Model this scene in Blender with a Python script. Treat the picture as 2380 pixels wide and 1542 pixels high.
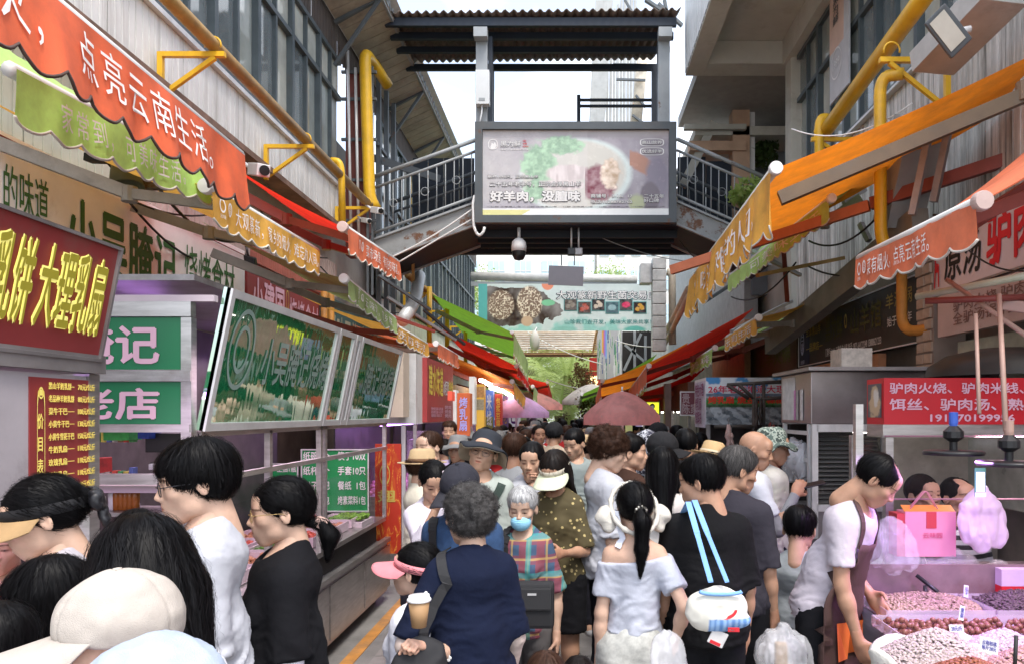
import bpy, bmesh, math, random
import numpy as np
from mathutils import Vector, Matrix, bvhtree
random.seed(7)
rng = np.random.default_rng(11)
for _o in list(bpy.data.objects): bpy.data.objects.remove(_o)
scene = bpy.context.scene
COL = scene.collection
# ---------------------------------------------------------------- camera, light, exposure
CAMH = 1.85
F = 1714.0            # focal length in units of a 2380 pixel wide picture
CX, CY = 1330.0, 960.0
cd = bpy.data.cameras.new('camera'); cam = bpy.data.objects.new('camera', cd); COL.objects.link(cam)
cam.location = (0, 0, CAMH); cam.rotation_euler = (math.radians(90), 0, 0)
cd.sensor_width = 36; cd.lens = 36*F/2380; cd.shift_x = -140/2380; cd.shift_y = 189/2380
cd.clip_start = 0.05; cd.clip_end = 600
scene.camera = cam
def P(px, py, Y):
 """a point Y metres down the street, measured off the photograph"""
 return Vector(((px-CX)/F*Y, Y, CAMH-(py-CY)/F*Y))
SUN_EL, SUN_AZ = math.radians(62), math.radians(150)
world = bpy.data.worlds.new('World'); scene.world = world; world.use_nodes = True
wn = world.node_tree.nodes; wl = world.node_tree.links; wn.clear()
wo = wn.new('ShaderNodeOutputWorld'); bg = wn.new('ShaderNodeBackground')
sky = wn.new('ShaderNodeTexSky'); sky.sky_type = 'NISHITA'; sky.sun_disc = False
sky.sun_elevation = SUN_EL; sky.sun_rotation = SUN_AZ; sky.air_density = 1.0; sky.dust_density = 2.5
tc = wn.new('ShaderNodeTexCoord'); nz = wn.new('ShaderNodeTexNoise'); nz.inputs['Scale'].default_value = 2.6
nz.inputs['Detail'].default_value = 6; nz.inputs['Roughness'].default_value = .5
mp = wn.new('ShaderNodeMapping'); mp.inputs['Scale'].default_value = (1, 1, 2.2)
rp = wn.new('ShaderNodeValToRGB'); rp.color_ramp.elements[0].position = .47; rp.color_ramp.elements[1].position = .74
rp.color_ramp.elements[0].color = (.16, .16, .16, 1); rp.color_ramp.elements[1].color = (1, 1, 1, 1)
mx = wn.new('ShaderNodeMix'); mx.data_type = 'RGBA'; mx.inputs['B'].default_value = (10.3, 10.5, 10.7, 1)
wl.new(tc.outputs['Generated'], mp.inputs['Vector']); wl.new(mp.outputs['Vector'], nz.inputs['Vector'])
wl.new(nz.outputs['Fac'], rp.inputs['Fac']); wl.new(rp.outputs['Color'], mx.inputs['Factor'])
wl.new(sky.outputs['Color'], mx.inputs['A']); wl.new(mx.outputs['Result'], bg.inputs['Color'])
bg.inputs['Strength'].default_value = .145
wl.new(bg.outputs['Background'], wo.inputs['Surface'])
sl = bpy.data.lights.new('sun', 'SUN'); sun = bpy.data.objects.new('sun', sl); COL.objects.link(sun)
sl.energy = 1.15; sl.angle = math.radians(14); sl.color = (1, .96, .9)
sun.rotation_euler = (math.radians(90)-SUN_EL, 0, math.pi-SUN_AZ)
scene.view_settings.view_transform = 'Standard'; scene.view_settings.look = 'None'
scene.view_settings.exposure = 1.28; scene.view_settings.gamma = 1
scene.cycles.max_bounces = 7; scene.cycles.transparent_max_bounces = 24
scene.cycles.diffuse_bounces = 4; scene.cycles.glossy_bounces = 3; scene.cycles.transmission_bounces = 5
# ---------------------------------------------------------------- object helpers
def tag(o, label=None, cat=None, group=None, kind=None):
 if label: o['label'] = label
 if cat: o['category'] = cat
 if group: o['group'] = group
 if kind: o['kind'] = kind
 return o
def empty(name, loc=(0, 0, 0), rz=0, label=None, cat=None, group=None, kind=None, parent=None):
 o = bpy.data.objects.new(name, None); COL.objects.link(o); o.location = loc; o.rotation_euler = (0, 0, rz)
 o.empty_display_size = .1
 if parent: o.parent = parent
 return tag(o, label, cat, group, kind)
def link(name, me, m=None, parent=None, color=None):
 o = bpy.data.objects.new(name, me); COL.objects.link(o)
 if m is not None and len(me.materials) == 0: me.materials.append(m)
 if parent: o.parent = parent
 if color is not None: o.color = (*color[:3], 1)
 return o
# ---------------------------------------------------------------- materials
def nd(nt, t, **k):
 n = nt.nodes.new(t)
 for a, v in k.items():
  if a in n.inputs: n.inputs[a].default_value = v
  else: setattr(n, a, v)
 return n
_mc = {}
def mat(name, col=(.5, .5, .5), rough=.6, metal=0., var=.12, scale=6., bump=0., bscale=60., dirt=0., dirtcol=(.12, .10, .08),
  stretch=(1, 1, 1), alpha=1., emit=0., spec=.5, trans=0., objcol=False, vcol=False, sheen=0., sss=0., ior=1.45, streak=0., emitcol=None, uvless=True, rust=0., aniso=0.):
 if name in _mc: return _mc[name]
 m = bpy.data.materials.new(name); m.use_nodes = True; nt = m.node_tree; L = nt.links
 b = nt.nodes['Principled BSDF']
 t = nd(nt, 'ShaderNodeTexCoord'); mpn = nd(nt, 'ShaderNodeMapping'); mpn.inputs['Scale'].default_value = stretch
 L.new(t.outputs['Object'], mpn.inputs['Vector'])
 n1 = nd(nt, 'ShaderNodeTexNoise', Scale=scale, Detail=5., Roughness=.6); L.new(mpn.outputs[0], n1.inputs['Vector'])
 base = nd(nt, 'ShaderNodeRGB'); base.outputs[0].default_value = (*col, 1)
 src = base.outputs[0]
 if objcol:
  oi = nd(nt, 'ShaderNodeObjectInfo'); src = oi.outputs['Color']
 if vcol:
  at = nd(nt, 'ShaderNodeAttribute', attribute_name='Col')
  if objcol:
   mm = nd(nt, 'ShaderNodeMix', data_type='RGBA', blend_type='MULTIPLY'); mm.inputs['Factor'].default_value = 1
   L.new(src, mm.inputs['A']); L.new(at.outputs['Color'], mm.inputs['B']); src = mm.outputs['Result']
  else: src = at.outputs['Color']
 if var > 0:
  mr = nd(nt, 'ShaderNodeMapRange'); mr.inputs['From Min'].default_value = .3; mr.inputs['From Max'].default_value = .7
  mr.inputs['To Min'].default_value = 1-var; mr.inputs['To Max'].default_value = 1+var*.6
  L.new(n1.outputs['Fac'], mr.inputs['Value'])
  vm = nd(nt, 'ShaderNodeVectorMath', operation='SCALE'); L.new(src, vm.inputs[0]); L.new(mr.outputs[0], vm.inputs['Scale']); src = vm.outputs[0]
 if dirt > 0 or streak > 0:
  n2 = nd(nt, 'ShaderNodeTexNoise', Scale=scale*.45, Detail=9., Roughness=.72)
  mp2 = nd(nt, 'ShaderNodeMapping'); mp2.inputs['Scale'].default_value = (6, 6, .35) if streak > 0 else (1, 1, 1)
  L.new(t.outputs['Object'], mp2.inputs['Vector']); L.new(mp2.outputs[0], n2.inputs['Vector'])
  amt = max(dirt, streak)
  r2 = nd(nt, 'ShaderNodeMapRange'); r2.inputs['From Min'].default_value = .62-.22*amt; r2.inputs['From Max'].default_value = .78-.1*amt
  r2.inputs['To Max'].default_value = min(1, .35+amt*.6)
  L.new(n2.outputs['Fac'], r2.inputs['Value'])
  dm = nd(nt, 'ShaderNodeMix', data_type='RGBA'); dm.inputs['B'].default_value = (*dirtcol, 1)
  L.new(r2.outputs[0], dm.inputs['Factor']); L.new(src, dm.inputs['A']); src = dm.outputs['Result']
 if rust > 0:
  n3 = nd(nt, 'ShaderNodeTexNoise', Scale=scale*.8, Detail=10., Roughness=.7)
  L.new(t.outputs['Object'], n3.inputs['Vector'])
  r3 = nd(nt, 'ShaderNodeMapRange'); r3.inputs['From Min'].default_value = .68-.2*rust; r3.inputs['From Max'].default_value = .74-.2*rust
  L.new(n3.outputs['Fac'], r3.inputs['Value'])
  dm = nd(nt, 'ShaderNodeMix', data_type='RGBA'); dm.inputs['B'].default_value = (.13, .055, .025, 1)
  L.new(r3.outputs[0], dm.inputs['Factor']); L.new(src, dm.inputs['A']); src = dm.outputs['Result']
 L.new(src, b.inputs['Base Color'])
 rr = nd(nt, 'ShaderNodeMapRange'); rr.inputs['To Min'].default_value = max(0, rough-.1); rr.inputs['To Max'].default_value = min(1, rough+.12)
 L.new(n1.outputs['Fac'], rr.inputs['Value'])
 if rough > .12: L.new(rr.outputs[0], b.inputs['Roughness'])
 else: b.inputs['Roughness'].default_value = rough
 b.inputs['Metallic'].default_value = metal; b.inputs['Specular IOR Level'].default_value = spec
 b.inputs['IOR'].default_value = ior
 b.inputs['Alpha'].default_value = alpha; b.inputs['Transmission Weight'].default_value = trans
 b.inputs['Sheen Weight'].default_value = sheen
 if sss > 0:
  b.inputs['Subsurface Weight'].default_value = sss; b.inputs['Subsurface Radius'].default_value = (1, .35, .2); b.inputs['Subsurface Scale'].default_value = .008
 if emit > 0:
  b.inputs['Emission Strength'].default_value = emit
  if emitcol: b.inputs['Emission Color'].default_value = (*emitcol, 1)
  else: L.new(src, b.inputs['Emission Color'])
 if aniso > 0: b.inputs['Anisotropic'].default_value = aniso
 if bump > 0:
  n4 = nd(nt, 'ShaderNodeTexNoise', Scale=bscale, Detail=4.); L.new(mpn.outputs[0], n4.inputs['Vector'])
  bp = nd(nt, 'ShaderNodeBump', Strength=bump, Distance=.01); L.new(n4.outputs['Fac'], bp.inputs['Height']); L.new(bp.outputs[0], b.inputs['Normal'])
 _mc[name] = m; return m
# ---------------------------------------------------------------- noise on arrays
def _hash(i, j, k, s):
 h = (i*374761393 + j*668265263 + k*2147483647 + s*1274126177) & 0x7fffffff
 h = ((h ^ (h >> 13)) * 1274126177) & 0x7fffffff
 return ((h ^ (h >> 16)) & 0xffff)/65535.0
def vnoise(p, s=0):
 p = np.asarray(p, float); i = np.floor(p).astype(np.int64); f = p-i; f = f*f*(3-2*f); r = 0
 for dx in (0, 1):
  wx = f[:, 0] if dx else 1-f[:, 0]
  for dy in (0, 1):
   wy = f[:, 1] if dy else 1-f[:, 1]
   for dz in (0, 1):
    wz = f[:, 2] if dz else 1-f[:, 2]
    r = r + wx*wy*wz*_hash(i[:, 0]+dx, i[:, 1]+dy, i[:, 2]+dz, s)
 return r*2-1
def fbm(p, o=3, s=0):
 r = 0; a = 1.; p = np.asarray(p, float)
 for q in range(o): r = r + a*vnoise(p*2**q, s+q); a *= .5
 return r
# ---------------------------------------------------------------- implicit surfaces
def rotx(a): c, s = math.cos(a), math.sin(a); return np.array([[1, 0, 0], [0, c, -s], [0, s, c]])
def roty(a): c, s = math.cos(a), math.sin(a); return np.array([[c, 0, s], [0, 1, 0], [-s, 0, c]])
def rotz(a): c, s = math.cos(a), math.sin(a); return np.array([[c, -s, 0], [s, c, 0], [0, 0, 1]])
def cone(a, b, ra, rb, k=.02, op='u', flat=False, fs=None): return dict(t='c', a=np.array(a, float), b=np.array(b, float), ra=ra, rb=rb, k=k, op=op, flat=flat)
def ell(c, r, k=.02, op='u', R=None): return dict(t='e', a=np.array(c, float), r=np.array(r, float), k=k, op=op, R=R)
def plane(c, n, k=.004): return dict(t='p', a=np.array(c, float), n=np.array(n, float)/np.linalg.norm(n), k=k, op='i')
def isosurf(prims, h, lo=None, hi=None, pad=.03):
 if lo is None:
  ls, hs = [], []
  for q in prims:
   if q['op'] != 'u': continue
   if q['t'] == 'c':
    r = max(q['ra'], q['rb']); ls += [q['a']-r, q['b']-r]; hs += [q['a']+r, q['b']+r]
   else:
    r = q['r'] if q['R'] is None else np.full(3, q['r'].max()); ls.append(q['a']-r); hs.append(q['a']+r)
  lo = np.min(ls, 0)-pad; hi = np.max(hs, 0)+pad
 lo = np.array(lo, float); hi = np.array(hi, float)
 n = np.ceil((hi-lo)/h).astype(int)+1
 G = np.full(n, .5, np.float32)
 ax = [lo[d]+np.arange(n[d])*h for d in range(3)]
 for q in prims:
  k = q['k']
  if q['t'] == 'c':
   r = max(q['ra'], q['rb'])+k+2*h; a = np.minimum(q['a'], q['b'])-r; b = np.maximum(q['a'], q['b'])+r
  elif q['t'] == 'e':
   r = (q['r'] if q['R'] is None else np.full(3, q['r'].max()))+k+2*h; a = q['a']-r; b = q['a']+r
  else: a, b = lo, hi
  i0 = np.clip(np.floor((a-lo)/h).astype(int), 0, n); i1 = np.clip(np.ceil((b-lo)/h).astype(int)+1, 0, n)
  if (i1 <= i0).any(): continue
  sl_ = tuple(slice(i0[d], i1[d]) for d in range(3))
  X = ax[0][sl_[0]][:, None, None]; Y = ax[1][sl_[1]][None, :, None]; Z = ax[2][sl_[2]][None, None, :]
  x, y, z = X-q['a'][0], Y-q['a'][1], Z-q['a'][2]
  if q['t'] == 'c':
   ba = q['b']-q['a']; L2 = max(ba@ba, 1e-9); t0 = (x*ba[0]+y*ba[1]+z*ba[2])/L2; t = np.clip(t0, 0, 1)
   d = np.sqrt((x-t*ba[0])**2+(y-t*ba[1])**2+(z-t*ba[2])**2)-(q['ra']+(q['rb']-q['ra'])*t)
   if q['flat']: d = np.maximum(d, (t0-1)*math.sqrt(L2))
  elif q['t'] == 'e':
   if q['R'] is not None:
    R = q['R']; x, y, z = (x*R[0, 0]+y*R[1, 0]+z*R[2, 0]), (x*R[0, 1]+y*R[1, 1]+z*R[2, 1]), (x*R[0, 2]+y*R[1, 2]+z*R[2, 2])
   r = q['r']; k0 = np.sqrt((x/r[0])**2+(y/r[1])**2+(z/r[2])**2); k1 = np.sqrt((x/r[0]**2)**2+(y/r[1]**2)**2+(z/r[2]**2)**2)+1e-9
   d = k0*(k0-1)/k1
  else: d = x*q['n'][0]+y*q['n'][1]+z*q['n'][2]
  g = G[sl_]
  if q['op'] == 'u':
   hh = np.maximum(k-np.abs(g-d), 0)/k; G[sl_] = np.minimum(g, d)-hh*hh*k*.25
  elif q['op'] == 's':
   d = -d; hh = np.maximum(k-np.abs(g-d), 0)/k; G[sl_] = np.maximum(g, d)+hh*hh*k*.25
  else:
   hh = np.maximum(k-np.abs(g-d), 0)/k; G[sl_] = np.maximum(g, d)+hh*hh*k*.25
 G[0] = G[-1] = .5; G[:, 0] = G[:, -1] = .5; G[:, :, 0] = G[:, :, -1] = .5
 return nets(G, lo, h)
def nets(G, lo, h):
 S = G < 0; c = S[:-1, :-1, :-1].astype(np.int8)
 tot = sum(S[a:S.shape[0]-1+a, b:S.shape[1]-1+b, d:S.shape[2]-1+d].astype(np.int8) for a in (0, 1) for b in (0, 1) for d in (0, 1))
 act = (tot > 0) & (tot < 8)
 I = np.argwhere(act); vid = np.full(act.shape, -1, np.int64); vid[act] = np.arange(len(I))
 acc = np.zeros((len(I), 3)); cnt = np.zeros(len(I))
 cs = [(a, b, d) for a in (0, 1) for b in (0, 1) for d in (0, 1)]
 val = {q: G[I[:, 0]+q[0], I[:, 1]+q[1], I[:, 2]+q[2]] for q in cs}
 for q in cs:
  for d in range(3):
   if q[d] == 1: continue
   q2 = list(q); q2[d] = 1; q2 = tuple(q2)
   v0, v1 = val[q], val[q2]; m = (v0 < 0) != (v1 < 0)
   t = v0[m]/(v0[m]-v1[m]); pt = np.tile(np.array(q, float), (m.sum(), 1)); pt[:, d] = t
   acc[m] += pt; cnt[m] += 1
 V = lo+(I+acc/cnt[:, None])*h
 faces = []
 for d in range(3):
  e1, e2 = [(1, 2), (2, 0), (0, 1)][d]
  A = np.moveaxis(S, (d, e1, e2), (0, 1, 2)); Vd = np.moveaxis(vid, (d, e1, e2), (0, 1, 2))
  ch = A[:-1, 1:-1, 1:-1] != A[1:, 1:-1, 1:-1]; J = np.argwhere(ch); sgn = A[:-1, 1:-1, 1:-1][ch]
  a, b, c_ = J[:, 0], J[:, 1], J[:, 2]
  q = np.stack([Vd[a, b, c_], Vd[a, b+1, c_], Vd[a, b+1, c_+1], Vd[a, b, c_+1]], 1)
  q[~sgn] = q[~sgn][:, ::-1]; faces.append(q)
 return V, np.concatenate(faces)
def vnormals(V, Fc):
 a, b, c, d = (V[Fc[:, i]] for i in range(4)); n = np.cross(c-a, d-b); N = np.zeros_like(V)
 for i in range(4): np.add.at(N, Fc[:, i], n)
 return N/(np.linalg.norm(N, axis=1)[:, None]+1e-12)
def relax(V, Fc, it=1, w=.5):
 for _ in range(it):
  A = np.zeros_like(V); C = np.zeros(len(V))
  for i, j in ((0, 1), (1, 2), (2, 3), (3, 0)):
   np.add.at(A, Fc[:, i], V[Fc[:, j]]); np.add.at(A, Fc[:, j], V[Fc[:, i]]); np.add.at(C, Fc[:, i], 1); np.add.at(C, Fc[:, j], 1)
  V = V*(1-w)+w*A/C[:, None]
 return V
def mesh_np(name, V, Fc, cols=None, smooth=True):
 me = bpy.data.meshes.new(name)
 Fc = np.asarray(Fc); nf, nv = Fc.shape
 me.vertices.add(len(V)); me.vertices.foreach_set('co', np.asarray(V, np.float32).ravel())
 me.loops.add(nf*nv); me.loops.foreach_set('vertex_index', Fc.astype(np.int32).ravel())
 me.polygons.add(nf); me.polygons.foreach_set('loop_start', np.arange(0, nf*nv, nv, dtype=np.int32))
 try: me.polygons.foreach_set('loop_total', np.full(nf, nv, np.int32))
 except Exception: pass
 me.polygons.foreach_set('use_smooth', np.full(nf, smooth))
 me.update(calc_edges=True)
 if cols is not None:
  at = me.color_attributes.new('Col', 'FLOAT_COLOR', 'POINT')
  c4 = np.ones((len(V), 4), np.float32); c4[:, :3] = cols; at.data.foreach_set('color', c4.ravel())
 return me
# ---------------------------------------------------------------- people
M_SKIN = mat('skin', var=.16, scale=14, rough=.52, objcol=True, vcol=True, sss=.05, bump=.12, bscale=300)
M_HAIR = mat('hair', var=.25, scale=20, rough=.45, objcol=True, vcol=True, stretch=(3, 3, 1), spec=.13)
M_CLOTH = mat('cloth', var=.09, scale=9, rough=.9, objcol=True, bump=.55, bscale=17, spec=.2)
M_DENIM = mat('denim', var=.25, scale=40, rough=.9, objcol=True, bump=.3, bscale=500)
M_HAT = mat('hat_cloth', var=.1, scale=20, rough=.85, objcol=True, bump=.3, bscale=500)
M_EYEW = mat('eye_white', (.62, .6, .58), rough=.2, var=0); M_IRIS = mat('iris', (.02, .012, .008), rough=.1, var=0)
M_BLACK = mat('black_plastic', (.015, .015, .017), rough=.35, var=.1); M_LENS = mat('lens', (.05, .05, .06), rough=.03, var=0, alpha=.10)
M_SHOE = mat('shoe', rough=.6, objcol=True)
_heads = {}
def head_mesh(kind, h):
 key = (kind, h)
 if key in _heads: return _heads[key]
 fem = kind in ('f', 'of', 'g'); old = kind in ('o', 'of'); ch = kind in ('g',)
 jw = .036 if fem else .045
 pr = [ell((0, -.014, .028), (.077, .096, .088), .02),
   ell((0, .03, -.03), (.056 if fem else .059, .064, .078), .03),
   ell((0, .062, -.097), (.023 if fem else .029, .022, .02), .03),
   ell((jw, .012, -.066), (.017, .026, .02), .035), ell((-jw, .012, -.066), (.017, .026, .02), .035),
   ell((.043, .058, -.02), (.02, .02, .018), .03), ell((-.043, .058, -.02), (.02, .02, .018), .03),
   cone((-.036, .076, .021), (.036, .076, .021), .011, .011, .02),
   ell((0, .07, .05), (.05, .022, .03), .03),
   ell((0, .077, -.058), (.028, .02, .026), .025),
   ell((.031, .0995, .0), (.017, .013, .011), .012, 's'), ell((-.031, .0995, .0), (.017, .013, .011), .012, 's'),
   ell((.031, .0765, -.001), (.0145, .014, .0125), .008), ell((-.031, .0765, -.001), (.0145, .014, .0125), .008),
   cone((0, .086, .012), (0, .106, -.028), .006, .0105, .012),
   ell((.012, .098, -.033), (.0085, .010, .0075), .007), ell((-.012, .098, -.033), (.0085, .010, .0075), .007),
   cone((-.019, .0915, -.0575), (.019, .0915, -.0575), .003, .003, .006), ell((0, .0955, -.0565), (.015, .006, .0048), .006),
   ell((0, .094, -.0685), (.017, .0075, .0062), .006),
   ell((0, .105, -.0625), (.024, .012, .0012), .003, 's'),
   ell((.031, .094, -.0005), (.0125, .008, .0032), .002, 's'), ell((-.031, .094, -.0005), (.0125, .008, .0032), .002, 's')]
 for s in (1, -1):
  R = rotz(s*.42)@rotx(-.15)
  pr += [ell((s*.08, -.012, -.006), (.006, .019, .031), .007, 'u', R), ell((s*.088, -.009, -.002), (.006, .010, .018), .005, 's', R),
    ell((s*.078, -.002, -.012), (.006, .006, .009), .004, 'u', R)]
 pr += [cone((0, -.034, -.05), (0, -.052, -.185), .045 if fem else .051, .05 if fem else .058, .022)]
 if old: pr += [ell((0, .104, -.047), (.04, .006, .004), .012, 's'), ell((.05, .05, -.05), (.012, .02, .016), .02, 's'), ell((-.05, .05, -.05), (.012, .02, .016), .02, 's')]
 V, Fc = isosurf(pr, h)
 V = relax(V, Fc, 1, .35)
 N = vnormals(V, Fc); x, y, z = V.T
 C = np.ones((len(V), 3))
 def blend(m, col):
  m = np.clip(m, 0, 1)[:, None]; C[:] = C*(1-m)+np.array(col)*m
 if fem: lipc = (.88, .5, .46)
 else: lipc = (.82, .55, .5)
 lip = 1-np.sqrt((x/.021)**2+((z+.0625-x*x*5)/.0105)**2); blend(lip*4*(y > .08), lipc)
 blend((1-np.abs(z+.0625)/.0016)*(np.abs(x) < .021)*(y > .08), (.45, .2, .18))
 for s in (1, -1):
  bz = .0205+.004*np.cos((x-s*.033)*60)+(x*s-.03)*.03
  blend((1-np.abs(z-bz)/.0042)*2*(np.abs(x*s-.034) < .021)*(y > .05), (.22, .17, .15))
  d = np.sqrt(((x-s*.031)/.0155)**2+((z+.0003)/.0052)**2); blend((1.25-d)*2.2*(y > .06), (.28, .2, .18))
  blend((.6-((x-s*.045)**2+(y-.07)**2+(z+.03)**2)/.0006)*.5, (1.0, .84, .8))
  blend((1-np.sqrt(((x-s*.007)/.0045)**2+((z+.041)/.003)**2))*3*(y > .09), (.3, .16, .14))
 _heads[key] = (V, Fc, C); return _heads[key]
_hands = {}
def hand_mesh(curl, h):
 key = (curl, h)
 if key in _hands: return _hands[key]
 # wrist at origin, fingers toward +Z, palm faces +Y, thumb on +X
 pr = [cone((0, 0, -.04), (0, 0, .015), .026, .027, .02), ell((0, .0, .05), (.04, .0165, .05), .02)]
 L = [(.028, .034, .024, .02), (.009, .038, .027, .021), (-.011, .035, .025, .02), (-.029, .027, .02, .018)]
 for i, (fx, a, b, c) in enumerate(L):
  p = np.array([fx, 0, .088-abs(i-1.2)*.004]); ang = .12
  r = .0088-.0008*(i == 3)
  for j, l in enumerate((a, b, c)):
   ang += curl*(.85, 1.15, .8)[j]*(1+.12*i)
   q = p+l*np.array([fx*.12, math.sin(ang), math.cos(ang)]); pr.append(cone(p, q, r, r*.92, .006)); p = q; r *= .92
 p = np.array([.028, .008, .02]); d1 = np.array([.75, .35+curl*.4, .6]); d1 /= np.linalg.norm(d1)
 q = p+d1*.038; pr.append(cone(p, q, .014, .0105, .012)); d2 = np.array([.35-curl*.4, .45+curl*.5, .75]); d2 /= np.linalg.norm(d2)
 s = q+d2*.03; pr.append(cone(q, s, .0105, .0095, .005)); d3 = np.array([.1-curl*.6, .55+curl*.3, .75]); d3 /= np.linalg.norm(d3)
 pr.append(cone(s, s+d3*.024, .0095, .008, .005))
 V, Fc = isosurf(pr, h); _hands[key] = (V, Fc); return _hands[key]
def nrm(v): v = np.array(v, float); return v/np.linalg.norm(v)
HAIRC = dict(black=(.0048, .0045, .005), dark=(.011, .008, .007), brown=(.045, .022, .014), gray=(.16, .155, .15), white=(.42, .42, .42), salt=(.07, .066, .064))
def hair_prims(style):
 cr = lambda a, b=.0, c=.0: ell((0, -.018+b, .034+c), (.077+a, .097+a, .088+a), .015)
 face = ell((0, .105, -.052), (.066, .075, .098), .012, 's')
 faceh = ell((0, .115, -.03), (.062, .06, .085), .012, 's')
 low = plane((0, 0, -.055), (0, -.35, -1)); ears = [ell((s*.085, .0, -.01), (.014, .024, .032), .01, 's') for s in (1, -1)]
 if style == 'short':
  return [cr(.005), ell((0, -.016, .058), (.085, .103, .078), .02), ell((0, .045, .073), (.055, .045, .035), .02), face]+ears+[plane((0, -.05, -.055), (0, .75, -1)),
    ell((.085, .012, -.06), (.03, .045, .06), .01, 's'), ell((-.085, .012, -.06), (.03, .045, .06), .01, 's')]
 if style == 'bowl':
  return [cr(.016, .0, .0), ell((0, .05, .058), (.062, .046, .04), .025), ell((0, -.05, -.01), (.07, .055, .05), .03), ell((0, .118, -.052), (.085, .085, .088), .012, 's'), ell((.085, .0, -.02), (.014, .024, .026), .01, 's'), ell((-.085, .0, -.02), (.014, .024, .026), .01, 's'),
    ell((.09, .022, -.045), (.03, .03, .05), .012, 's'), ell((-.09, .022, -.045), (.03, .03, .05), .012, 's'), plane((0, -.05, -.058), (0, .5, -1))]
 if style == 'buzz':
  return [cr(.005), face]+ears+[plane((0, -.05, -.05), (0, .8, -1)), ell((.085, .02, -.05), (.03, .05, .05), .01, 's'), ell((-.085, .02, -.05), (.03, .05, .05), .01, 's')]
 if style == 'balding':
  return [cr(.009), face]+ears+[plane((0, -.05, -.055), (0, .65, -1)), ell((0, .07, .12), (.05, .085, .05), .02, 's'),
    ell((.085, .02, -.05), (.03, .05, .05), .01, 's'), ell((-.085, .02, -.05), (.03, .05, .05), .01, 's')]
 if style == 'curly':
  r = np.random.default_rng(3); out = [cr(.022)]
  for i in range(70):
   d = r.normal(size=3); d[2] = abs(d[2])*.9-.15; d /= np.linalg.norm(d)
   out.append(ell(np.array((0, -.02, .04))+d*np.array((.09, .105, .1)), (.019, .019, .019), .006))
  return out+[ell((0, .115, -.06), (.066, .07, .09), .012, 's'), plane((0, -.05, -.06), (0, .65, -1)),
     ell((.1, .012, -.06), (.03, .04, .055), .01, 's'), ell((-.1, .012, -.06), (.03, .04, .055), .01, 's')]
 if style == 'perm':
  r = np.random.default_rng(5); out = [cr(.012), ell((0, -.05, -.02), (.072, .055, .055), .03)]
  for i in range(60):
   d = r.normal(size=3); d[1] -= .3; d /= np.linalg.norm(d)
   out.append(ell(np.array((0, -.025, .03))+d*np.array((.082, .10, .092)), (.018, .018, .015), .012))
  return out+[ell((0, .125, -.05), (.066, .075, .098), .012, 's'), plane((0, -.05, -.085), (0, .35, -1))]+[ell((s*.1, .02, -.04), (.025, .024, .045), .01, 's') for s in (1, -1)]
 if style == 'bob':
  return [cr(.016), ell((0, -.035, -.03), (.086, .075, .11), .03), cone((.07, .0, .03), (.082, .01, -.09), .022, .022, .03), cone((-.07, .0, .03), (-.082, .01, -.09), .022, .022, .03),
    ell((0, .07, .055), (.055, .03, .03), .02), ell((0, .12, -.075), (.062, .085, .095), .01, 's'), plane((0, 0, -.13), (0, 0, -1))]
 if style == 'long':
  return [cr(.015), ell((0, -.055, -.05), (.084, .06, .14), .03), cone((0, -.06, -.05), (0, -.085, -.3), .075, .06, .04), cone((.075, .0, .02), (.085, -.03, -.2), .022, .02, .03), cone((-.075, .0, .02), (-.085, -.03, -.2), .022, .02, .03),
    ell((0, .12, -.06), (.062, .07, .1), .01, 's')]
 if style == 'shoulder':   # flaring, swings out at the back
  return [cr(.022), ell((0, -.045, -.03), (.098, .075, .12), .03), cone((0, -.07, -.04), (0, -.15, -.22), .08, .055, .05), cone((.05, -.07, -.04), (.06, -.14, -.22), .06, .04, .05), cone((-.05, -.07, -.04), (-.06, -.14, -.22), .06, .04, .05),
    ell((0, .12, -.06), (.062, .075, .1), .01, 's')]
 if style in ('pony', 'lowpony', 'tied', 'bun'):
  out = [cr(.011), ell((0, .04, .06), (.05, .045, .03), .02), face]+ears+[plane((0, -.05, -.07), (0, .9, -1))]
  if style == 'pony': out += [ell((0, -.115, .01), (.02, .02, .02), .02), cone((0, -.125, .015), (0, -.16, -.04), .02, .034, .015), cone((0, -.16, -.04), (.0, -.15, -.17), .034, .03, .03), cone((0, -.15, -.17), (.0, -.13, -.30), .03, .01, .02)]
  if style == 'lowpony': out += [cone((0, -.10, -.05), (0, -.135, -.06), .02, .016, .02), cone((0, -.14, -.06), (0, -.165, -.11), .024, .034, .01), cone((0, -.165, -.11), (0, -.15, -.19), .03, .010, .02)]
  if style == 'bun': out += [ell((0, -.115, .02), (.04, .035, .04), .01)]
  return out
 return None
def hair_flow(style, p):
 c = np.array((0, -.03, .12))
 if style in ('pony',): t = np.array((0, -.12, .012)); m = p[1] < -.12; return nrm((0, -.02, -1)) if m else nrm(t-p)
 if style in ('lowpony', 'tied', 'bun'):
  t = np.array((0, -.12, -.055)); return nrm((0, -.03, -1)) if p[1] < -.13 else nrm(t-p)
 d = p-c; d[2] = -abs(d[2])*1.2-.035
 if style == 'shoulder' and p[2] < -.03: d = np.array((p[0]*1.2, -.35, -1.))
 if style in ('long', 'bob') and p[2] < .02: d = np.array((0, 0, -1.))
 return nrm(d)
_hairs = {}
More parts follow.
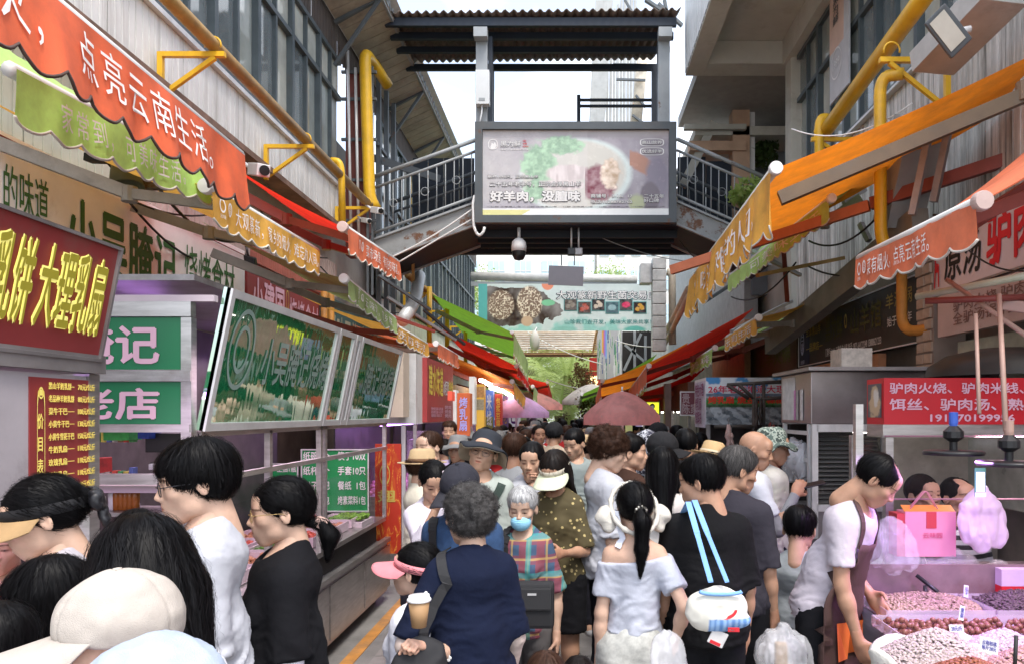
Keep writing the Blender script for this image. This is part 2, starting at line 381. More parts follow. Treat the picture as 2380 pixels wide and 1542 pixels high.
def hair_mesh(style, h, strands=0, seed=1, hatted=False):
 key = (style, h, strands, seed, hatted)
 if key in _hairs: return _hairs[key]
 pr = hair_prims(style)
 if hatted == 'visor': pass
 elif hatted: pr.append(plane((0, 0, .04), (0, .1, 1)))
 V, Fc = isosurf(pr, h)
 V = relax(V, Fc, 2, .5); N = vnormals(V, Fc)
 fr = 60 if style in ('curly', 'perm') else 1
 if style in ('curly', 'perm'): V = V+N*(fbm(V*70, 2, 5)*.005)[:, None]
 else:
  th = np.arctan2(V[:, 0], -(V[:, 1]+.02))
  q = np.stack([th*14, V[:, 2]*5, V[:, 1]*4], 1); V = V+N*(fbm(q, 2, 3)*.0028)[:, None]
 C = np.ones((len(V), 3))*(1+.35*fbm(V*np.array((90, 90, 14)), 2, 9))[:, None]
 if style in ('curly', 'perm'): C = np.ones((len(V), 3))*(1+.5*fbm(V*60, 2, 9))[:, None]
 if strands:
  bv = bvhtree.BVHTree.FromPolygons([tuple(v) for v in V], Fc.tolist())
  r = np.random.default_rng(seed); vs, fs, cs = [], [], []; base = len(V)
  idx = r.integers(0, len(V), strands); cur = style in ('curly', 'perm')
  for i in idx:
   p = V[i].copy(); nn = N[i]; w = r.uniform(.0005, .0014)
   n = 7 if not cur else 9; lift = (r.uniform(.0004, .003) if r.random() < .72 else r.uniform(.003, .011)) if not cur else r.uniform(.001, .007); step = r.uniform(.008, .016) if not cur else .007; a0 = r.uniform(0, 6.3)
   pts = []; rnd = nrm(r.normal(size=3)); jit = r.normal(size=3)*.12; col = np.clip(r.normal(1.1, .4), .4, 2.2)
   for s in range(n):
    d = hair_flow(style, p.copy())+jit
    if cur: ph = a0+s*1.0; t1 = nrm(np.cross(nn, rnd)); t2 = np.cross(nn, t1); d = t1*math.cos(ph)+t2*math.sin(ph)+nn*.45*r.uniform(-.4, 1)
    d = d-(d@nn)*nn*(0 if cur else 1); d = d/(np.linalg.norm(d)+1e-9)
    side = np.cross(nn, d); pts.append((p+nn*lift*(1 if cur else (1-.3*s/n)+(1.6*s/n if r.random() < .1 else 0)), side))
    p2 = p+d*step; hit = bv.find_nearest(Vector(p2))
    if hit[0] is None: break
    if (Vector(p2)-hit[0]).length > .012 and not cur: pts.append((p2, side)); break
    p = np.array(hit[0]) if not cur else p2; nn = np.array(hit[1])
   if len(pts) < 3: continue
   b0 = base+len(vs)
   for k_, (q, sd) in enumerate(pts):
    ww = w*(1-.8*k_/len(pts)); vs += [q-sd*ww, q+sd*ww]; cs += [col, col]
   for k_ in range(len(pts)-1): fs.append((b0+2*k_, b0+2*k_+1, b0+2*k_+3, b0+2*k_+2))
  if vs:
   V = np.concatenate([V, np.array(vs)]); Fc = np.concatenate([Fc, np.array(fs)]); C = np.concatenate([C, np.array(cs)[:, None]*np.ones(3)])
 _hairs[key] = (V, Fc, np.clip(C, .3, 3)); return _hairs[key]
def lathe_np(prof, n=40, sx=1., sy=1., warp=None):
 prof = np.array(prof, float); m = len(prof); th = np.arange(n)*2*math.pi/n
 V = np.stack([np.outer(prof[:, 0], np.cos(th))*sx, np.outer(prof[:, 0], np.sin(th))*sy, np.outer(prof[:, 1], np.ones(n))], 2).reshape(-1, 3)
 Fc = [(i*n+j, i*n+(j+1) % n, (i+1)*n+(j+1) % n, (i+1)*n+j) for i in range(m-1) for j in range(n)]
 return V, np.array(Fc)
class Pose:
 """joint layout of a standing figure of height H facing +Y"""
 def __init__(s, H=1.7, fem=False, lean=0, head=(0, 0, 0), arms=None, legs=None, build=1., knee=0, headfwd=0., hs=1.):
  s.H = H; k = s.k = H/1.7; s.fem = fem; s.lean = math.radians(lean); s.b = build; s.hs = hs
  s.sw = (.116 if fem else .134)*build; s.hw = .088
  s.head = [math.radians(a) for a in head]; s.hf = headfwd
  s.arms = arms or {}; s.legs = legs or {}
 def B(s, p):
  p = np.array(p, float)
  if s.lean:
   t = min(max((p[2]-.92)/.22, 0), 1); a = -s.lean*t
   c = np.array((0, 0, .95)); p = rotx(a)@(p-c)+c
  return p*s.k
 def Rb(s, z): t = min(max((z-.92)/.22, 0), 1); return rotx(-s.lean*t) if s.lean else None
 def arm(s, sd):
  T = s.arms.get('tR' if sd > 0 else 'tL')
  if T is not None:
   sh = s.B((sd*s.sw, -.01, 1.365)); T = np.array(T, float); d = T-sh; D = np.linalg.norm(d); a, b = .285*s.k, .25*s.k; D2 = min(D, (a+b)*.995); dn = d/D
   ca = (a*a+D2*D2-b*b)/(2*a*D2); pole = np.array((sd*.45, -.75, -.9)); pole -= dn*(pole@dn); pole /= np.linalg.norm(pole); u = dn*ca+pole*math.sqrt(max(0, 1-ca*ca)); el = sh+u*a; f = nrm(sh+dn*D2-el); return sh, el, el+f*b, u, f
  u, f = s.arms.get('R' if sd > 0 else 'L', ((.12, -.03, -1), (.03, .18, -1)))
  u = nrm((u[0]*sd, u[1], u[2])); f = nrm((f[0]*sd, f[1], f[2]))
  sh = s.B((sd*s.sw, -.01, 1.365)); el = sh+u*.285*s.k; wr = el+f*.25*s.k
  return sh, el, wr, u, f
 def leg(s, sd):
  hp = s.B((sd*s.hw, 0, .90)); L = s.legs.get('R' if sd > 0 else 'L')
  if L: kn, an = [np.array((sd*q[0], q[1], q[2]))*s.k for q in L]
  else: kn = np.array((sd*.1, .015, .49))*s.k; an = np.array((sd*.1, -.02, .075))*s.k
  return hp, kn, an
def torso_prims(p, g=0., loose=0.):
 k = p.k; b = p.b; f = p.fem; q = []
 def E(c, r, kk=.05): q.append(ell(p.B(c), (np.array(r)*np.array((.88, .95, 1))+g)*k, kk*k, 'u', p.Rb(c[2])))
 E((0, -.012, .94), (.165*(.5+.5*b), .115*b, .12)); E((0, -.002, 1.09), ((.125 if f else .145)*b+loose, .10*b+loose*.6, .14), .06)
 E((0, .0, 1.27), ((.148 if f else .168)*b, .108*b, .17), .06)
 if f: E((.06, .085, 1.24), (.055, .04, .055), .04); E((-.06, .085, 1.24), (.055, .04, .055), .04)
 q.append(cone(p.B((-p.sw+.03, -.018, 1.36)), p.B((p.sw-.03, -.018, 1.36)), (.06+g)*k, (.06+g)*k, .07*k))
 q.append(cone(p.B((0, -.025, 1.37)), p.B((0, -.03, 1.475)), (.1+g)*k, (.052+g)*k, .06*k))
 return q
def place(V, R, t): return V@np.array(R).T+np.array(t)
def head_xf(p):
 """rotation and position of the head"""
 nb = p.B((0, -.03, 1.45)); yaw, pit, rol = p.head
 R = rotz(yaw)@rotx(-p.lean*.35-pit)@roty(rol); hs = p.hs*p.k*.98
 off = R@np.array((0, .022, .045))+np.array((0, .01+p.hf, .088))
 return R*hs, nb+off*hs
def body_np(p, h, hh, kind, curl=(.35, .35), torso=True, handlen=1.):
 pr = torso_prims(p, -.012) if torso else []
 k = p.k; R, t = head_xf(p); b = .92 if p.fem else 1.06
 pr.append(cone(p.B((0, -.03, 1.40)), t+R@np.array((0, -.03, -.10)), .058*k*b, .047*k*b, .025))
 parts = []
 for sd, cu in ((1, curl[0]), (-1, curl[1])):
  sh, el, wr, u, f = p.arm(sd)
  pr += [cone(sh, el, .043*k*b, .034*k*b, .02), cone(el, el+f*.09*k, .033*k*b, .034*k*b, .02), cone(el+f*.07*k, wr, .034*k*b, .0215*k*b, .02)]
  HV, HF = hand_mesh(cu, .0042 if h < .012 else .008)
  z = f; inward = np.array((-sd, .25, .0));
  hd = p.arms.get('palmR' if sd > 0 else 'palmL')
  if hd is not None: inward = np.array(hd, float)
  y = nrm(inward-(inward@z)*z); x = np.cross(y, z)
  V = HV.copy()
  thumb_fwd = x@np.array((0, 1, .3))
  fl = False
  if thumb_fwd < 0: V[:, 0] *= -1; fl = True
  V = place(V*k*(.92 if p.fem else 1.), np.stack([x, y, z], 1), wr); Fh = HF[:, ::-1] if fl else HF
  parts.append((V, Fh, np.ones((len(V), 3))*np.array((1.02, .93, .9))))
  hp, kn, an = p.leg(sd)
  pr += [cone(hp, kn, .08*k, .054*k, .03), cone(kn, kn+(an-kn)*.35, .052*k, .056*k, .02), cone(kn+(an-kn)*.3, an, .055*k, .036*k, .02), cone(an, an+np.array((0, .12, -.04))*k, .036*k, .03*k, .02)]
 V, Fc = isosurf(pr, h); parts.insert(0, (V, Fc, np.ones((len(V), 3))))
 HV, HF, HC = head_mesh(kind, hh); parts.append((place(HV, R, t), HF, HC))
 return joinnp(parts)
def joinnp(parts):
 V = []; Fc = []; C = []; n = 0
 for v, f, c in parts: V.append(v); Fc.append(f+n); C.append(c); n += len(v)
 return np.concatenate(V), np.concatenate(Fc), np.concatenate(C)
def shirt_np(p, h, sleeve='short', hem=.86, neck=.07, loose=.02, fold=.006, seed=0, off=False, collar=False):
 k = p.k; loose = loose*.7; pr = torso_prims(p, .007, loose)
 if hem < .98: pr.append(cone(p.B((0, -.005, 1.1)), p.B((0, -.008, hem-.03)), (.10+loose)*k*p.b, (.115+loose)*k*p.b, .08*k)); pr.append(ell(p.B((0, -.01, hem+.06)), ((.155+loose)*k*(.5+.5*p.b), (.118+loose)*k*p.b, .12*k), .06*k, 'u', p.Rb(hem)))
 for sd in (1, -1):
  sh, el, wr, u, f = p.arm(sd)
  if sleeve == 'short': pr.append(cone(sh, sh+u*.20*k, .052*k, .06*k, .04, flat=True))
  elif sleeve == 'half': pr.append(cone(sh, sh+u*.27*k, .056*k, .066*k, .04, flat=True))
  elif sleeve == 'long': pr += [cone(sh, el, .053*k, .045*k, .04), cone(el, wr+f*.0*k, .052*k, .04*k, .02, flat=True)]
  elif sleeve == 'none': pass
 if off: pr.append(plane(p.B((0, 0, 1.345)), (-.10, .0, 1), .004))
 else: pr.append(cone(p.B((0, .028, 1.455)), p.B((0, .05, 1.60)), neck*k, (neck+.03)*k, .012, 's'))
 if not off: pr.append(plane(p.B((0, 0, 1.462)), (p.Rb(1.5) if p.Rb(1.5) is not None else np.eye(3))@np.array((0, .35, 1)), .012))
 pr.append(plane(p.B((0, 0, hem)), p.Rb(hem)@np.array((0, 0, -1)) if p.Rb(hem) is not None else (0, 0, -1)))
 V, Fc = isosurf(pr, h); V = relax(V, Fc, 1, .5); N = vnormals(V, Fc)
 q = V*np.array((7., 7., 15.))/k+seed*3.7; wv = fbm(V*4+seed, 2, 4)
 q = q+wv[:, None]*np.array((1.5, 1.5, 3)); rid = 1-np.abs(fbm(q, 3, seed))*2.1
 am = np.clip((1.38*k-V[:, 2])/(.3*k), .25 if not off else 0, 1.2)
 V = V+N*((rid-.3)*fold*.8*am)[:, None]
 if h < .01:
  q2 = V*np.array((11, 11, 26.))/k+seed; V = V+N*((1-np.abs(fbm(q2, 2, seed+5))*2)*fold*.28*am)[:, None]
 return V, Fc
def pants_np(p, h, length='long', top=.99, loose=.01, seed=0):
 k = p.k; pr = [ell(p.B((0, -.015, .93)), (np.array((.152*(.5+.5*p.b), .12*p.b, .12))+.006)*k, .05*k)]
 if p.fem: pr += [ell(p.B((s*.07, -.055, .87)), np.array((.085, .08, .09))*k, .03*k) for s in (1, -1)]
 for sd in (1, -1):
  hp, kn, an = p.leg(sd)
  if length == 'long': pr += [cone(hp, kn, (.09+loose)*k, (.066+loose)*k, .03), cone(kn, an+np.array((0, 0, .0)), (.066+loose)*k, (.055+loose*1.4)*k, .02, flat=True)]
  elif length == 'short': pr += [cone(hp, hp+(kn-hp)*.72, (.094+loose)*k, (.092+loose)*k, .03, flat=True)]
 pr.append(plane(p.B((0, 0, top)), (0, 0, 1)))
 V, Fc = isosurf(pr, h); N = vnormals(V, Fc)
 V = V+N*((1-np.abs(fbm(V*np.array((9, 9, 16)), 2, seed))*2)*.004)[:, None]
 return V, Fc
def shoes(p, parent, color):
 for sd in (1, -1):
  hp, kn, an = p.leg(sd); k = p.k; f = an+np.array((0, .0, -.03*k))
  V, Fc = isosurf([cone(f+np.array((0, -.03, -.01))*k, f+np.array((0, .13, -.018))*k, .04*k, .034*k, .02), cone(f, an+np.array((0, 0, .03)), .045*k, .042*k, .02), plane((0, 0, max(an[2]-.07*k, -.001)), (0, 0, -1))], .012)
  link('shoe', mesh_np('shoe', V, Fc), M_SHOE, parent, color)
def add_hat(kind, root, R, t, color, rimcol=None, seed=0):
 """hats sit in head space: R, t take head space to person space"""
 def put(name, V, Fc, m=M_HAT, c=color): return link(name, mesh_np(name, place(V, R, t), Fc), m, root, c)
 tilt = rotx(.12)
 if kind in ('cap', 'cap_low'):
  pr = [ell((0, -.012, .04), (.097, .117, .103), .01), plane((0, 0, .004), (0, .24, -1))]
  V, Fc = isosurf(pr, .006); N = vnormals(V, Fc)
  for a in range(6):
   th = a*math.pi/3+math.pi/6; dd = np.abs(V[:, 0]*math.cos(th)+(V[:, 1]+.012)*math.sin(th)); V = V-N*(np.exp(-(dd/.003)**2)*.0016)[:, None]
  V = V+N*(fbm(V*22, 2, seed)*.0035)[:, None]
  put('cap_crown', V, Fc)
  n = 22; vs = []
  for lay in (0, -.005):
   for j in range(7):
    for i in range(n):
     a = math.radians(18+144*i/(n-1)); r = j/6.; rr = .106+r*.07*math.sin(a)**.7
     x_ = rr*math.cos(a)*.9; y_ = -.012+.112*math.sin(a)+r*.098*math.sin(a)**.5
     vs.append((x_, y_, .032-r*.02-abs(x_)**2*3.2*(.35+.65*r)+lay))
  fs = []
  for j in range(6):
   for i in range(n-1): a = j*n+i; fs.append((a, a+1, a+n+1, a+n)); b_ = a+7*n; fs.append((b_, b_+n, b_+n+1, b_+1))
  for i in range(n-1): a = 6*n+i; fs.append((a, a+1, a+1+7*n, a+7*n))
  for j in range(6): fs.append((j*n, j*n+n, j*n+n+7*n, j*n+7*n)); a = j*n+n-1; fs.append((a, a+7*n, a+n+7*n, a+n))
  put('cap_brim', np.array(vs), np.array(fs), c=rimcol or color)
  V, Fc = lathe_np([(0, .006), (.008, .005), (.010, .0), (.0, -.002)], 12); put('cap_button', V+np.array((0, -.012, .141)), Fc)
 elif kind == 'bucket':
  prof = [(0, .135), (.05, .134), (.08, .122), (.093, .09), (.098, .045), (.105, .03), (.14, .0), (.165, -.03), (.162, -.034), (.135, -.008), (.1, .02), (.092, .04)]
  V, Fc = lathe_np(prof, 48, .95, 1.08); r = np.hypot(V[:, 0], V[:, 1]); th = np.arctan2(V[:, 1], V[:, 0])
  w = np.clip((r-.1)/.06, 0, 1); V[:, 2] += w*(.018*np.sin(3*th+.6)+.01*np.sin(5*th))*1.0; V[:, 1] -= .01
  V[:, 2] += np.where((V[:, 1] > 0), w*.02, 0)
  V = V@rotx(.2).T+np.array((0, -.006, .008)); o = put('hat', V, Fc)
  if rimcol is not None:
   prof = [(.092, .036), (.1, .018), (.135, -.011), (.1615, -.037)]; V, Fc = lathe_np(prof, 48, .95, 1.08)
   r = np.hypot(V[:, 0], V[:, 1]); th = np.arctan2(V[:, 1], V[:, 0]); w = np.clip((r-.1)/.06, 0, 1); V[:, 2] += w*(.018*np.sin(3*th+.6)+.01*np.sin(5*th)); V[:, 1] -= .01; V[:, 2] += np.where((V[:, 1] > 0), w*.02, 0)-.002; V = V@rotx(.2).T+np.array((0, -.006, .008))
   put('hat_lining', V, Fc[:, ::-1], c=rimcol)
 elif kind == 'straw':
  prof = [(0, .12), (.03, .128), (.06, .130), (.076, .118), (.088, .06), (.093, .035), (.13, .03), (.155, .036), (.157, .033), (.13, .026), (.09, .03)]
  V, Fc = lathe_np(prof, 40, .95, 1.1); V[:, 1] -= .01; put('hat', V, Fc)
  V, Fc = lathe_np([(.0925, .038), (.0935, .037), (.0895, .064), (.0885, .064)], 40, .957, 1.107); V[:, 1] -= .01; put('hat_band', V, Fc, c=rimcol or (.15, .08, .04))
 elif kind == 'visor':
  V, Fc = lathe_np([(.0885, .012), (.0925, .012), (.0925, .046), (.0885, .046), (.0885, .012)], 48, 1.0, 1.27); V[:, 1] -= .012; put('visor_band', V@tilt.T, Fc, c=rimcol or color)
  n = 31; vs = []
  for lay in (0, -.003):
   for j in range(9):
    for i in range(n):
     a = math.radians(6+168*i/(n-1)); r = j/8.; e = math.sin(a)**.55
     x_ = (.093+.035*r*e)*math.cos(a); y_ = -.012+.116*math.sin(a)+r*.105*e
     vs.append((x_, y_, .016-r*.032*e-(x_*x_)*2.0*(.4+r)+lay))
  fs = []
  for j in range(8):
   for i in range(n-1): a = j*n+i; fs.append((a, a+1, a+n+1, a+n)); b_ = a+9*n; fs.append((b_, b_+n, b_+n+1, b_+1))
  for i in range(n-1): a = 8*n+i; fs.append((a, a+1, a+1+9*n, a+9*n))
  put('visor_brim', np.array(vs)@tilt.T, np.array(fs))
 elif kind == 'hood':
  pr = [ell((0, -.02, .02), (.108, .125, .125), .02), cone((0, -.05, -.06), (0, -.06, -.16), .1, .11, .05), ell((0, .12, -.03), (.07, .09, .1), .015, 's')]
  V, Fc = isosurf(pr, .008); N = vnormals(V, Fc); V = V+N*((1-np.abs(fbm(V*14, 3, seed))*2)*.006)[:, None]; put('hood', V, Fc)
def add_glasses(root, R, t, color=(.02, .02, .02), r=.0215, round_=True):
 vs = []; fs = []; n = 24; tb = .0014
 def tube(pts, closed):
  b0 = len(vs); m = len(pts)
  for i, q in enumerate(pts):
   q = np.array(q); d = nrm(np.array(pts[(i+1) % m])-np.array(pts[i-1])) if closed or 0 < i < m-1 else nrm(np.array(pts[min(i+1, m-1)])-np.array(pts[max(i-1, 0)]))
   a = nrm(np.cross(d, (0.1, .2, 1))); b = np.cross(d, a)
   for j in range(6): th = j*math.pi/3; vs.append(q+tb*(a*math.cos(th)+b*math.sin(th)))
  for i in range(m if closed else m-1):
   for j in range(6): a_ = b0+i*6+j; a2 = b0+i*6+(j+1) % 6; c_ = b0+((i+1) % m)*6+j; c2 = b0+((i+1) % m)*6+(j+1) % 6; fs.append((a_, a2, c2, c_))
 lens = []
 for s in (1, -1):
  ring = [(s*.033+r*1.08*math.copysign(abs(math.cos(a))**(.9 if round_ else .6), math.cos(a)), .103-abs(s*.033+r*math.cos(a)-0)*.12, -.004+r*.88*math.copysign(abs(math.sin(a))**(.9 if round_ else .6), math.sin(a))) for a in np.arange(n)*2*math.pi/n]
  tube(ring, True); lens.append(ring); tube([(s*.056, .098, .004), (s*.076, .06, .006), (s*.083, .0, .004), (s*.08, -.02, -.008)], False)
 tube([(-.013, .103, .002), (0, .107, .004), (.013, .103, .002)], False)
 g = link('glasses', mesh_np('glasses', place(np.array(vs), R, t), np.array(fs)), mat('glasses_frame', rough=.3, objcol=True, metal=.3), root, color)
 for ring in lens:
  me = bpy.data.meshes.new('lens'); me.from_pydata([tuple(v) for v in place(np.array(ring), R, t)], [], [list(range(n))]); o = link('lens', me, M_LENS, g)
def add_eyes(root, R, t, look=(0, 0)):
 for s in (1, -1):
  V, Fc = lathe_np([(0.0001, .0118), (.003, .0114), (.0075, .0091), (.0104, .0055), (.0118, 0), (.0095, -.007), (.0001, -.0118)], 16)
  V = V@rotx(-math.pi/2+.0).T if False else np.stack([V[:, 0], V[:, 2], V[:, 1]], 1)
  V = V@rotz(look[0]).T
  me = mesh_np('eye', place(V+np.array((s*.031, .0772, -.001)), R, t), Fc[:, ::-1]); me.materials.append(M_EYEW); me.materials.append(M_IRIS)
  mi = np.zeros(len(Fc), np.int32); mi[:16*2] = 1; me.polygons.foreach_set('material_index', mi)
  o = bpy.data.objects.new('eye', me); COL.objects.link(o); o.parent = root
SKIN = dict(fair=(.62, .40, .29), mid=(.53, .32, .215), tan=(.42, .235, .15), dark=(.33, .175, .11), old=(.55, .36, .26))
def person(label, x, y, H=1.68, heading=0, fem=False, kind=None, skin='mid', hair='short', hairc='black', strands=0, shirt=(.7, .7, .7), sleeve='short',
   hem=.86, pants=(.03, .03, .04), plen='long', ptop=.99, shoe=(.5, .5, .5), head=(0, 0, 0), lean=0, arms=None, legs=None, curl=(.35, .35), hat=None, hatc=None, rimc=None,
   glasses=None, res=.012, hres=.005, build=1., loose=.02, off=False, cloth=None, seed=0, group=None, z=0, mask=False, hf=0., hs=1., neck=.062, fold=.007, pmat=None, cat='person', armsleeve=None, ears=True):
 fem = fem; kind = kind or ('f' if fem else 'm'); p = Pose(H, fem, lean, head, arms, legs, build, headfwd=hf, hs=hs)
 # seat the top of the head at H
 R, t = head_xf(p)
 root = empty('person', (x, y, z), math.radians(heading), label, cat, group)
 V, Fc, C = body_np(p, res, hres, kind, curl)
 b = link('body', mesh_np('body', V, Fc, C), M_SKIN, root, SKIN[skin])
 fc = shirt_np(p, res*.8, sleeve, hem, neck, loose, fold, seed, off)
 sh = link('shirt', mesh_np('shirt', *fc), cloth or M_CLOTH, root, shirt)
 V, Fc = pants_np(p, max(res, .012), plen, ptop, seed=seed); pt = link('trousers' if plen == 'long' else 'shorts', mesh_np('trousers', V, Fc), pmat or M_CLOTH, root, pants)
 if armsleeve is not None:
  for sd in (1, -1):
   a, el, wr, u, f = p.arm(sd); V, Fc = isosurf([cone(a+u*.12*p.k, el, .047*p.k, .042*p.k, .015), cone(el, wr, .042*p.k, .03*p.k, .015, flat=True)], .008)
   V = V+vnormals(V, Fc)*(fbm(V*np.array((30, 30, 60)), 2)*.0015)[:, None]; link('arm_sleeve', mesh_np('arm_sleeve', V, Fc), M_CLOTH, root, armsleeve)
 shoes(p, root, shoe)
 if hair != 'bald':
  HV, HF, HC = hair_mesh(hair, .0065 if strands else .009, strands, seed+1, ('visor' if hat == 'visor' else True) if hat and hat != 'hood' else False)
  link('hair', mesh_np('hair', place(HV, R, t), HF, HC), M_HAIR, root, HAIRC[hairc])
 if hres < .0065: add_eyes(root, R, t)
 if hat: add_hat(hat, root, R, t, hatc, rimc, seed)
 if glasses: add_glasses(root, R, t, glasses[0], round_=glasses[1])
 if mask:
  pr = [ell((0, .05, -.062), (.06, .066, .052), .01), plane((0, .03, 0), (0, -1, 0))]
  V, Fc = isosurf(pr, .004); V[:, 1] += .008-.004*np.abs(np.sin(V[:, 2]*320)); link('face_mask', mesh_np('mask', place(V, R, t), Fc), mat('mask_paper', (.30, .62, .80), rough=.8, var=.1, scale=20), root)
 root['_H'] = H
 return root, p, R, t
# ---------------------------------------------------------------- geometry helpers (world coordinates, parents at their base)
def wl_(name, me, m=None, parent=None, kind=None, label=None):
 o = link(name, me, m)
 if parent is not None:
  o.parent = parent
  if parent.type == 'EMPTY': o.matrix_parent_inverse = Matrix.Translation(-Vector(parent.location))
 if kind: o['kind'] = kind
 if label: o['label'] = label
 return o
def poly_mesh(name, V, Fs, smooth=False):
 me = bpy.data.meshes.new(name); me.from_pydata([tuple(v) for v in V], [], [tuple(f) for f in Fs])
 if smooth: me.polygons.foreach_set('use_smooth', [True]*len(me.polygons))
 me.update(); return me
BF = [(0, 3, 2, 1), (4, 5, 6, 7), (0, 1, 5, 4), (1, 2, 6, 5), (2, 3, 7, 6), (3, 0, 4, 7)]
class MB:
 def __init__(s): s.V = []; s.F = []
 def add(s, V, Fs):
  n = len(s.V); s.V += [tuple(v) for v in V]; s.F += [tuple(i+n for i in f) for f in Fs]; return s
 def box(s, a, b):
  (x0, y0, z0), (x1, y1, z1) = a, b
  x0, x1 = sorted((x0, x1)); y0, y1 = sorted((y0, y1)); z0, z1 = sorted((z0, z1))
  return s.add([(x0, y0, z0), (x1, y0, z0), (x1, y1, z0), (x0, y1, z0), (x0, y0, z1), (x1, y0, z1), (x1, y1, z1), (x0, y1, z1)], BF)
 def slab(s, O, U, V, t):
  O, U, V = Vector(O), Vector(U), Vector(V); N = U.cross(V).normalized()*t
  P_ = [O, O+U, O+U+V, O+V]; return s.add([q-N for q in P_]+P_, BF)
 def bar(s, a, b, w, h, up=(0, 0, 1)):
  a, b = Vector(a), Vector(b); d = (b-a).normalized(); r = d.cross(Vector(up))
  if r.length < 1e-3: r = d.cross(Vector((0, 1, 0)))
  r.normalize(); u = r.cross(d)*h/2; r = r*w/2
  return s.add([a-r-u, a+r-u, a+r+u, a-r+u, b-r-u, b+r-u, b+r+u, b-r+u], BF)
 def tube(s, pts, r, n=8, cap=True):
  pts = [Vector(p) for p in pts]; b0 = len(s.V); rs = r if isinstance(r, (list, tuple)) else [r]*len(pts)
  prev = None
  for i, p in enumerate(pts):
   d = (pts[min(i+1, len(pts)-1)]-pts[max(i-1, 0)]).normalized()
   if prev is None: a = d.orthogonal().normalized()
   else: a = (prev-d*prev.dot(d)); a = a.normalized() if a.length > 1e-4 else d.orthogonal().normalized()
   prev = a; c = d.cross(a)
   for j in range(n): th = 2*math.pi*j/n; s.V.append(tuple(p+(a*math.cos(th)+c*math.sin(th))*rs[i]))
  for i in range(len(pts)-1):
   for j in range(n): q = b0+i*n; s.F.append((q+j, q+(j+1) % n, q+n+(j+1) % n, q+n+j))
  if cap: s.F.append(tuple(b0+j for j in range(n))[::-1]); s.F.append(tuple(b0+(len(pts)-1)*n+j for j in range(n)))
  return s
 def lathe(s, c, prof, n=16, ax=None):
  b0 = len(s.V); R = Matrix.Identity(3) if ax is None else Vector((0, 0, 1)).rotation_difference(Vector(ax)).to_matrix()
  for r, z in prof:
   for j in range(n): th = 2*math.pi*j/n; s.V.append(tuple(Vector(c)+R@Vector((r*math.cos(th), r*math.sin(th), z))))
  for i in range(len(prof)-1):
   for j in range(n): q = b0+i*n; s.F.append((q+j, q+(j+1) % n, q+n+(j+1) % n, q+n+j))
  return s
 def put(s, name, m, parent=None, smooth=False, kind=None, label=None, bevel=0):
  me = poly_mesh(name, s.V, s.F, smooth)
  if bevel:
   b = bmesh.new(); b.from_mesh(me); bmesh.ops.bevel(b, geom=b.edges[:], offset=bevel, segments=2, affect='EDGES', profile=.6); b.to_mesh(me); b.free()
  return wl_(name, me, m, parent, kind, label)
def box(name, a, b, m, parent=None, **k): return MB().box(a, b).put(name, m, parent, **k)
def slab(name, O, U, V, t, m, parent=None, **k): return MB().slab(O, U, V, t).put(name, m, parent, **k)
def tube(name, pts, r, m, parent=None, n=8, **k): return MB().tube(pts, r, n).put(name, m, parent, smooth=True, **k)
def bend_pts(pts, r=.1, n=5):
 pts = [Vector(p) for p in pts]; out = [pts[0]]
 for i in range(1, len(pts)-1):
  a, b, c = pts[i-1], pts[i], pts[i+1]; d1 = (a-b).normalized()*min(r, (a-b).length/2); d2 = (c-b).normalized()*min(r, (c-b).length/2)
  for k in range(n+1): t = k/n; out.append((b+d1)*(1-t)**2+b*2*t*(1-t)+(b+d2)*t*t)
 return out+[pts[-1]]
# lettering: real flat glyphs laid on a panel
_tc = {}
def glyphs(txt, bold, spacing=1., line=1.):
 bold = round(bold, 3); key = (txt, bold, spacing, line)
 if key in _tc: return _tc[key]
 cu = bpy.data.curves.new('t', 'FONT'); cu.body = txt; cu.size = 1; cu.space_character = spacing; cu.space_line = line; cu.resolution_u = 2; cu.fill_mode = 'FRONT'
 o = bpy.data.objects.new('t', cu); COL.objects.link(o)
 dg = bpy.context.evaluated_depsgraph_get(); me = bpy.data.meshes.new_from_object(o.evaluated_get(dg))
 bpy.data.objects.remove(o)
 V = np.array([v.co[:] for v in me.vertices]); Fs = [tuple(p.vertices) for p in me.polygons]; bpy.data.meshes.remove(me)
 if len(V):
  V[:, 2] = 0; V0, F0 = V, Fs; V, Fs = [V0], list(F0)
  if bold > 0:
   b = bold*.55; dirs = ((1, 0), (-1, 0), (0, 1), (0, -1)) if bold < .06 else ((1, 0), (-1, 0), (0, 1), (0, -1), (.7, .7), (-.7, .7), (.7, -.7), (-.7, -.7))
   for q, (dx, dy) in enumerate(dirs): Fs += [tuple(i+len(V0)*(q+1) for i in f) for f in F0]; V.append(V0+np.array((dx*b, dy*b, .0004*(q+1))))
  V = np.concatenate(V); V = V-V.min(0)
 _tc[key] = (V, Fs); return _tc[key]
def text(parent, txt, O, U, V, m, u=(0, 1), v=(0, 1), bold=.02, off=.004, shear=0, name='lettering', warp=None, spacing=1., line=1.):
 """letters fitted into the rectangle u x v of the panel O, O+U, O+V"""
 G, Fs = glyphs(txt, bold, spacing, line)
 if not len(G): return None
 O, U, V = Vector(O), Vector(U), Vector(V); N = U.cross(V).normalized()
 w, h = G[:, 0].max(), G[:, 1].max()
 X = u[0]+(u[1]-u[0])*G[:, 0]/w; Y = v[0]+(v[1]-v[0])*G[:, 1]/h
 X = X+shear*(Y-v[0])
 if warp is not None: pts = warp(X, Y)
 else: pts = np.array(O)+np.outer(X, U)+np.outer(Y, V)+np.outer(off+G[:, 2], np.array(N))
 return wl_(name, poly_mesh(name, pts, Fs), m, parent)
def ink(name, col=(.5, .5, .5), rough=.6, emit=0): return mat('ink_'+name, col, rough=rough, var=.05, emit=emit)
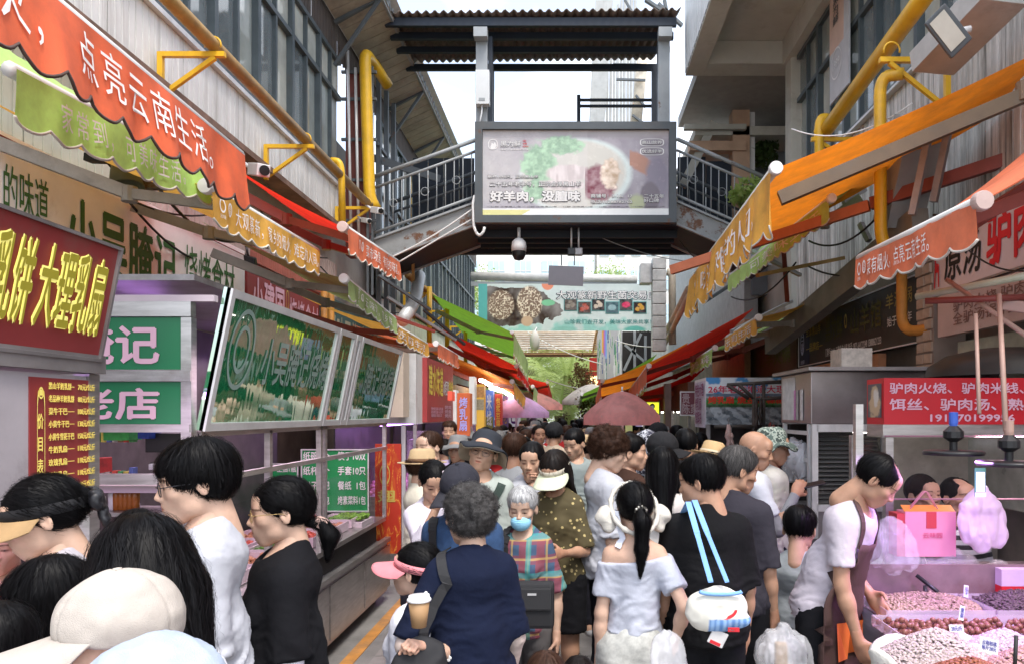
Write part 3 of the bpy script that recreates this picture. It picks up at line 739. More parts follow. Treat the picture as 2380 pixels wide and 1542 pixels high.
WHITE = ink('white', (.75, .74, .73)); YEL = ink('yellow', (.75, .62, .10)); RED = ink('red', (.60, .02, .03)); GRN = ink('green', (.03, .16, .045)); PNK = ink('pink', (.68, .42, .52)); BLK = ink('black', (.02, .02, .02)); OLV = ink('olive', (.42, .36, .03)); GOLD = ink('gold', (.5, .38, .08))
def print_panel(name, O, U, V, nx, ny, fn, m, parent=None, off=.003):
 """flat print: fn(u, v) gives colours on a fine grid"""
 u, v = np.meshgrid(np.linspace(0, 1, nx), np.linspace(0, 1, ny)); u, v = u.ravel(), v.ravel()
 C = np.clip(fn(u, v), 0, 1); O, U, V = Vector(O), Vector(U), Vector(V); N = U.cross(V).normalized()
 pts = np.array(O)+np.outer(u, U)+np.outer(v, V)+np.array(N)*off
 i = np.arange(nx-1)[None, :]+np.arange(ny-1)[:, None]*nx; i = i.ravel()
 return wl_(name, mesh_np(name, pts, np.stack([i, i+1, i+nx+1, i+nx], 1), C), m, parent)
def blob(C, m, col): m = np.clip(m, 0, 1)[:, None]; return C*(1-m)+np.array(col)*m
def el2(u, v, cu, cv, ru, rv, soft=8, rot=0):
 x, y = u-cu, v-cv; c, s = math.cos(rot), math.sin(rot); x, y = c*x+s*y, -s*x+c*y
 return (1-np.sqrt((x/ru)**2+(y/rv)**2))*soft
M_PRINT = mat('printed_vinyl', vcol=True, rough=.45, var=.06); M_PRINTG = mat('printed_glossy', vcol=True, rough=.25, var=.05)
STEEL = mat('brushed_steel', (.50, .48, .47), rough=.34, metal=.85, var=.25, scale=5, dirt=.35, dirtcol=(.22, .18, .15), stretch=(1, 1, 8))
STEELD = mat('dull_steel', (.33, .31, .31), rough=.45, metal=.6, var=.3, scale=4, dirt=.5, dirtcol=(.12, .09, .08))
ALU = mat('aluminium', (.66, .66, .66), rough=.4, metal=.3, var=.15, dirt=.25, dirtcol=(.3, .28, .25))
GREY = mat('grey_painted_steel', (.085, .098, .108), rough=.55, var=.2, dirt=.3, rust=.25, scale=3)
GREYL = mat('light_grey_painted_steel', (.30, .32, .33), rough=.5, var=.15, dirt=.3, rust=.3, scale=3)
DARK = mat('dark_navy_steel', (.012, .020, .034), rough=.6, var=.3, scale=3)
YPIPE = mat('yellow_gas_pipe', (.72, .42, .02), rough=.38, var=.15, dirt=.35, dirtcol=(.25, .15, .05), scale=5)
OPIPE = mat('weathered_yellow_pipe', (.36, .22, .07), rough=.5, var=.3, dirt=.6, dirtcol=(.17, .10, .05), scale=7)
CLAD = mat('white_cladding', (.72, .72, .70), rough=.55, var=.12, streak=.55, dirtcol=(.22, .20, .17), scale=3)
CLADS = mat('stained_cladding', (.74, .74, .72), rough=.6, var=.15, streak=1., dirtcol=(.10, .095, .08), scale=4)
CREAMC = mat('cream_cladding', (.50, .50, .40), rough=.6, var=.12, streak=.4, dirtcol=(.25, .22, .16), scale=4)
WALL = mat('stained_plaster', (.42, .40, .36), rough=.9, var=.15, dirt=.5, dirtcol=(.2, .17, .13), scale=2, bump=.3, bscale=40)
CONC = mat('cream_concrete', (.50, .49, .44), rough=.9, var=.1, dirt=.35, dirtcol=(.22, .18, .13), scale=3, bump=.2, bscale=60)
PEACH = mat('peach_plaster', (.55, .36, .25), rough=.9, var=.15, dirt=.4, dirtcol=(.3, .2, .14), scale=3)
MULL = mat('window_mullion', (.07, .09, .10), rough=.45, var=.2, dirt=.2)
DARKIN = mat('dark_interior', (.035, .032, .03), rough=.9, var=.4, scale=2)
BROWNC = mat('brown_corrugated', (.085, .065, .055), rough=.7, var=.3, dirt=.3, scale=4)
SOFFIT = mat('beige_soffit', (.38, .34, .27), rough=.7, var=.2, dirt=.5, dirtcol=(.14, .11, .09), scale=3)
TILE = mat('tile_sheet', (.13, .095, .075), rough=.8, var=.55, scale=9, dirt=.5, dirtcol=(.05, .045, .04))
BRICKR = mat('red_painted_column', (.17, .045, .035), rough=.7, var=.25, dirt=.3)
def fabric(name, col, tr=.5):
 key = 'fabric_'+name
 if key in _mc: return _mc[key]
 m = bpy.data.materials.new(key); m.use_nodes = True; nt = m.node_tree; L = nt.links; b = nt.nodes['Principled BSDF']; out = nt.nodes['Material Output']
 t = nd(nt, 'ShaderNodeTexCoord'); n = nd(nt, 'ShaderNodeTexNoise', Scale=5., Detail=8., Roughness=.65); L.new(t.outputs['Object'], n.inputs['Vector'])
 mr = nd(nt, 'ShaderNodeMapRange'); mr.inputs['From Min'].default_value = .35; mr.inputs['From Max'].default_value = .68; L.new(n.outputs['Fac'], mr.inputs['Value'])
 mx_ = nd(nt, 'ShaderNodeMix', data_type='RGBA'); mx_.inputs['A'].default_value = (*[c*1.08 for c in col], 1); mx_.inputs['B'].default_value = (*[c*.72+.012 for c in col], 1); L.new(mr.outputs[0], mx_.inputs['Factor'])
 w = nd(nt, 'ShaderNodeTexNoise', Scale=260., Detail=2.); bp = nd(nt, 'ShaderNodeBump', Strength=.25, Distance=.004); L.new(t.outputs['Object'], w.inputs['Vector']); L.new(w.outputs['Fac'], bp.inputs['Height']); L.new(bp.outputs[0], b.inputs['Normal'])
 L.new(mx_.outputs['Result'], b.inputs['Base Color']); b.inputs['Roughness'].default_value = .75
 tl = nd(nt, 'ShaderNodeBsdfTranslucent'); L.new(mx_.outputs['Result'], tl.inputs['Color']); ms = nd(nt, 'ShaderNodeMixShader'); ms.inputs['Fac'].default_value = tr
 L.new(b.outputs[0], ms.inputs[1]); L.new(tl.outputs[0], ms.inputs[2]); L.new(ms.outputs[0], out.inputs['Surface']); _mc[key] = m; return m
F_ORANGE = fabric('orange', (.86, .25, .015)); F_ORED = fabric('orange_red', (.74, .13, .045), .12); F_GOLD = fabric('gold', (.85, .46, .08), .25); F_GREEN = fabric('lime', (.50, .74, .22), .22); F_DGREEN = fabric('green', (.17, .36, .03), .45)
F_RED = fabric('red', (.75, .03, .015), .45); F_SALMON = fabric('salmon', (.85, .22, .10), .25); F_PINK = fabric('pink', (1.0, .55, .53), .8); F_LILAC = fabric('lilac', (.80, .52, .86), .45); F_DGREENV = fabric('olive_green', (.42, .56, .22), .25)
M_GLASSY = mat('clear_glass', (.03, .035, .035), rough=.03, var=0, alpha=.10, spec=1.)
M_PLASTIC = mat('plastic_bag', (.85, .85, .88), rough=.25, var=.08, alpha=.34, spec=.6, bump=.5, bscale=25)
def window_glass():
 if 'wg' in _mc: return _mc['wg']
 m = mat('window_glass', (.30, .33, .30), rough=.08, var=.45, scale=1.1, spec=1., bump=.05, bscale=3); _mc['wg'] = m; return m
def cladding(name, x, y0, y1, z0, z1, m, parent, face=1, period=.085, depth=.012, panel=1.05):
 """ribbed sheets on a wall that runs along the street, one object per sheet"""
 y = y0
 while y < y1-.02:
  ye = min(y+panel, y1); n = max(2, int((ye-y)/period)); V = []; Fs = []
  prof = []
  for i in range(n):
   a = y+(ye-y)*i/n; w = (ye-y)/n; prof += [(a, 0), (a+w*.86, 0), (a+w*.9, -depth), (a+w*.97, -depth)]
  prof.append((ye-.004, 0))
  for (yy, d) in prof: V += [(x+face*d, yy, z0), (x+face*d, yy, z1)]
  for i in range(len(prof)-1): Fs.append((2*i, 2*i+2, 2*i+3, 2*i+1) if face < 0 else (2*i, 2*i+1, 2*i+3, 2*i+2))
  wl_(name, poly_mesh(name, V, Fs), m, parent); y = ye
# ---------------------------------------------------------------- the setting
PAVE = mat('street_paving', (.20, .19, .18), rough=.75, var=.25, dirt=.5, dirtcol=(.08, .075, .07), scale=2.5, bump=.3, bscale=30)
box('ground', (-60, -12, -.12), (60, 120, 0), PAVE, kind='structure')
box('painted_line', (-1.72, 1, .0), (-1.62, 26, .006), mat('line_paint', (.50, .22, .05), rough=.7, var=.3, dirt=.7, scale=6), kind='structure')
g_ = empty('paving', (0, 3, 0), kind='structure')
tl_ = box('slab', (0, 0, 0), (.59, .59, .012), mat('paving_slab', (.24, .225, .21), rough=.7, var=.3, dirt=.5, dirtcol=(.1, .09, .08), scale=3), g_)
tl_.matrix_parent_inverse = Matrix(); tl_.location = (-1.5, -1, 0); _n = 0
for i in range(5):
 for j in range(24):
  if i == 0 and j == 0: continue
  o = tl_.copy(); COL.objects.link(o); o.parent = g_; o.location = (-1.5+i*.6, -1+j*.6, 0)
GL = window_glass()
def facade(root, x, y0, y1, face, zs=5.1, zt=6.4, zh=6.95, bay=.96, seed=0, curtain=True):
 r = random.Random(seed); y = y0; k = 0
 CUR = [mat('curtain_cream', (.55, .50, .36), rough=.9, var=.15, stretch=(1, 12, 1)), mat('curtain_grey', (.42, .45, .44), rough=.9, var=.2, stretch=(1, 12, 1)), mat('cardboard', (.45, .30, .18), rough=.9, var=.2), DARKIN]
 while y < y1-.1:
  ye = min(y+bay, y1)
  f = MB()
  for (a, b, w) in ((y, zs, .07),): f.box((x-.05, y-.035, zs), (x+.05, y+.035, zh))
  f.box((x-.045, y+.035, zs), (x+.045, ye-.035, zs+.06)); f.box((x-.045, y+.035, zt-.03), (x+.045, ye-.035, zt+.03)); f.box((x-.045, y+.035, zh-.06), (x+.045, ye-.035, zh))
  ym = (y+ye)/2; f.box((x-.04, ym-.022, zs+.06), (x+.04, ym+.022, zt-.03)); f.box((x-.04, ym-.018, zt+.03), (x+.04, ym+.018, zh-.06))
  w = f.put('window', MULL, root)
  for (a, b, c, d, dx) in ((y+.035, ym-.02, zs+.06, zt-.03, .0), (ym+.02, ye-.035, zs+.06, zt-.03, .018), (y+.035, ym-.02, zt+.03, zh-.06, 0), (ym+.02, ye-.035, zt+.03, zh-.06, 0)):
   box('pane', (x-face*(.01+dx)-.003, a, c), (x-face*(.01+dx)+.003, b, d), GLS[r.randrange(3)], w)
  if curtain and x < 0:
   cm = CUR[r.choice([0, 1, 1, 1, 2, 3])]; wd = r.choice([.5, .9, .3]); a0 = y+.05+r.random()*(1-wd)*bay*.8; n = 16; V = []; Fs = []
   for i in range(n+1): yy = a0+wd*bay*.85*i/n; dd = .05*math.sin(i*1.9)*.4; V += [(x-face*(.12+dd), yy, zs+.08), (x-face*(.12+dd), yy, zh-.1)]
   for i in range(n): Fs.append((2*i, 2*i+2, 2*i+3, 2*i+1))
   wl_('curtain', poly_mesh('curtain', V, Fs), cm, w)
  y = ye; k += 1
def gmat(name, col, al): return mat(name, col, rough=.06, var=.35, scale=1.2, spec=1., alpha=al)
GLS = [gmat('glass_pane', (.40, .44, .41), .8), gmat('glass_pane_pale', (.56, .57, .50), .9), gmat('glass_pane_dark', (.22, .26, .27), .7)]
# left building
LX = -3.4
lb = empty('building', (LX, 12, 0), label='left market building with a long band of dark framed windows above the shops', cat='building')
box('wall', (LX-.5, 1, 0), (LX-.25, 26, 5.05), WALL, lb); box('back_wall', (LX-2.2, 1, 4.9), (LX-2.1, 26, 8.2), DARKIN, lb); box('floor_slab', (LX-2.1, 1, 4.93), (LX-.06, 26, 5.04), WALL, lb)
box('shop_front', (LX-.25, 1, 0), (LX-.02, 26, 2.6), mat('shop_back', (.16, .12, .11), rough=.8, var=.5, scale=2), lb)
cladding('cladding_panel', LX+.03, 2.2, 10.75, 4.50, 5.08, CLAD, lb, 1)
cladding('cladding_panel', LX-.02, 2.2, 5.9, 3.50, 4.46, CREAMC, lb, 1, panel=1.2)
cladding('cladding_panel', LX-.02, 5.9, 10.7, 3.52, 4.0, mat('rosy_cladding', (.50, .40, .36), rough=.6, var=.15, streak=.6, dirtcol=(.2, .12, .1), scale=4), lb, 1)
box('ledge', (LX-.06, 1, 4.44), (LX+.16, 10.8, 4.50), mat('rust_ledge', (.22, .14, .11), rough=.8, var=.4, dirt=.6), lb)
box('window_sill', (LX-.06, 2, 5.085), (LX+.08, 10.8, 5.13), ALU, lb)
facade(lb, LX, 2.15, 10.75, 1, zs=5.13, seed=4)
cladding('eave_panel', LX+.02, 2.2, 26, 6.97, 7.45, BROWNC, lb, 1, period=.11, depth=.03)
def soffit_sheets(root, y0, y1):
 y = y0
 while y < y1:
  MB().slab((LX+.05, y, 7.42), (1.25*.55, 0, .32), (0, .235, 0), .02).put('soffit_strip', SOFFIT, root); y += .25
soffit_sheets(lb, 5.2, 25)
tr = MB()
for k in range(int((25-5)/.22)):
 y = 5+k*.22; tr.bar((-2.69, y, 7.72), (-2.69, y+.11, 7.92), .02, .02); tr.bar((-2.69, y+.11, 7.92), (-2.69, y+.22, 7.72), .02, .02)
tr.bar((-2.69, 5, 7.71), (-2.69, 25, 7.71), .04, .04); tr.bar((-2.69, 5, 7.93), (-2.69, 25, 7.93), .04, .04); tr.put('roof_truss', GREYL, lb)
rs = MB(); rs.slab((-3.6, 5, 7.55), (1.0, 0, .42), (0, 20, 0), .03); rs.put('roof', mat('pale_roof_sheet', (.5, .5, .47), rough=.6, var=.15), lb)
br = MB()
for y in (6.4, 8.4, 10.4, 13.4, 15.6, 17.8, 20): br = MB(); br.bar((LX+.05, y, 6.75), (-2.72, y, 7.68), .045, .045); br.bar((LX+.05, y, 7.35), (-2.72, y, 7.70), .05, .05); br.put('roof_bracket', GREY, lb)
box('corner_column', (LX+.02, 11.0, 4.2), (LX+.34, 11.25, 6.95), BRICKR, lb)
cm_ = MB()
for z in (4.7, 5.3, 5.9, 6.5, 6.9): cm_.bar((LX-.02, 10.93, z), (LX+.5, 10.93, z), .04, .04)
for x_ in (LX+.36, LX+.43): cm_.bar((x_, 10.96, 3.6), (x_, 10.96, 7.0), .03, .03)
cm_.put('pipe_rack', GREY, lb)
# frame and gate beyond the bridge
facade(lb, LX+.02, 12.9, 25.5, 1, zs=3.9, zt=5.7, zh=6.95, bay=1.1, seed=9)
cladding('cladding_panel', LX+.03, 12.9, 25.6, 3.35, 3.88, CLAD, lb, 1)
fr = MB()
for y in (12.0, 12.5, 13): fr.bar((LX+.25, y, 3.4), (LX+.25, y, 7.3), .07, .07)
fr.bar((LX+.25, 11.9, 6.2), (LX+.25, 13.2, 6.2), .05, .05); fr.bar((LX+.25, 11.9, 5.2), (LX+.25, 13.2, 5.2), .05, .05); fr.bar((LX, 12, 6.05), (-2.2, 12.3, 5.75), .03, .12)
fr.put('steel_frame', GREY, lb)
# right building
RX = 3.25
rb = empty('building', (RX, 12, 0), label='right market building with stained white cladding, dark windows and a concrete overhang', cat='building')
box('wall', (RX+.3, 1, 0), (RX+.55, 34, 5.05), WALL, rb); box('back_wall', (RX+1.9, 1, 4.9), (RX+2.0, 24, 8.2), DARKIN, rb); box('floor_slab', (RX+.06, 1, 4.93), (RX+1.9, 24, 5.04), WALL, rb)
cladding('cladding_panel', RX-.02, 2.2, 10.9, 3.35, 5.05, CLADS, rb, -1, panel=1.1)
facade(rb, RX, 3.2, 10.6, -1, zs=5.08, zt=6.3, zh=6.95, bay=.92, seed=12)
box('window_sill', (RX-.09, 3, 5.052), (RX+.05, 10.7, 5.078), ALU, rb)
box('end_column', (RX-.10, 10.62, 3.3), (RX+.15, 10.9, 7.0), CONC, rb)
box('shop_wall', (RX+.02, 1, 0), (RX+.3, 34, 3.33), mat('shop_wall', (.30, .25, .21), rough=.85, var=.3, dirt=.4, scale=3), rb)
# concrete overhang: slab, edge beams
box('overhang_slab', (1.74, 5.6, 7.34), (4.6, 11.25, 7.5), CONC, rb)
box('overhang_beam', (1.73, 5.6, 7.0), (2.0, 11.27, 7.335), CONC, rb); box('overhang_beam', (2.003, 10.87, 7.0), (3.6, 11.27, 7.335), CONC, rb); box('overhang_beam', (3.1, 5.6, 6.97), (3.5, 10.865, 7.335), CONC, rb)
cladding('fascia_panel', 1.72, 5.6, 11.25, 7.03, 8.6, mat('pale_fascia', (.62, .63, .62), rough=.6, var=.1, streak=.4, dirtcol=(.35, .33, .3)), rb, -1, period=.16)
box('rear_soffit', (1.92, 11.28, 7.03), (4.6, 13.38, 7.2), mat('taupe_soffit', (.33, .31, .28), var=.15, dirt=.2), rb); box('recess_side', (4.3, 11.3, 4.0), (4.5, 13.4, 7.02), mat('blue_grey_wall', (.20, .23, .26), var=.1), rb)
# stair core beyond the bridge on the right
box('stair_soffit', (2.1, 12.6, 6.6), (4.5, 15.5, 6.75), CONC, rb); MB().slab((1.95, 12.62, 5.7), (.0, 2.6, .0), (.55, 0, 1.1), .14).put('stair_underside', CONC, rb)
box('peach_column', P(1703, 480, 12.6)-Vector((0, 0, 1)), P(1733, 225, 12.9), PEACH, rb)
box('doorway_reveal', P(1736, 500, 12.7)-Vector((0, 0, .8)), P(1748, 230, 12.9), mat('white_paint', (.7, .7, .7), var=.08), rb)
box('core_wall', (P(1748, 0, 13.4).x, 13.4, 4.0), (5.2, 13.6, 7.02), mat('blue_grey_wall', (.20, .23, .26), var=.1), rb)  # even dark blue-grey, shared with the recess side
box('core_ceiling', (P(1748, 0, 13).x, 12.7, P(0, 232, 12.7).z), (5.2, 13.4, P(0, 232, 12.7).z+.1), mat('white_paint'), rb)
box('core_sill', (2.0, 12.55, P(0, 352, 12.6).z), (P(1733, 0, 12.6).x, 12.75, P(0, 330, 12.6).z), PEACH, rb); box('landing_beam', (1.9, 12.5, P(0, 300, 12.5).z), (P(1735, 0, 12.5).x, 12.6, P(0, 288, 12.5).z), CONC, rb)
# far part of the right side: grey sheds, stays
box('far_wall', (3.15, 13.5, 3.2), (3.4, 24, 7.5), mat('far_grey', (.36, .37, .37), var=.2, dirt=.3), rb)
sh = empty('roof_house', (2.2, 19, 5.5), label='grey sheet-metal rooftop shed leaning above the billboard', cat='shed')
def PQ(*a): return [P(*q) for q in a]
def prism(name, pts, depth, m, parent):
 n = len(pts); V = [Vector(p) for p in pts]+[Vector(p)+Vector((0, depth, 0)) for p in pts]
 Fs = [tuple(range(n)), tuple(range(2*n-1, n-1, -1))]+[(i, n+i, n+(i+1) % n, (i+1) % n) for i in range(n)]
 Fs = [f[::-1] for f in Fs]
 return wl_(name, poly_mesh(name, V, Fs), m, parent)
SHEDG = mat('shed_sheet', (.40, .41, .40), rough=.6, var=.15, streak=.4, dirtcol=(.25, .23, .2))
prism('end_wall', PQ((1372, 292, 19), (1372, 240, 19), (1384, 0, 19), (1425, 0, 19), (1405, 292, 19)), 3, SHEDG, sh)
for i in range(9):
 a = 1408+i*8; prism('sheet', PQ((a, 292, 19.2), (a+2, 40-i*10, 19.2), (a+8, 40-i*10, 19.2), (a+6, 292, 19.2)), .1+.05*(i % 2), SHEDG, sh)
pf = MB(); pf.tube([P(1497, 100, 18), P(1478, 292, 18)], .14, 12); pf.put('drain_pipe', mat('cream_pvc', (.62, .55, .44), var=.2, dirt=.3), sh, smooth=True)
bk = MB()
for (a, b) in (((1452, 0), (1470, 30)), ((1425, 150), (1500, 152)), ((1432, 185), (1500, 187)), ((1478, 222), (1500, 250)), ((1470, 268), (1500, 290))): bk.bar(P(*a, 17.8), P(*b, 17.8), .05, .05)
for a, b in (((1500, 0), (1545, 30)), ((1530, 10), (1585, 60)), ((1544, 0), (1560, 80))): bk.bar(P(*a, 16), P(*b, 16), .1, .06)
bk.put('stay_rod', GREY, sh)
# ---------------------------------------------------------------- footbridge
fb = empty('footbridge', (0, 11.6, 4.6), label='grey steel footbridge with stairs on both sides and a tiled canopy', cat='footbridge')
YF, YB = 10.95, 12.4
zt_ = lambda py, Y: P(0, py, Y).z
# canopy of corrugated tile sheet
n = 150; V = []; Fs = []; x0, x1 = P(888, 0, YF).x, P(1582, 0, YF).x
rows = 10
for r_ in range(rows+1):
 t = r_/rows; y = YF+(YB+.12-YF)*t; stp = .012*((r_ % 2)*1.)
 for i in range(n+1):
  u = i/n; x = x0+(x1-x0)*u; xr = x0+.08*t+(x1-.22*t-x0-.08*t)*u
  V.append((xr, y, 7.80+.028*math.cos(u*2*math.pi*34)+.05*u-stp+.02*t))
for r_ in range(rows):
 for i in range(n): a = r_*(n+1)+i; Fs.append((a, a+1, a+n+2, a+n+1))
me = poly_mesh('tile_sheet', V, Fs, True); o = wl_('tile_sheet', me, TILE, fb); sm = o.modifiers.new('s', 'SOLIDIFY'); sm.thickness = .012
bb = MB()
for (ya, dz, h) in ((11.02, -.08, .12), (11.35, -.11, .10), (11.75, -.12, .09), (12.42, -.09, .10)): bb.box((x0+.02, ya, 7.72+dz), (x1-.05, ya+.07, 7.72+dz+h))
bb.put('roof_beam', DARK, fb)
for i, px in enumerate((1120, 1543)):
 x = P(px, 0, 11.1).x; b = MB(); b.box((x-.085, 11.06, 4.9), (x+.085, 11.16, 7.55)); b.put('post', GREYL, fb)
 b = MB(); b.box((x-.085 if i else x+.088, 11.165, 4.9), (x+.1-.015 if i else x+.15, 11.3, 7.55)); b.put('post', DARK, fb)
 MB().box((x-.1, 10.9, 7.42), (x+.1, 11.05, 7.56)).put('beam_end', GREYL, fb)
 b = MB(); b.box((x-.05, 12.3, 4.6), (x+.05, 12.4, 7.6)); b.put('post', DARK, fb)
# deck and landing
xa, xb = P(1100, 0, 11.2).x, P(1578, 0, 11.2).x
DK = zt_(524, 11.2)
box('deck', (xa, 11.15, DK-.02), (xb, 12.5, DK+.14), DARK, fb)
bm = MB()
for y in (11.4, 11.75, 12.1): bm.box((xa, y, DK-.14), (xb, y+.05, DK-.023))
bm.put('deck_joist', DARK, fb); box('back_girder', (xa-.4, 12.45, zt_(590, 12.45)), (xb+.5, 12.56, DK+.16), DARK, fb)
# stringers and rails
def stair(sd):
 if sd < 0: top = P(1105, 500, 11.15); bot = P(862, 588, 11.15)
 else: top = P(1572, 497, 11.15); bot = P(1790, 592, 11.15)
 d = bot-top; H_ = .34
 for Y in (11.15, 12.4):
  b = MB(); a_, c_ = Vector((top.x, Y, top.z)), Vector((bot.x, Y, bot.z)); b.add([a_+Vector((0, -.03, H_/2)), c_+Vector((0, -.03, H_/2)), c_+Vector((0, -.03, -H_/2)), a_+Vector((0, -.03, -H_/2)), a_+Vector((0, .03, H_/2)), c_+Vector((0, .03, H_/2)), c_+Vector((0, .03, -H_/2)), a_+Vector((0, .03, -H_/2))], [(0, 1, 2, 3), (7, 6, 5, 4), (0, 4, 5, 1), (3, 2, 6, 7), (0, 3, 7, 4), (1, 5, 6, 2)])
  b.put('stringer', mat('stringer_paint', (.27, .28, .28), rough=.55, var=.15, dirt=.35, dirtcol=(.1, .08, .07), rust=.75, scale=4), fb)
  b = MB(); b.bar(a_+Vector((0, -.05, -H_/2)), c_+Vector((0, -.05, -H_/2)), .06, .03); b.bar(a_+Vector((0, -.05, H_/2)), c_+Vector((0, -.05, H_/2)), .06, .03); b.put('stringer_flange', GREYL, fb)
 for k in range(9):
  t = (k+.5)/9; q = top+d*t; b = MB(); b.box((q.x-.14, 11.2, q.z-.02+.05), (q.x+.14, 12.35, q.z+.01+.05)); b.put('tread', DARK, fb)
 MB().slab((top.x, 11.2, top.z-.16), (d.x, 0, d.z), (0, 1.15, 0), .02*(1 if sd < 0 else -1)).put('stair_underside', DARK, fb)
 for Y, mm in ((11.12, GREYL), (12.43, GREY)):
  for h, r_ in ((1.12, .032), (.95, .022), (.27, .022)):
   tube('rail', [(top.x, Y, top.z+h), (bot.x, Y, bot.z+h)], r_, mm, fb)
  for k in range(12):
   t = (k+.4)/12; q = top+d*t; tube('baluster', [(q.x, Y, q.z+.27), (q.x, Y, q.z+.95)], .009, mm, fb, n=6)
  for k in range(3):
   q = top+d*(.18+.3*k); tube('ring', [Vector((q.x+.06*math.cos(a), Y, q.z+.62+.06*math.sin(a))) for a in np.arange(13)*math.pi/6], .006, mm, fb, n=5)
stair(-1); stair(1)
for i in range(4):
 px = 960+i*36; MB().box(P(px, 0, 12.7)*Vector((1, 1, 0)) + Vector((0, 0, zt_(530, 12.7))) if False else (P(px, 0, 12.7).x, 12.7, zt_(535, 12.7)), (P(px+34, 0, 12.7).x, 12.74, zt_(368, 12.7))).put('dark_panel', DARK, fb)
MB().box((P(1575, 0, 12.7).x, 12.7, zt_(520, 12.7)), (P(1640, 0, 12.7).x, 12.74, zt_(365, 12.7))).put('dark_panel', DARK, fb); MB().box((P(1642, 0, 12.7).x, 12.7, zt_(520, 12.7)), (P(1700, 0, 12.7).x, 12.74, zt_(375, 12.7))).put('dark_panel', DARK, fb)
b = MB(); b.bar(P(1345, 292, 12.5), P(1345, 222, 12.5), .06, .06)
for py in (233, 247): b.bar(P(1345, py, 12.5), P(1520, py, 12.5), .05, .035)
b.put('guard_rail', DARK, fb)
# billboard
BY = 10.98; A_ = P(1106, 522, BY); B_ = P(1570, 290, BY); bl = empty('billboard', (0, BY, A_.z), label='large food billboard in a dark grey frame hung on the footbridge', cat='billboard')
W_, H_ = B_.x-A_.x, B_.z-A_.z; fw = .11
f = MB(); f.box((A_.x, BY-.12, B_.z-fw), (B_.x, BY, B_.z)); f.box((A_.x, BY-.12, A_.z), (B_.x, BY, A_.z+fw)); f.box((A_.x, BY-.119, A_.z+fw), (A_.x+fw, BY, B_.z-fw)); f.box((B_.x-fw, BY-.119, A_.z+fw), (B_.x, BY, B_.z-fw)); f.put('frame', GREY, bl)
def food(u, v):
 p = np.stack([u*6, v*3, u*0], 1); n1 = fbm(p*2.2, 4, 1); n2 = fbm(p*7, 3, 5); n3 = fbm(np.stack([u*60, v*9, u*0], 1), 2, 8)
 C = np.ones((len(u), 3))*np.array((.30, .27, .31))+n1[:, None]*.06
 C = blob(C, (.42-u)*2.2-.1+n1*.2, (.48, .46, .45)); C = blob(C, (v-.88)*8, (.56, .50, .48)); C = blob(C, (.22-v)*4*(u < .4), (.22, .2, .30))
 C = blob(C, el2(u, v, .50, .47, .315, .46, 12, -.08), (.62, .70, .68)); C = blob(C, el2(u, v, .49, .48, .29, .42, 12, -.08), (.60, .58, .52)+0*n1[:1])
 gm = np.maximum(el2(u, v, .30, .62, .10, .26, 5), el2(u, v, .42, .82, .13, .12, 5)); gm = np.maximum(gm, el2(u, v, .28, .30, .06, .16, 5))
 gc = np.array((.25, .48, .27))+np.clip(n2, -.6, .8)[:, None]*np.array((.16, .22, .15)); C = C*(1-np.clip(gm+n2*.8, 0, 1)[:, None])+gc*np.clip(gm+n2*.8, 0, 1)[:, None]
 mm = np.clip(np.maximum(el2(u, v, .46, .50, .13, .11, 5, .1), el2(u, v, .44, .36, .12, .07, 5))+n2*.3, 0, 1)[:, None]; C = C*(1-mm)+(np.array((.66, .57, .56))+np.clip(n3, -.5, .5)[:, None]*.2)*mm
 mm = np.clip(el2(u, v, .62, .38, .11, .24, 5)+n2*.4, 0, 1)[:, None]*(u > .55)[:, None]; C = C*(1-mm)+(np.array((.26, .10, .12))+n2[:, None]*.12)*mm
 mm = np.clip(el2(u, v, .69, .5, .06, .2, 4)+n2*.6, 0, 1)[:, None]; C = C*(1-mm)+(np.array((.66, .52, .40))+n2[:, None]*.2)*mm
 C = blob(C, el2(u, v, .86, .6, .07, .22, 4, .5)*(u > .79)+n2*.4*(u > .79)*(v > .4)*(v < .8)*(u < .9), (.42, .20, .13))
 C = blob(C, el2(u, v, .94, .42, .07, .35, 3)+n1*.3, (.22, .19, .25)); C = blob(C, el2(u, v, .90, .22, .06, .2, 5)+n2*.2, (.14, .11, .14)); C = blob(C, el2(u, v, .83, .15, .05, .12, 3)+n2*.2, (.40, .44, .25))
 wsh = np.where(u < .563, .24, .05)[:, None]; C = C*(1-wsh)+np.array((.74, .72, .72))*wsh
 C = np.where((v < .085)[:, None], np.array((.80, .81, .80)), C); C = np.where(((v < .07) & (u < .2+v*.8))[:, None], np.array((.72, .68, .30)), C)
 return C
O_ = (A_.x+fw, BY-.06, A_.z+fw); U_ = (W_-2*fw, 0, 0); V_ = (0, 0, H_-2*fw)
print_panel('poster', O_, U_, V_, 380, 190, food, M_PRINTG, bl)
def otext(par, s, O, U, V, u, v, mi, mo, bold=.02, ob=.05, off=.006, **k):
 ob = ob*1.5
 text(par, s, O, U, V, mo, u, v, bold=ob, off=off, **k); du = (u[1]-u[0])*(ob-bold)*.10; text(par, s, O, U, V, mi, (u[0]+du, u[1]-du), (v[0]+.006, v[1]-.006), bold=bold, off=off+.006, **k)
BG = ink('billboard_grey', (.17, .16, .17))
otext(bl, '好羊肉，没膻味', O_, U_, V_, (.035, .53), (.155, .30), WHITE, BG, .08, .11)
otext(bl, '二十五年老字号，正宗会泽黑山羊', O_, U_, V_, (.035, .53), (.335, .405), WHITE, BG, .02, .06)
otext(bl, '散养1095天，正宗黑山羊', O_, U_, V_, (.025, .30), (.435, .48), WHITE, BG, .02, .05)
otext(bl, '黑为鲜', O_, U_, V_, (.095, .205), (.80, .885), WHITE, BG, .02, .04); text(bl, '全家人都爱的羊汤锅', O_, U_, V_, WHITE, (.095, .245), (.765, .785), bold=.02, off=.006)
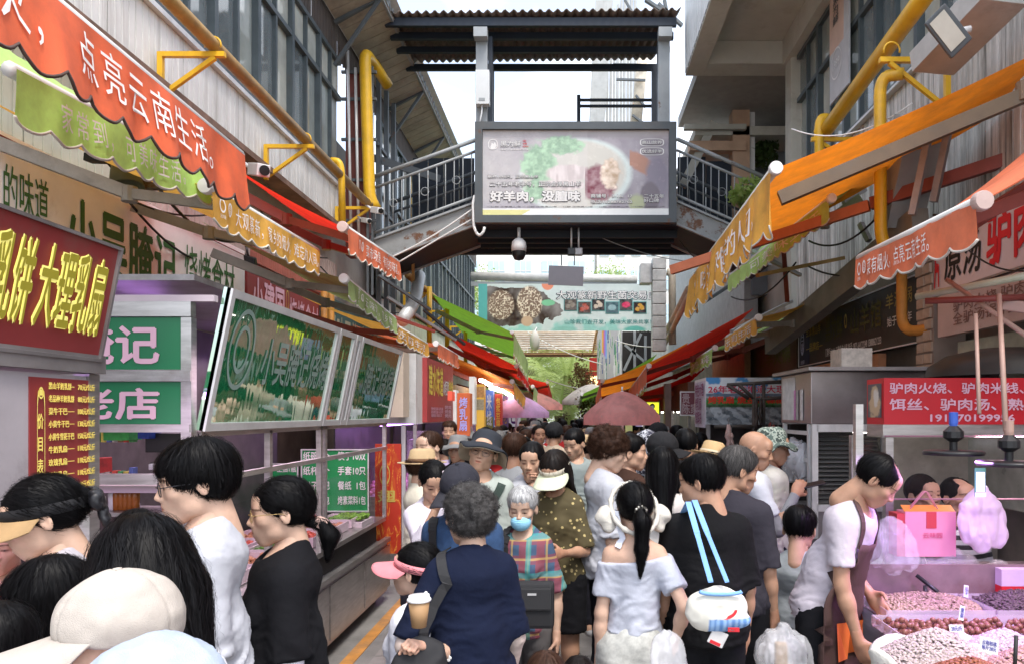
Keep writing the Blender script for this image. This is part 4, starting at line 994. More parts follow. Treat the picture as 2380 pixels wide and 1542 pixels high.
text(bl, 'HEI\nWEI\nXIAN', O_, U_, V_, RED, (.215, .245), (.80, .885), bold=.02, off=.006)
otext(bl, '商铺号：3-16、17', O_, U_, V_, (.58, .805), (.205, .26), WHITE, BG, .02, .05); otext(bl, '电话:18288782702', O_, U_, V_, (.58, .805), (.14, .19), WHITE, BG, .02, .05)
otext(bl, '高山放养', O_, U_, V_, (.855, .965), (.83, .885), WHITE, BG, .02, .04); otext(bl, '优选好羊', O_, U_, V_, (.855, .965), (.725, .78), WHITE, BG, .02, .04)
otext(bl, '二十五年\n好口碑', O_, U_, V_, (.865, .975), (.15, .26), WHITE, BG, .02, .05)
text(bl, '一口鲜 正宗黑山羊 '*5, O_, U_, V_, BG, (.02, .98), (.10, .115), bold=.01, off=.006)
# oval borders and the horned animal emblem
def ring2(par, cu, cv, ru, rv, w, m, O=O_, U=U_, V=V_, n=28, off=.007, p=4.):
 O, U, V = Vector(O), Vector(U), Vector(V); N = U.cross(V).normalized()*off; vs = []
 for k in range(n):
  a = 2*math.pi*k/n; c, s = math.cos(a), math.sin(a); q = (abs(c)**p+abs(s)**p)**(-1/p)
  for f_ in (1, 1-w): vs.append(O+U*(cu+ru*c*q*(1-(1-f_)*rv/ru if ru > rv else f_))+V*(cv+rv*s*q*f_)+N)
 return wl_('emblem', poly_mesh('emblem', vs, [(2*k, 2*k+1, (2*k+3) % (2*n), (2*k+2) % (2*n)) for k in range(n)]), m, par)
ring2(bl, .91, .858, .065, .045, .14, WHITE); ring2(bl, .91, .753, .065, .045, .14, WHITE); ring2(bl, .055, .835, .026, .062, .16, WHITE, p=2.5)
def flat(par, pts, O, U, V, m, off=.008, name='emblem'):
 O, U, V = Vector(O), Vector(U), Vector(V); N = U.cross(V).normalized()*off
 return wl_(name, poly_mesh(name, [O+U*a+V*b+N for a, b in pts], [tuple(range(len(pts)))]), m, par)
flat(bl, [(.040, .80), (.05, .775), (.066, .785), (.075, .82), (.066, .862), (.058, .84), (.048, .855), (.046, .83)], O_, U_, V_, WHITE)
# ptz camera and small cameras under the bridge
pc = empty('security_camera', P(1206, 530, 11.1), label='large white dome camera hanging under the billboard', cat='security camera')
c_ = P(1206, 560, 11.1); k_ = 11.1/F
MB().tube([c_+Vector((0, 0, 30*k_)), c_+Vector((0, 0, 5*k_))], .025, 10).put('stem', ALU, pc, smooth=True)
MB().lathe(c_, [(.03, .04), (.06, .03), (.105, -.02), (.115, -.08), (.11, -.16), (.0, -.17)], 24).put('housing', WHITE, pc, smooth=True)
MB().lathe(c_, [(.105, -.15), (.10, -.22), (.07, -.28), (.0, -.30)], 24).put('dome', M_BLACK, pc, smooth=True)
for i, px in enumerate((1328, 1345)):
 q = empty('security_camera', P(px, 530, 11.2), label=('small dark' if i == 0 else 'small pale boxy')+' camera on a rod under the bridge, '+('first' if i == 0 else 'second')+' beside the dome camera', cat='security camera', group='small cameras under the bridge')
 a = P(px, 530, 11.2); tube('rod', [a, a-Vector((0, 0, .30))], .014, ALU, q); MB().box(a-Vector((.06, .05, .42)), a-Vector((-.06, -.05, .31))).put('camera_body', M_BLACK if i == 0 else STEELD, q, bevel=.015)
# white meter box on the left post
q = empty('meter_box', P(1120, 240, 10.95), label='white electrical box fixed to the left post of the footbridge', cat='electrical box')
a, b_ = P(1105, 242, 10.93), P(1137, 162, 10.93); MB().box((a.x, 10.93, a.z), (b_.x, 11.05, b_.z)).put('case', mat('pale_box', (.62, .64, .64), rough=.5, var=.08), q, bevel=.008)
MB().box((a.x+.05, 10.925, a.z+.05), (a.x+.14, 10.929, a.z+.09)).put('nameplate', GREYL, q); tube('conduit', bend_pts([P(1120, 243, 10.98), P(1120, 262, 10.98), P(1113, 293, 10.98)], .08), .014, ALU, q)
# cables on the left stringer
tube('cable', [P(1100, 485, 11.0)+(P(905, 600, 11.0)-P(1100, 485, 11.0))*t+Vector((0, 0, -.05*math.sin(t*3.1))) for t in np.linspace(0, 1, 12)], .012, WHITE)['label'] = 'upper white cable drooping along the left stair stringer'
bpy.context.scene.objects['cable']['category'] = 'cable'
o = tube('cable', [P(1105, 505, 10.95), P(1098, 470, 10.95), P(1103, 455, 10.95)]+[P(1100, 508, 10.98)+(P(912, 618, 10.98)-P(1100, 508, 10.98))*t for t in np.linspace(0, 1, 8)], .011, WHITE); tag(o, 'lower white cable running from the billboard down the left stair', 'cable')
o = tube('cable', bend_pts([P(1104, 455, 10.9), P(1099, 470, 10.9), P(1101, 530, 10.9), P(1112, 550, 10.9), P(1124, 540, 10.9), P(1126, 528, 10.9)], .08), .022, WHITE); tag(o, 'thick white hose looping below the left corner of the billboard', 'cable')
# ---------------------------------------------------------------- gas pipes
def gaspipe(pts, r, m, label, name='gas_pipe'):
 o = tube(name, bend_pts(pts, .16, 6), r, m, n=12); return tag(o, label, 'pipe')
gaspipe([(-2.9, 1.2, 4.82), (-2.9, 10.55, 4.82)], .056, OPIPE, 'weathered brownish gas pipe running along the left windows')
gaspipe([(-2.9, 10.9, 4.86), P(859, 460, 10.85), P(848, 122, 10.85), P(848, 118, 10.85)+Vector((.02, .4, 0)), (-2.9, 11.6, 7.0)], .085, YPIPE, 'thick yellow vertical gas pipe with a bend at its top')
gaspipe([P(872, 145, 11.8), P(945, 275, 15.5)], .07, OPIPE, 'weathered gas pipe slanting away behind the thick yellow pipe')
gaspipe([P(945, 275, 15.5), P(945, 290, 15.5), P(950, 540, 15.5)], .08, YPIPE, 'thin yellow vertical gas pipe behind the left stair rail')
gaspipe([P(770, 374, 9.2), P(793, 376, 9.2), P(796, 530, 9.2)], .043, YPIPE, 'short yellow branch pipe dropping from the left gas pipe')
def bracket(x, y, z, sd, label, L=.42, H=.36):
 b = empty('pipe_bracket', (x, y, z), label=label, cat='bracket', group='yellow pipe brackets'); m = MB()
 m.bar((x-sd*.1, y, z), (x+sd*L, y, z), .04, .04); m.put('top_bar', YPIPE, b); MB().bar((x+sd*L, y, z+.018), (x+sd*L, y, z-H), .042, .042).put('wall_bar', YPIPE, b)
 MB().bar((x-sd*.02, y, z-.022), (x+sd*(L-.023), y, z-H+.04), .034, .034, (0, 1, 0)).put('brace', YPIPE, b)
 tube('clamp', [(x+.066*math.cos(a), y, z+.08+.066*math.sin(a)) for a in np.linspace(-.3, math.pi+.3, 10)], .008, YPIPE, b, n=6)
for y, lb_ in ((5.95, 'yellow bracket holding the left pipe nearest the orange awning'), (8.0, 'yellow bracket holding the left pipe above the red awning'), (10.4, 'yellow bracket holding the left pipe beside the thick yellow pipe')): bracket(-2.9, y, 4.74, -1, lb_)
for y in (14.5, 17, 20): bracket(-2.9, y, 4.2, -1, 'yellow bracket on the left wall beyond the footbridge, '+{14.5: 'nearest', 17: 'middle', 20: 'farthest'}[y]+' of three', .4)
gaspipe([(-2.9, 13, 4.28), (-2.9, 24, 4.28)], .06, OPIPE, 'brownish gas pipe on the left wall beyond the footbridge')
for y in (14.2, 16.2, 19): o = tube('gas_pipe', [(-2.75, y, 4.28), (-2.75, y, 3.1)], .05, YPIPE); tag(o, 'yellow drop pipe on the left wall, '+{14.2: 'nearest', 16.2: 'middle', 19: 'farthest'}[y]+' of three beyond the footbridge', 'pipe')
gaspipe([(2.72, 3.6, 4.93+.32), (2.72, 8.1, 4.86)], .075, YPIPE, 'thick glossy yellow gas pipe along the right windows')
gaspipe([P(2100, 172, 6.0), P(2045, 178, 6.1), P(2047, 560, 6.1), P(2068, 578, 6.1), P(2068, 600, 6.1)], .05, YPIPE, 'yellow drop pipe behind the big orange awning')
gaspipe([P(1925, 275, 7.9), P(1904, 275, 7.9), P(1904, 330, 7.9), P(1906, 520, 7.9)], .05, YPIPE, 'yellow branch pipe at the far end of the right gas pipe')
bracket(2.6, 6.0, 4.72, 1, 'yellow bracket under the right gas pipe near its elbow', .45, .42); bracket(2.66, 7.9, 4.78, 1, 'yellow bracket at the far end of the right gas pipe', .4, .3)
gaspipe([(3.0, 6.05, 3.05), (3.0, 6.05, 2.55), (2.86, 6.4, 2.55), (2.86, 6.4, 3.2)], .045, mat('orange_pipe', (.50, .22, .04), var=.25, dirt=.4), 'orange pipe loop in front of the dark shop sign')
for i, y in enumerate((8.75, 9.0)): o = tube('gas_pipe', [(LX+.12, 9.75+.28*i, 2.2), (LX+.12, 9.75+.28*i, 3.6)], .045, mat('orange_pipe')); tag(o, ('nearer' if i == 0 else 'farther')+' orange standpipe beside the teal shop sign', 'pipe')
for i, (px, h) in enumerate(((808, 118), (826, 158))): o = tube('drain_pipe', [P(px, h, 10.88), P(px+8, 560, 10.88)], .022, ALU); tag(o, ('thin grey' if i == 0 else 'thin white')+' conduit beside the thick yellow pipe', 'pipe')
ps = empty('poster', (3.17, 8.7, 5.6), label='tall faded pink and grey poster hung in the right windows', cat='poster'); _O, _U, _V = Vector((3.16, 9.05, 5.62)), Vector((0, -.62, 0)), Vector((0, 0, 1.7))
slab('sheet', _O, _U, _V, .02, mat('poster_grey', (.50, .50, .52)), ps); slab('pink_field', _O+_V*.35+Vector((-.002, 0, 0)), _U*.75, _V*.6, .002, mat('poster_pink', (.60, .42, .34)), ps); text(ps, '黑\n为\n鲜', _O, _U, _V, GREY, (.2, .5), (.52, .72), off=.006); ring2(ps, .38, .24, .28, .11, .12, WHITE, _O, _U, _V, p=2); text(ps, '1999', _O, _U, _V, WHITE, (.2, .56), (.21, .27), off=.006)
# concrete and steel props on the right
kb = MB(); kb.bar(P(2330, -20, 4.9), P(2165, 150, 5.6), .35, .16); kb.put('wall_strut', mat('pale_strut', (.42, .42, .40), var=.15, dirt=.4, dirtcol=(.2, .13, .1)), rb)
MB().bar(P(2140, 270, 5.9), P(2085, 520, 6.3), .3, .3).put('wall_strut', GREYL, rb)
MB().bar(P(2140, 520, 5.9), P(1790, 800, 9.8), .14, .26).put('ledge_beam', mat('grey_beam', (.20, .20, .18), var=.2, dirt=.3), rb)
for (a, b, Y) in (((2170, 260), (2120, 500), 5.2), ((2215, 250), (2170, 470), 5.2), ((2020, 560), (2000, 520), 6.8), ((1960, 470), (2010, 440), 7)): MB().bar(P(*a, Y+.4), P(*b, Y+.5), .05, .05).put('stay', STEELD, rb)
fl = empty('floodlight', P(2200, 90, 4.7), label='square grey floodlight on a white pipe arm above the orange awning', cat='floodlight')
c = P(2197, 62, 4.7); MB().slab(c+Vector((-.13, 0, .02)), (.19, .03, -.21), (.10, -.06, .10), .05).put('housing', GREY, fl, bevel=.01); MB().slab(c+Vector((-.105, -.012, .01)), (.15, .024, -.165), (.07, -.042, .07), .04).put('glass_front', mat('flood_glass', (.55, .53, .45), rough=.2), fl)
tube('arm', bend_pts([P(2215, 98, 4.75), P(2218, 75, 4.75), P(2255, 68, 4.75)], .05), .022, WHITE, fl)
# ---------------------------------------------------------------- awnings
AR = mat('awning_arm_grey', (.30, .28, .25), rough=.5, var=.2, dirt=.5, metal=.2); ARR = mat('awning_arm_red', (.22, .05, .04), rough=.45, var=.2, dirt=.2); TUBEM = mat('awning_tube', (.60, .59, .56), rough=.4, var=.1, dirt=.3)
TRIMD = mat('dark_piping', (.07, .04, .03)); TRIMW = mat('pale_piping', (.60, .57, .50), var=.15)
def awning(label, A, B, C, D, fab, vfab=None, drop=.3, txt=None, trim=TRIMW, arm=AR, tu=(.05, .9), sag=.05, group=None, logo=True, thick=.05, flip=None, cap=True, lean=0., amp=.012, arms=(.12, .88), tsize=(.28, .80), letters=None, spacing=1.15):
 """A, B near and far end of the front bar; C, D far and near corner at the wall"""
 A, B, C, D = map(Vector, (A, B, C, D)); root = empty('awning', A, label=label, cat='awning', group=group)
 vfab = vfab or fab; vs = []; fs = []; n, m = 16, 8
 for j in range(m+1):
  for i in range(n+1):
   u, v = i/n, j/m; p = (A*(1-u)+B*u)*(1-v)+(D*(1-u)+C*u)*v; p = p.copy(); p.z -= sag*math.sin(v*math.pi)*(1+.3*math.sin(u*9)); p.z += .006*math.sin(u*40+v*3); vs.append(p)
 for j in range(m):
  for i in range(n): a = j*(n+1)+i; fs.append((a, a+1, a+n+2, a+n+1))
 wl_('fabric', poly_mesh('fabric', vs, fs, True), fab, root)
 L = (B-A).length; d = (B-A).normalized(); out = Vector((0, 0, 1)).cross(d); out.normalize()
 if (D-A).dot(out) > 0: out = -out
 tube('front_tube', [A+d*.0, B], thick*.62, TUBEM, root, n=10)
 if cap:
  MB().lathe(A-d*.015, [(0, -.012), (thick*.78, -.010), (thick*.86, 0), (thick*.86, .03), (0, .034)], 18, tuple(d)).put('end_cap', WHITE if arm is AR else mat('pinkish_cap', (.55, .40, .36)), root, smooth=False)
 # hanging valance with a scalloped, piped hem
 ns = max(5, int(L/.17)); nn = ns*8; V = []; rows = 7; hem = []
 r = random.Random(int(A.x*100+A.y*17))
 ph = [r.random()*6 for _ in range(4)]
 for i in range(nn+1):
  u = i/nn; s = u*L; sc = abs(math.sin(math.pi*ns*u))**.8
  H_ = drop*(1-.16*(1-sc))
  for k in range(rows+1):
   w = k/rows; wav = (math.sin(s*8+ph[0])*.5+math.sin(s*21+ph[1]+w)*.35+math.sin(s*47+ph[2])*.15)*amp*2*w**.7
   V.append(A+d*s+out*(thick*.6+wav+lean*w)+Vector((0, 0, -H_*w)))
  hem.append(V[-1])
 F_ = []
 for i in range(nn):
  for k in range(rows): a = i*(rows+1)+k; F_.append((a, a+1, a+rows+2, a+rows+1))
 va = wl_('valance', poly_mesh('valance', V, F_, True), vfab, root); tube('hem_piping', hem, .0065, trim, va, n=5)
 if txt:
  vis_from_right = out.x > 0      # left side of the street: reading direction runs away from us
  def wf(X, Y):
   res = []
   for x, y in zip(X, Y):
    s = (x if vis_from_right else 1-x)*L; w = 1-y
    wav = (math.sin(s*8+ph[0])*.5+math.sin(s*21+ph[1]+w)*.35+math.sin(s*47+ph[2])*.15)*amp*2*w**.7
    res.append(A+d*s+out*(thick*.6+wav+lean*w+.009)+Vector((0, 0, -drop*w)))
   return res
  lm = letters or mat('valance_letters', (.85, .82, .78), var=.1, rough=.8)
  text(va, txt, (0, 0, 0), (1, 0, 0), (0, 1, 0), lm, tu, tsize, bold=0, warp=wf, shear=-.015, spacing=spacing)
  if logo:
   q0 = max(.01, tu[0]-.14); w_ = .05
   for c_ in (q0+.025, q0+.085):
    pts = []; mm = 18
    for k in range(mm):
     a = 2*math.pi*k/mm
     for f_ in (1, .72): pts.append((c_+.02*math.cos(a)*f_, .62+.2*math.sin(a)*f_))
    X = np.array([p[0] for p in pts]); Y = np.array([p[1] for p in pts])
    wl_('emblem', poly_mesh('emblem', wf(X, Y), [(2*k, 2*k+1, (2*k+3) % (2*mm), (2*k+2) % (2*mm)) for k in range(mm)]), lm, va)
   text(va, '云\n南', (0, 0, 0), (1, 0, 0), (0, 1, 0), lm, (q0+.074, q0+.096), (.5, .74), bold=0, warp=wf); text(va, '云味', (0, 0, 0), (1, 0, 0), (0, 1, 0), lm, (q0+.006, q0+.044), (.26, .38), bold=0, warp=wf)
 for t in arms:
  f_ = A+(B-A)*t; w_ = D+(C-D)*t; w_ = w_+Vector((0, 0, -.22)); f2 = f_+Vector((0, 0, -.05)); e = (f2+w_)*.5+d*L*.10*(1 if t < .5 else -1)+Vector((0, 0, -.06))
  a = wl_('folding_arm', poly_mesh('folding_arm', *_bars([(w_, e, .055, .075), (e, f2, .042, .06)])), arm, root); MB().lathe(e-Vector((0, 0, .05)), [(0, 0), (.045, 0), (.045, .09), (0, .09)], 10).put('elbow', arm, a)
 return root
def _bars(l):
 m = MB()
 for a, b, w, h in l: m.bar(a, b, w, h)
 return m.V, m.F
def QX(px, py, x): Y = F*x/(px-CX); return P(px, py, Y)
T1 = '亲有烟火，点亮云南生活。'; T1 = '菜有烟火，点亮云南生活。'
def la(label, a, b, x, wx, wz, **k):
 A, B = QX(*a, x), QX(*b, x); return awning(label, A, B, Vector((wx, B.y, wz)), Vector((wx, A.y, wz)), **k)
# left side
A, B = Vector((-1.78, 1.75, 3.27)), QX(556, 362, -1.75)
awning('nearest orange-red awning on the left, its deep wavy valance lettered in white', A, B, (-1.93, B.y, 3.38), (-1.93, A.y, 3.38), fab=F_ORED, drop=.31, txt='菜有烟火， 点亮云南生活。', trim=TRIMD, tu=(.0, .83), logo=False, lean=.03, tsize=(.30, .86), spacing=1.25, cap=False, arm=ARR, amp=.016)
la('lime green awning hanging below the nearest orange-red one', (20, 160), (478, 398), -2.1, -2.28, 3.32, fab=F_GREEN, vfab=fabric('lime_valance', (.58, .92, .22), .2), drop=.21, arms=(), txt='家常到， 可美味生活。', tu=(.16, .80), logo=False, tsize=(.25, .8), spacing=1.3, cap=False)
la('gold awning above the cream grill shop sign', (480, 434), (735, 585), -2.0, -3.3, 3.62, fab=F_GOLD, vfab=F_GOLD, drop=.205, txt='大观篆新，家乡的烟火，难忘的人间。', tu=(.17, .95))
la('bright red awning with an orange valance left of the footbridge stair', (797, 528), (922, 610), -1.75, -2.9, 3.95, fab=F_RED, vfab=F_SALMON, drop=.20, txt='菜市场里，有家的味道。', arm=ARR, tu=(.3, .95))
la('pale green awning under the left footbridge stair', (800, 648), (915, 742), -1.9, -3.1, 3.45, fab=F_DGREENV, vfab=F_DGREENV, drop=.17, txt='云味道，家乡味。', tu=(.3, .9))
la('small gold awning over the red barbecue stall', (918, 758), (990, 800), -1.92, -3.1, 3.2, fab=F_GOLD, vfab=F_GOLD, drop=.17, txt='云南生活', arm=ARR)
la('small faded orange awning beyond the red barbecue stall', (1013, 798), (1060, 825), -1.92, -3.1, 3.1, fab=F_SALMON, vfab=F_SALMON, drop=.22)
def cross(label, f, w, Y, depth, fab, vfab=None, drop=.3, **k):
 A, D = P(*f, Y), P(*w, Y); B, C = A+Vector((0, depth, -.26)), D+Vector((0, depth, -.36)); return awning(label, A, B, C, D, fab=fab, vfab=vfab or fab, drop=drop, **k)
cross('long dark green awning reaching over the street on the left', (1190, 772), (1000, 682), 15.0, 5.0, F_DGREEN, drop=.5, vfab=F_DGREENV, sag=.0)
cross('red awning reaching over the street below the dark green one', (1200, 850), (1028, 765), 13.2, 5.0, F_RED, drop=.18, arm=ARR, sag=0, vfab=F_RED)
cross('orange awning with a gold valance left of the palms', (1190, 886), (985, 800), 12.2, 4.0, F_ORANGE, drop=.26, arm=ARR, sag=0, vfab=F_GOLD)
cross('pale green awning left of the palms, below the red one', (1238, 897), (1130, 835), 16.5, 6, F_GREEN, drop=.34, vfab=F_DGREENV)
cross('farthest red awning on the left beside the palms', (1272, 888), (1215, 868), 20, 3.5, F_RED, drop=.5, arm=ARR)
# right side
_oa = awning('big orange awning spread across the upper right, with a gold lettered valance', P(1803, 392, 5.0), P(1609, 650, 8.5), P(2318, 262, 5.55), P(2420, 118, 4.75), fab=F_ORANGE, vfab=F_GOLD, drop=.46, txt='家乡味道，难忘的人间。', tu=(.1, .9), lean=.02, arm=AR, arms=(), logo=False, thick=.055, amp=.03, sag=.03)
MB().bar(P(1812, 462, 5.02), P(2400, 214, 4.7), .07, .09).put('folding_arm', mat('big_arm', (.15, .10, .055), rough=.5, var=.2, dirt=.5), bpy.data.objects['fabric'].parent if False else _oa); MB().lathe(P(2385, 213, 4.7)-Vector((0, 0, .06)), [(0, 0), (.06, 0), (.06, .12), (0, .12)], 12).put('elbow', mat('rust_elbow', (.2, .13, .08), rust=.5, scale=12), _oa)
a = empty('folding_bar', P(2400, 350, 5.4), label='reddish brown folding awning bar under the big orange awning', cat='awning bar'); MB().bar(P(1560, 628, 7.4), P(2020, 478, 6.2), .05, .09).put('front_half', mat('arm_salmon', (.45, .14, .07), var=.15), a); MB().bar(P(2024, 474, 6.2), P(2420, 345, 5.4), .06, .10).put('rear_half', ARR, a)
awning('lime green awning behind the big orange one', P(1932, 462, 6.3), P(1697, 643, 9.0), P(1800, 530, 9.0), P(2040, 380, 6.5), fab=F_GREEN, drop=.2, txt='可美味生活', tu=(.3, .95), logo=False)
awning('salmon awning lettered in white in front of the donkey meat sign', QX(2282, 468, 1.75), QX(2000, 602, 1.75), (2.76, 4.48, 3.45), (2.76, 3.17, 3.45), fab=F_SALMON, drop=.195, txt='菜有烟火，点亮云南生活。', tu=(.17, .72), arm=ARR)
cross('long red awning slanting down past the white duct', (1508, 850), (1752, 716), 11.0, 3.6, F_RED, vfab=F_SALMON, drop=.3, arm=ARR, sag=0)
cross('dark green awning slanting down left of the long red one', (1352, 915), (1527, 822), 18, 5.0, F_DGREEN, drop=.12, vfab=F_DGREEN)
cross('orange awning with a pointed valance above the pink umbrella', (1400, 885), (1600, 795), 14.0, 3.2, F_ORANGE, vfab=F_SALMON, drop=.36, arm=ARR)
cross('low red awning right of the pink umbrella', (1490, 912), (1650, 845), 12.5, 3.5, F_RED, drop=.3, arm=ARR)
awning('small gold awning over the sign of the aged cheese stall', QX(1763, 738, 2.1), QX(1690, 785, 2.1), (3.1, 10, 3.3), (3.1, 8.3, 3.3), fab=F_GOLD, drop=.19, txt='云南生活', arm=AR)
awning('small lime awning beyond the small gold one on the right', QX(1662, 808, 2.0), QX(1608, 843, 2.0), (3.0, 12.3, 3.2), (3.0, 10.3, 3.2), fab=F_GREEN, drop=.22, txt='美味', arm=ARR, logo=False)
# ---------------------------------------------------------------- shop signs
def sign(label, O, U, V, m, t=.08, frame=None, cat='sign', name='shop_sign'):
 s = empty(name, O, label=label, cat=cat); slab('panel', O, U, V, t, m, s)
 if frame:
  O, U, V = Vector(O), Vector(U), Vector(V); N = U.cross(V).normalized()*.012; w = frame[1]; u, v = U.normalized()*w, V.normalized()*w; f = MB()
  for a, b, c in ((O, U, v), (O+V-v, U, v), (O+v, u, V-2*v), (O+U-u+v, u, V-2*v)): f.slab(a+N, b, c, .03)
  f.put('frame', frame[0], s)
 return s
cream = mat('cream_sign', (.92, .88, .88), rough=.6, var=.06, dirt=.15, dirtcol=(.4, .26, .2))
O = (LX+.06, 3.6, 2.72); U = (0, 3.92, 0); V = (0, 0, .78); SG = ink('sign_green', (.05, .15, .045))
s = sign('long cream shop sign with green lettering above the green stall', O, U, V, cream, .05);
for a_, t_ in (('的味道', (.185, .28, .41, .77)), ('小吴腌记', (.32, .668, .10, .76)), ('烧烤食材', (.70, .94, .24, .76))):
 text(s, a_, O, U, V, SG, t_[:2], t_[2:], bold=.045 if a_[0] == '小' else .01)
MB().bar((LX+.07, 3.6, 3.47), (LX+.07, 7.5, 3.45), .006, .008).put('red_line', mat('maroon', (.2, .02, .02)), s)
redsign = mat('maroon_sign', (.26, .035, .035), rough=.5, var=.12, dirt=.2)
O = (LX+.06, 7.58, 2.75); U = (0, 2.15, 0); V = (0, 0, .68); s = sign('dark red shop sign with pink characters, behind the gold awning', O, U, V, redsign, .05)
text(s, '小建国', O, U, V, PNK, (.05, .45), (.15, .8), bold=.04); text(s, '烧烤食材', O, U, V, PNK, (.52, .98), (.15, .7), bold=.02); ring2(s, .49, .62, .02, .18, .2, GOLD, O, U, V, p=2)
cladding('ribbed_trim', LX+.08, 7.6, 9.75, 3.43, 3.60, mat('red_ribs', (.38, .12, .09), var=.2), s, 1, period=.05)
O = (LX+.06, 10.0, 2.6); U = (0, 2.4, 0); V = (0, 0, .85); s = sign('dark teal shop sign half hidden by the pale green awning', O, U, V, mat('teal_sign', (.035, .10, .10), rough=.5, var=.2), .05)
text(s, '滋味民族手心', O, U, V, ink('dull_cream', (.40, .38, .26)), (.04, .92), (.2, .75), bold=.03)
O = (LX+.06, 12.6, 2.55); U = (0, 2.2, 0); V = (0, 0, .6); s = sign('small red shop sign beyond the teal one', O, U, V, redsign, .05); text(s, '家乡风味小吃', O, U, V, ink('dull_red', (.5, .12, .1)), (.1, .9), (.2, .8))
# right: black sign, donkey sign
O = (3.0, 9.75, 2.46); U = (0, -3.42, 0); V = (0, 0, .60); s = sign('long charcoal shop sign outlined with a white light strip', O, U, V, mat('charcoal_sign', (.042, .042, .042), rough=.4, var=.3), .08, (ink('strip_white', (.75, .75, .8)), .012))
MB().slab(Vector(O)+Vector((-.005, 0, 0)), (0, -.42, 0), V, .01).put('navy_end', mat('navy_end', (.02, .025, .07)), s)
ring2(s, .045, .5, .022, .26, .25, ink('pale_blue', (.5, .55, .8)), O, U, V, p=2); text(s, '三\n嘴', O, U, V, ink('pale_blue'), (.032, .058), (.3, .72)); text(s, '云南名牌', O, U, V, ink('pale_blue'), (.025, .068), (.05, .14))
text(s, '会泽黑山羊', O, U, V, GOLD, (.09, .25), (.60, .78), bold=.02); text(s, '—品牌店—', O, U, V, GOLD, (.09, .27), (.28, .46), bold=.02)
text(s, '门牌号: 3-16  二楼全羊火锅 电话: 0871-64122248 13888621233', O, U, V, WHITE, (.30, .76), (.10, .26), bold=.02)
text(s, '黑为鲜', O, U, V, ink('dark_gold', (.10, .10, .03)), (.30, .46), (.38, .85), bold=.03); text(s, '山羊馆', O, U, V, ink('dark_gold'), (.53, .76), (.38, .85), bold=.03)
ring2(s, .49, .66, .01, .13, .3, GOLD, O, U, V, p=2); text(s, '羊汤锅', O, U, V, ink('gold2', (.35, .30, .10)), (.79, .95), (.62, .86), bold=.02); text(s, '始于1999年', O, U, V, WHITE, (.80, .95), (.34, .50), bold=.02)
O = (3.0, 12.6, 2.42); U = (0, -2.75, 0); V = (0, 0, .55); s = sign('dim brown shop sign beyond the charcoal one', O, U, V, mat('dim_brown_sign', (.07, .04, .03), rough=.4, var=.3), .08); text(s, '黑山羊火锅', O, U, V, ink('dark_gold'), (.1, .9), (.25, .75))
O = (2.95, 6.05, 2.80); U = (.0, -1.75, 0); V = (0, 0, .50); s = sign('pale curved shop sign with black and red characters at the right edge', O, U, V, mat('pale_pink_sign', (.62, .52, .52), rough=.4, var=.06), .07, (STEELD, .015))
text(s, '原汤', O, U, V, BLK, (.12, .42), (.16, .80), bold=.04); text(s, '驴肉', O, U, V, RED, (.46, .80), (.16, .92), bold=.06)
flat(s, [(.03, .12), (.038, .5), (.03, .86), (.04, .95), (.045, .78), (.05, .52), (.075, .48), (.078, .12), (.068, .12), (.065, .36), (.045, .36), (.04, .12)], O, U, V, RED)
O = (2.9, 5.85, 2.45); U = (0, -1.6, 0); V = (0, 0, .32); s = sign('pale pink board with small print under the donkey meat sign', O, U, V, mat('pale_pink_board', (.48, .36, .33), var=.1), .06); text(s, '驴肉火烧 驴肉米线\n全驴汤锅 特色风味', O, U, V, ink('brown_print', (.22, .12, .1)), (.15, .9), (.2, .8))
# brick pillar between the right shops (stone pieces)
bp_ = empty('brick_pillar', (3.0, 6.2, 0), label='rough pale brick pillar between the charcoal sign and the donkey meat shop', cat='pillar'); BK = mat('pillar_brick', (.42, .34, .27), rough=.9, var=.3, dirt=.3); r = random.Random(2)
box('mortar_core', (2.94, 6.0, 0), (3.2, 6.28, 3.3), mat('mortar', (.25, .2, .17)), bp_); k0 = None
for i in range(34):
 for j in range(2):
  if k0 is None: k0 = MB().box((0, 0, 0), (.045, .125, .078)).put('brick', BK, bp_, bevel=.006); o = k0
  else: o = k0.copy(); COL.objects.link(o)
  o.location = (2.915+r.random()*.02, 6.01+j*.135+(i % 2)*.02, .15+i*.092)
# round awning-like dark hood above the donkey stall and window behind
box('shop_window', (2.98, 4.0, 1.2), (3.02, 5.7, 2.4), mat('greenish_tile', (.30, .33, .27), rough=.3, var=.3), None); tag(bpy.data.objects['shop_window'], 'greenish shop window behind the donkey meat stall', 'window')
hd = MB().lathe(P(2330, 875, 4.75), [(.46, 0), (.44, .07), (.33, .14), (.15, .18), (0, .19)], 24).put('wok', mat('dark_wok', (.03, .03, .028), rough=.5, var=.3), smooth=True); tag(hd, 'upturned dark wok resting on the roof of the red sign stall', 'wok')
# ---------------------------------------------------------------- stalls on the left
PURP = (.75, .38, 1.0)
def lamp(name, loc, size, power, col, rot=(0, 0, 0), sy=None):
 l = bpy.data.lights.new(name, 'AREA'); l.energy = power; l.color = col; l.size = size; l.shape = 'RECTANGLE'; l.size_y = sy or size
 o = bpy.data.objects.new(name, l); COL.objects.link(o); o.location = loc; o.rotation_euler = rot; return o
TUBEP = mat('purple_tube', (.8, .5, 1), emit=4, emitcol=(.62, .28, 1.)); TUBEW = mat('white_tube', (1, .97, .9), emit=6, emitcol=(1, .9, .8))
SX = -1.82
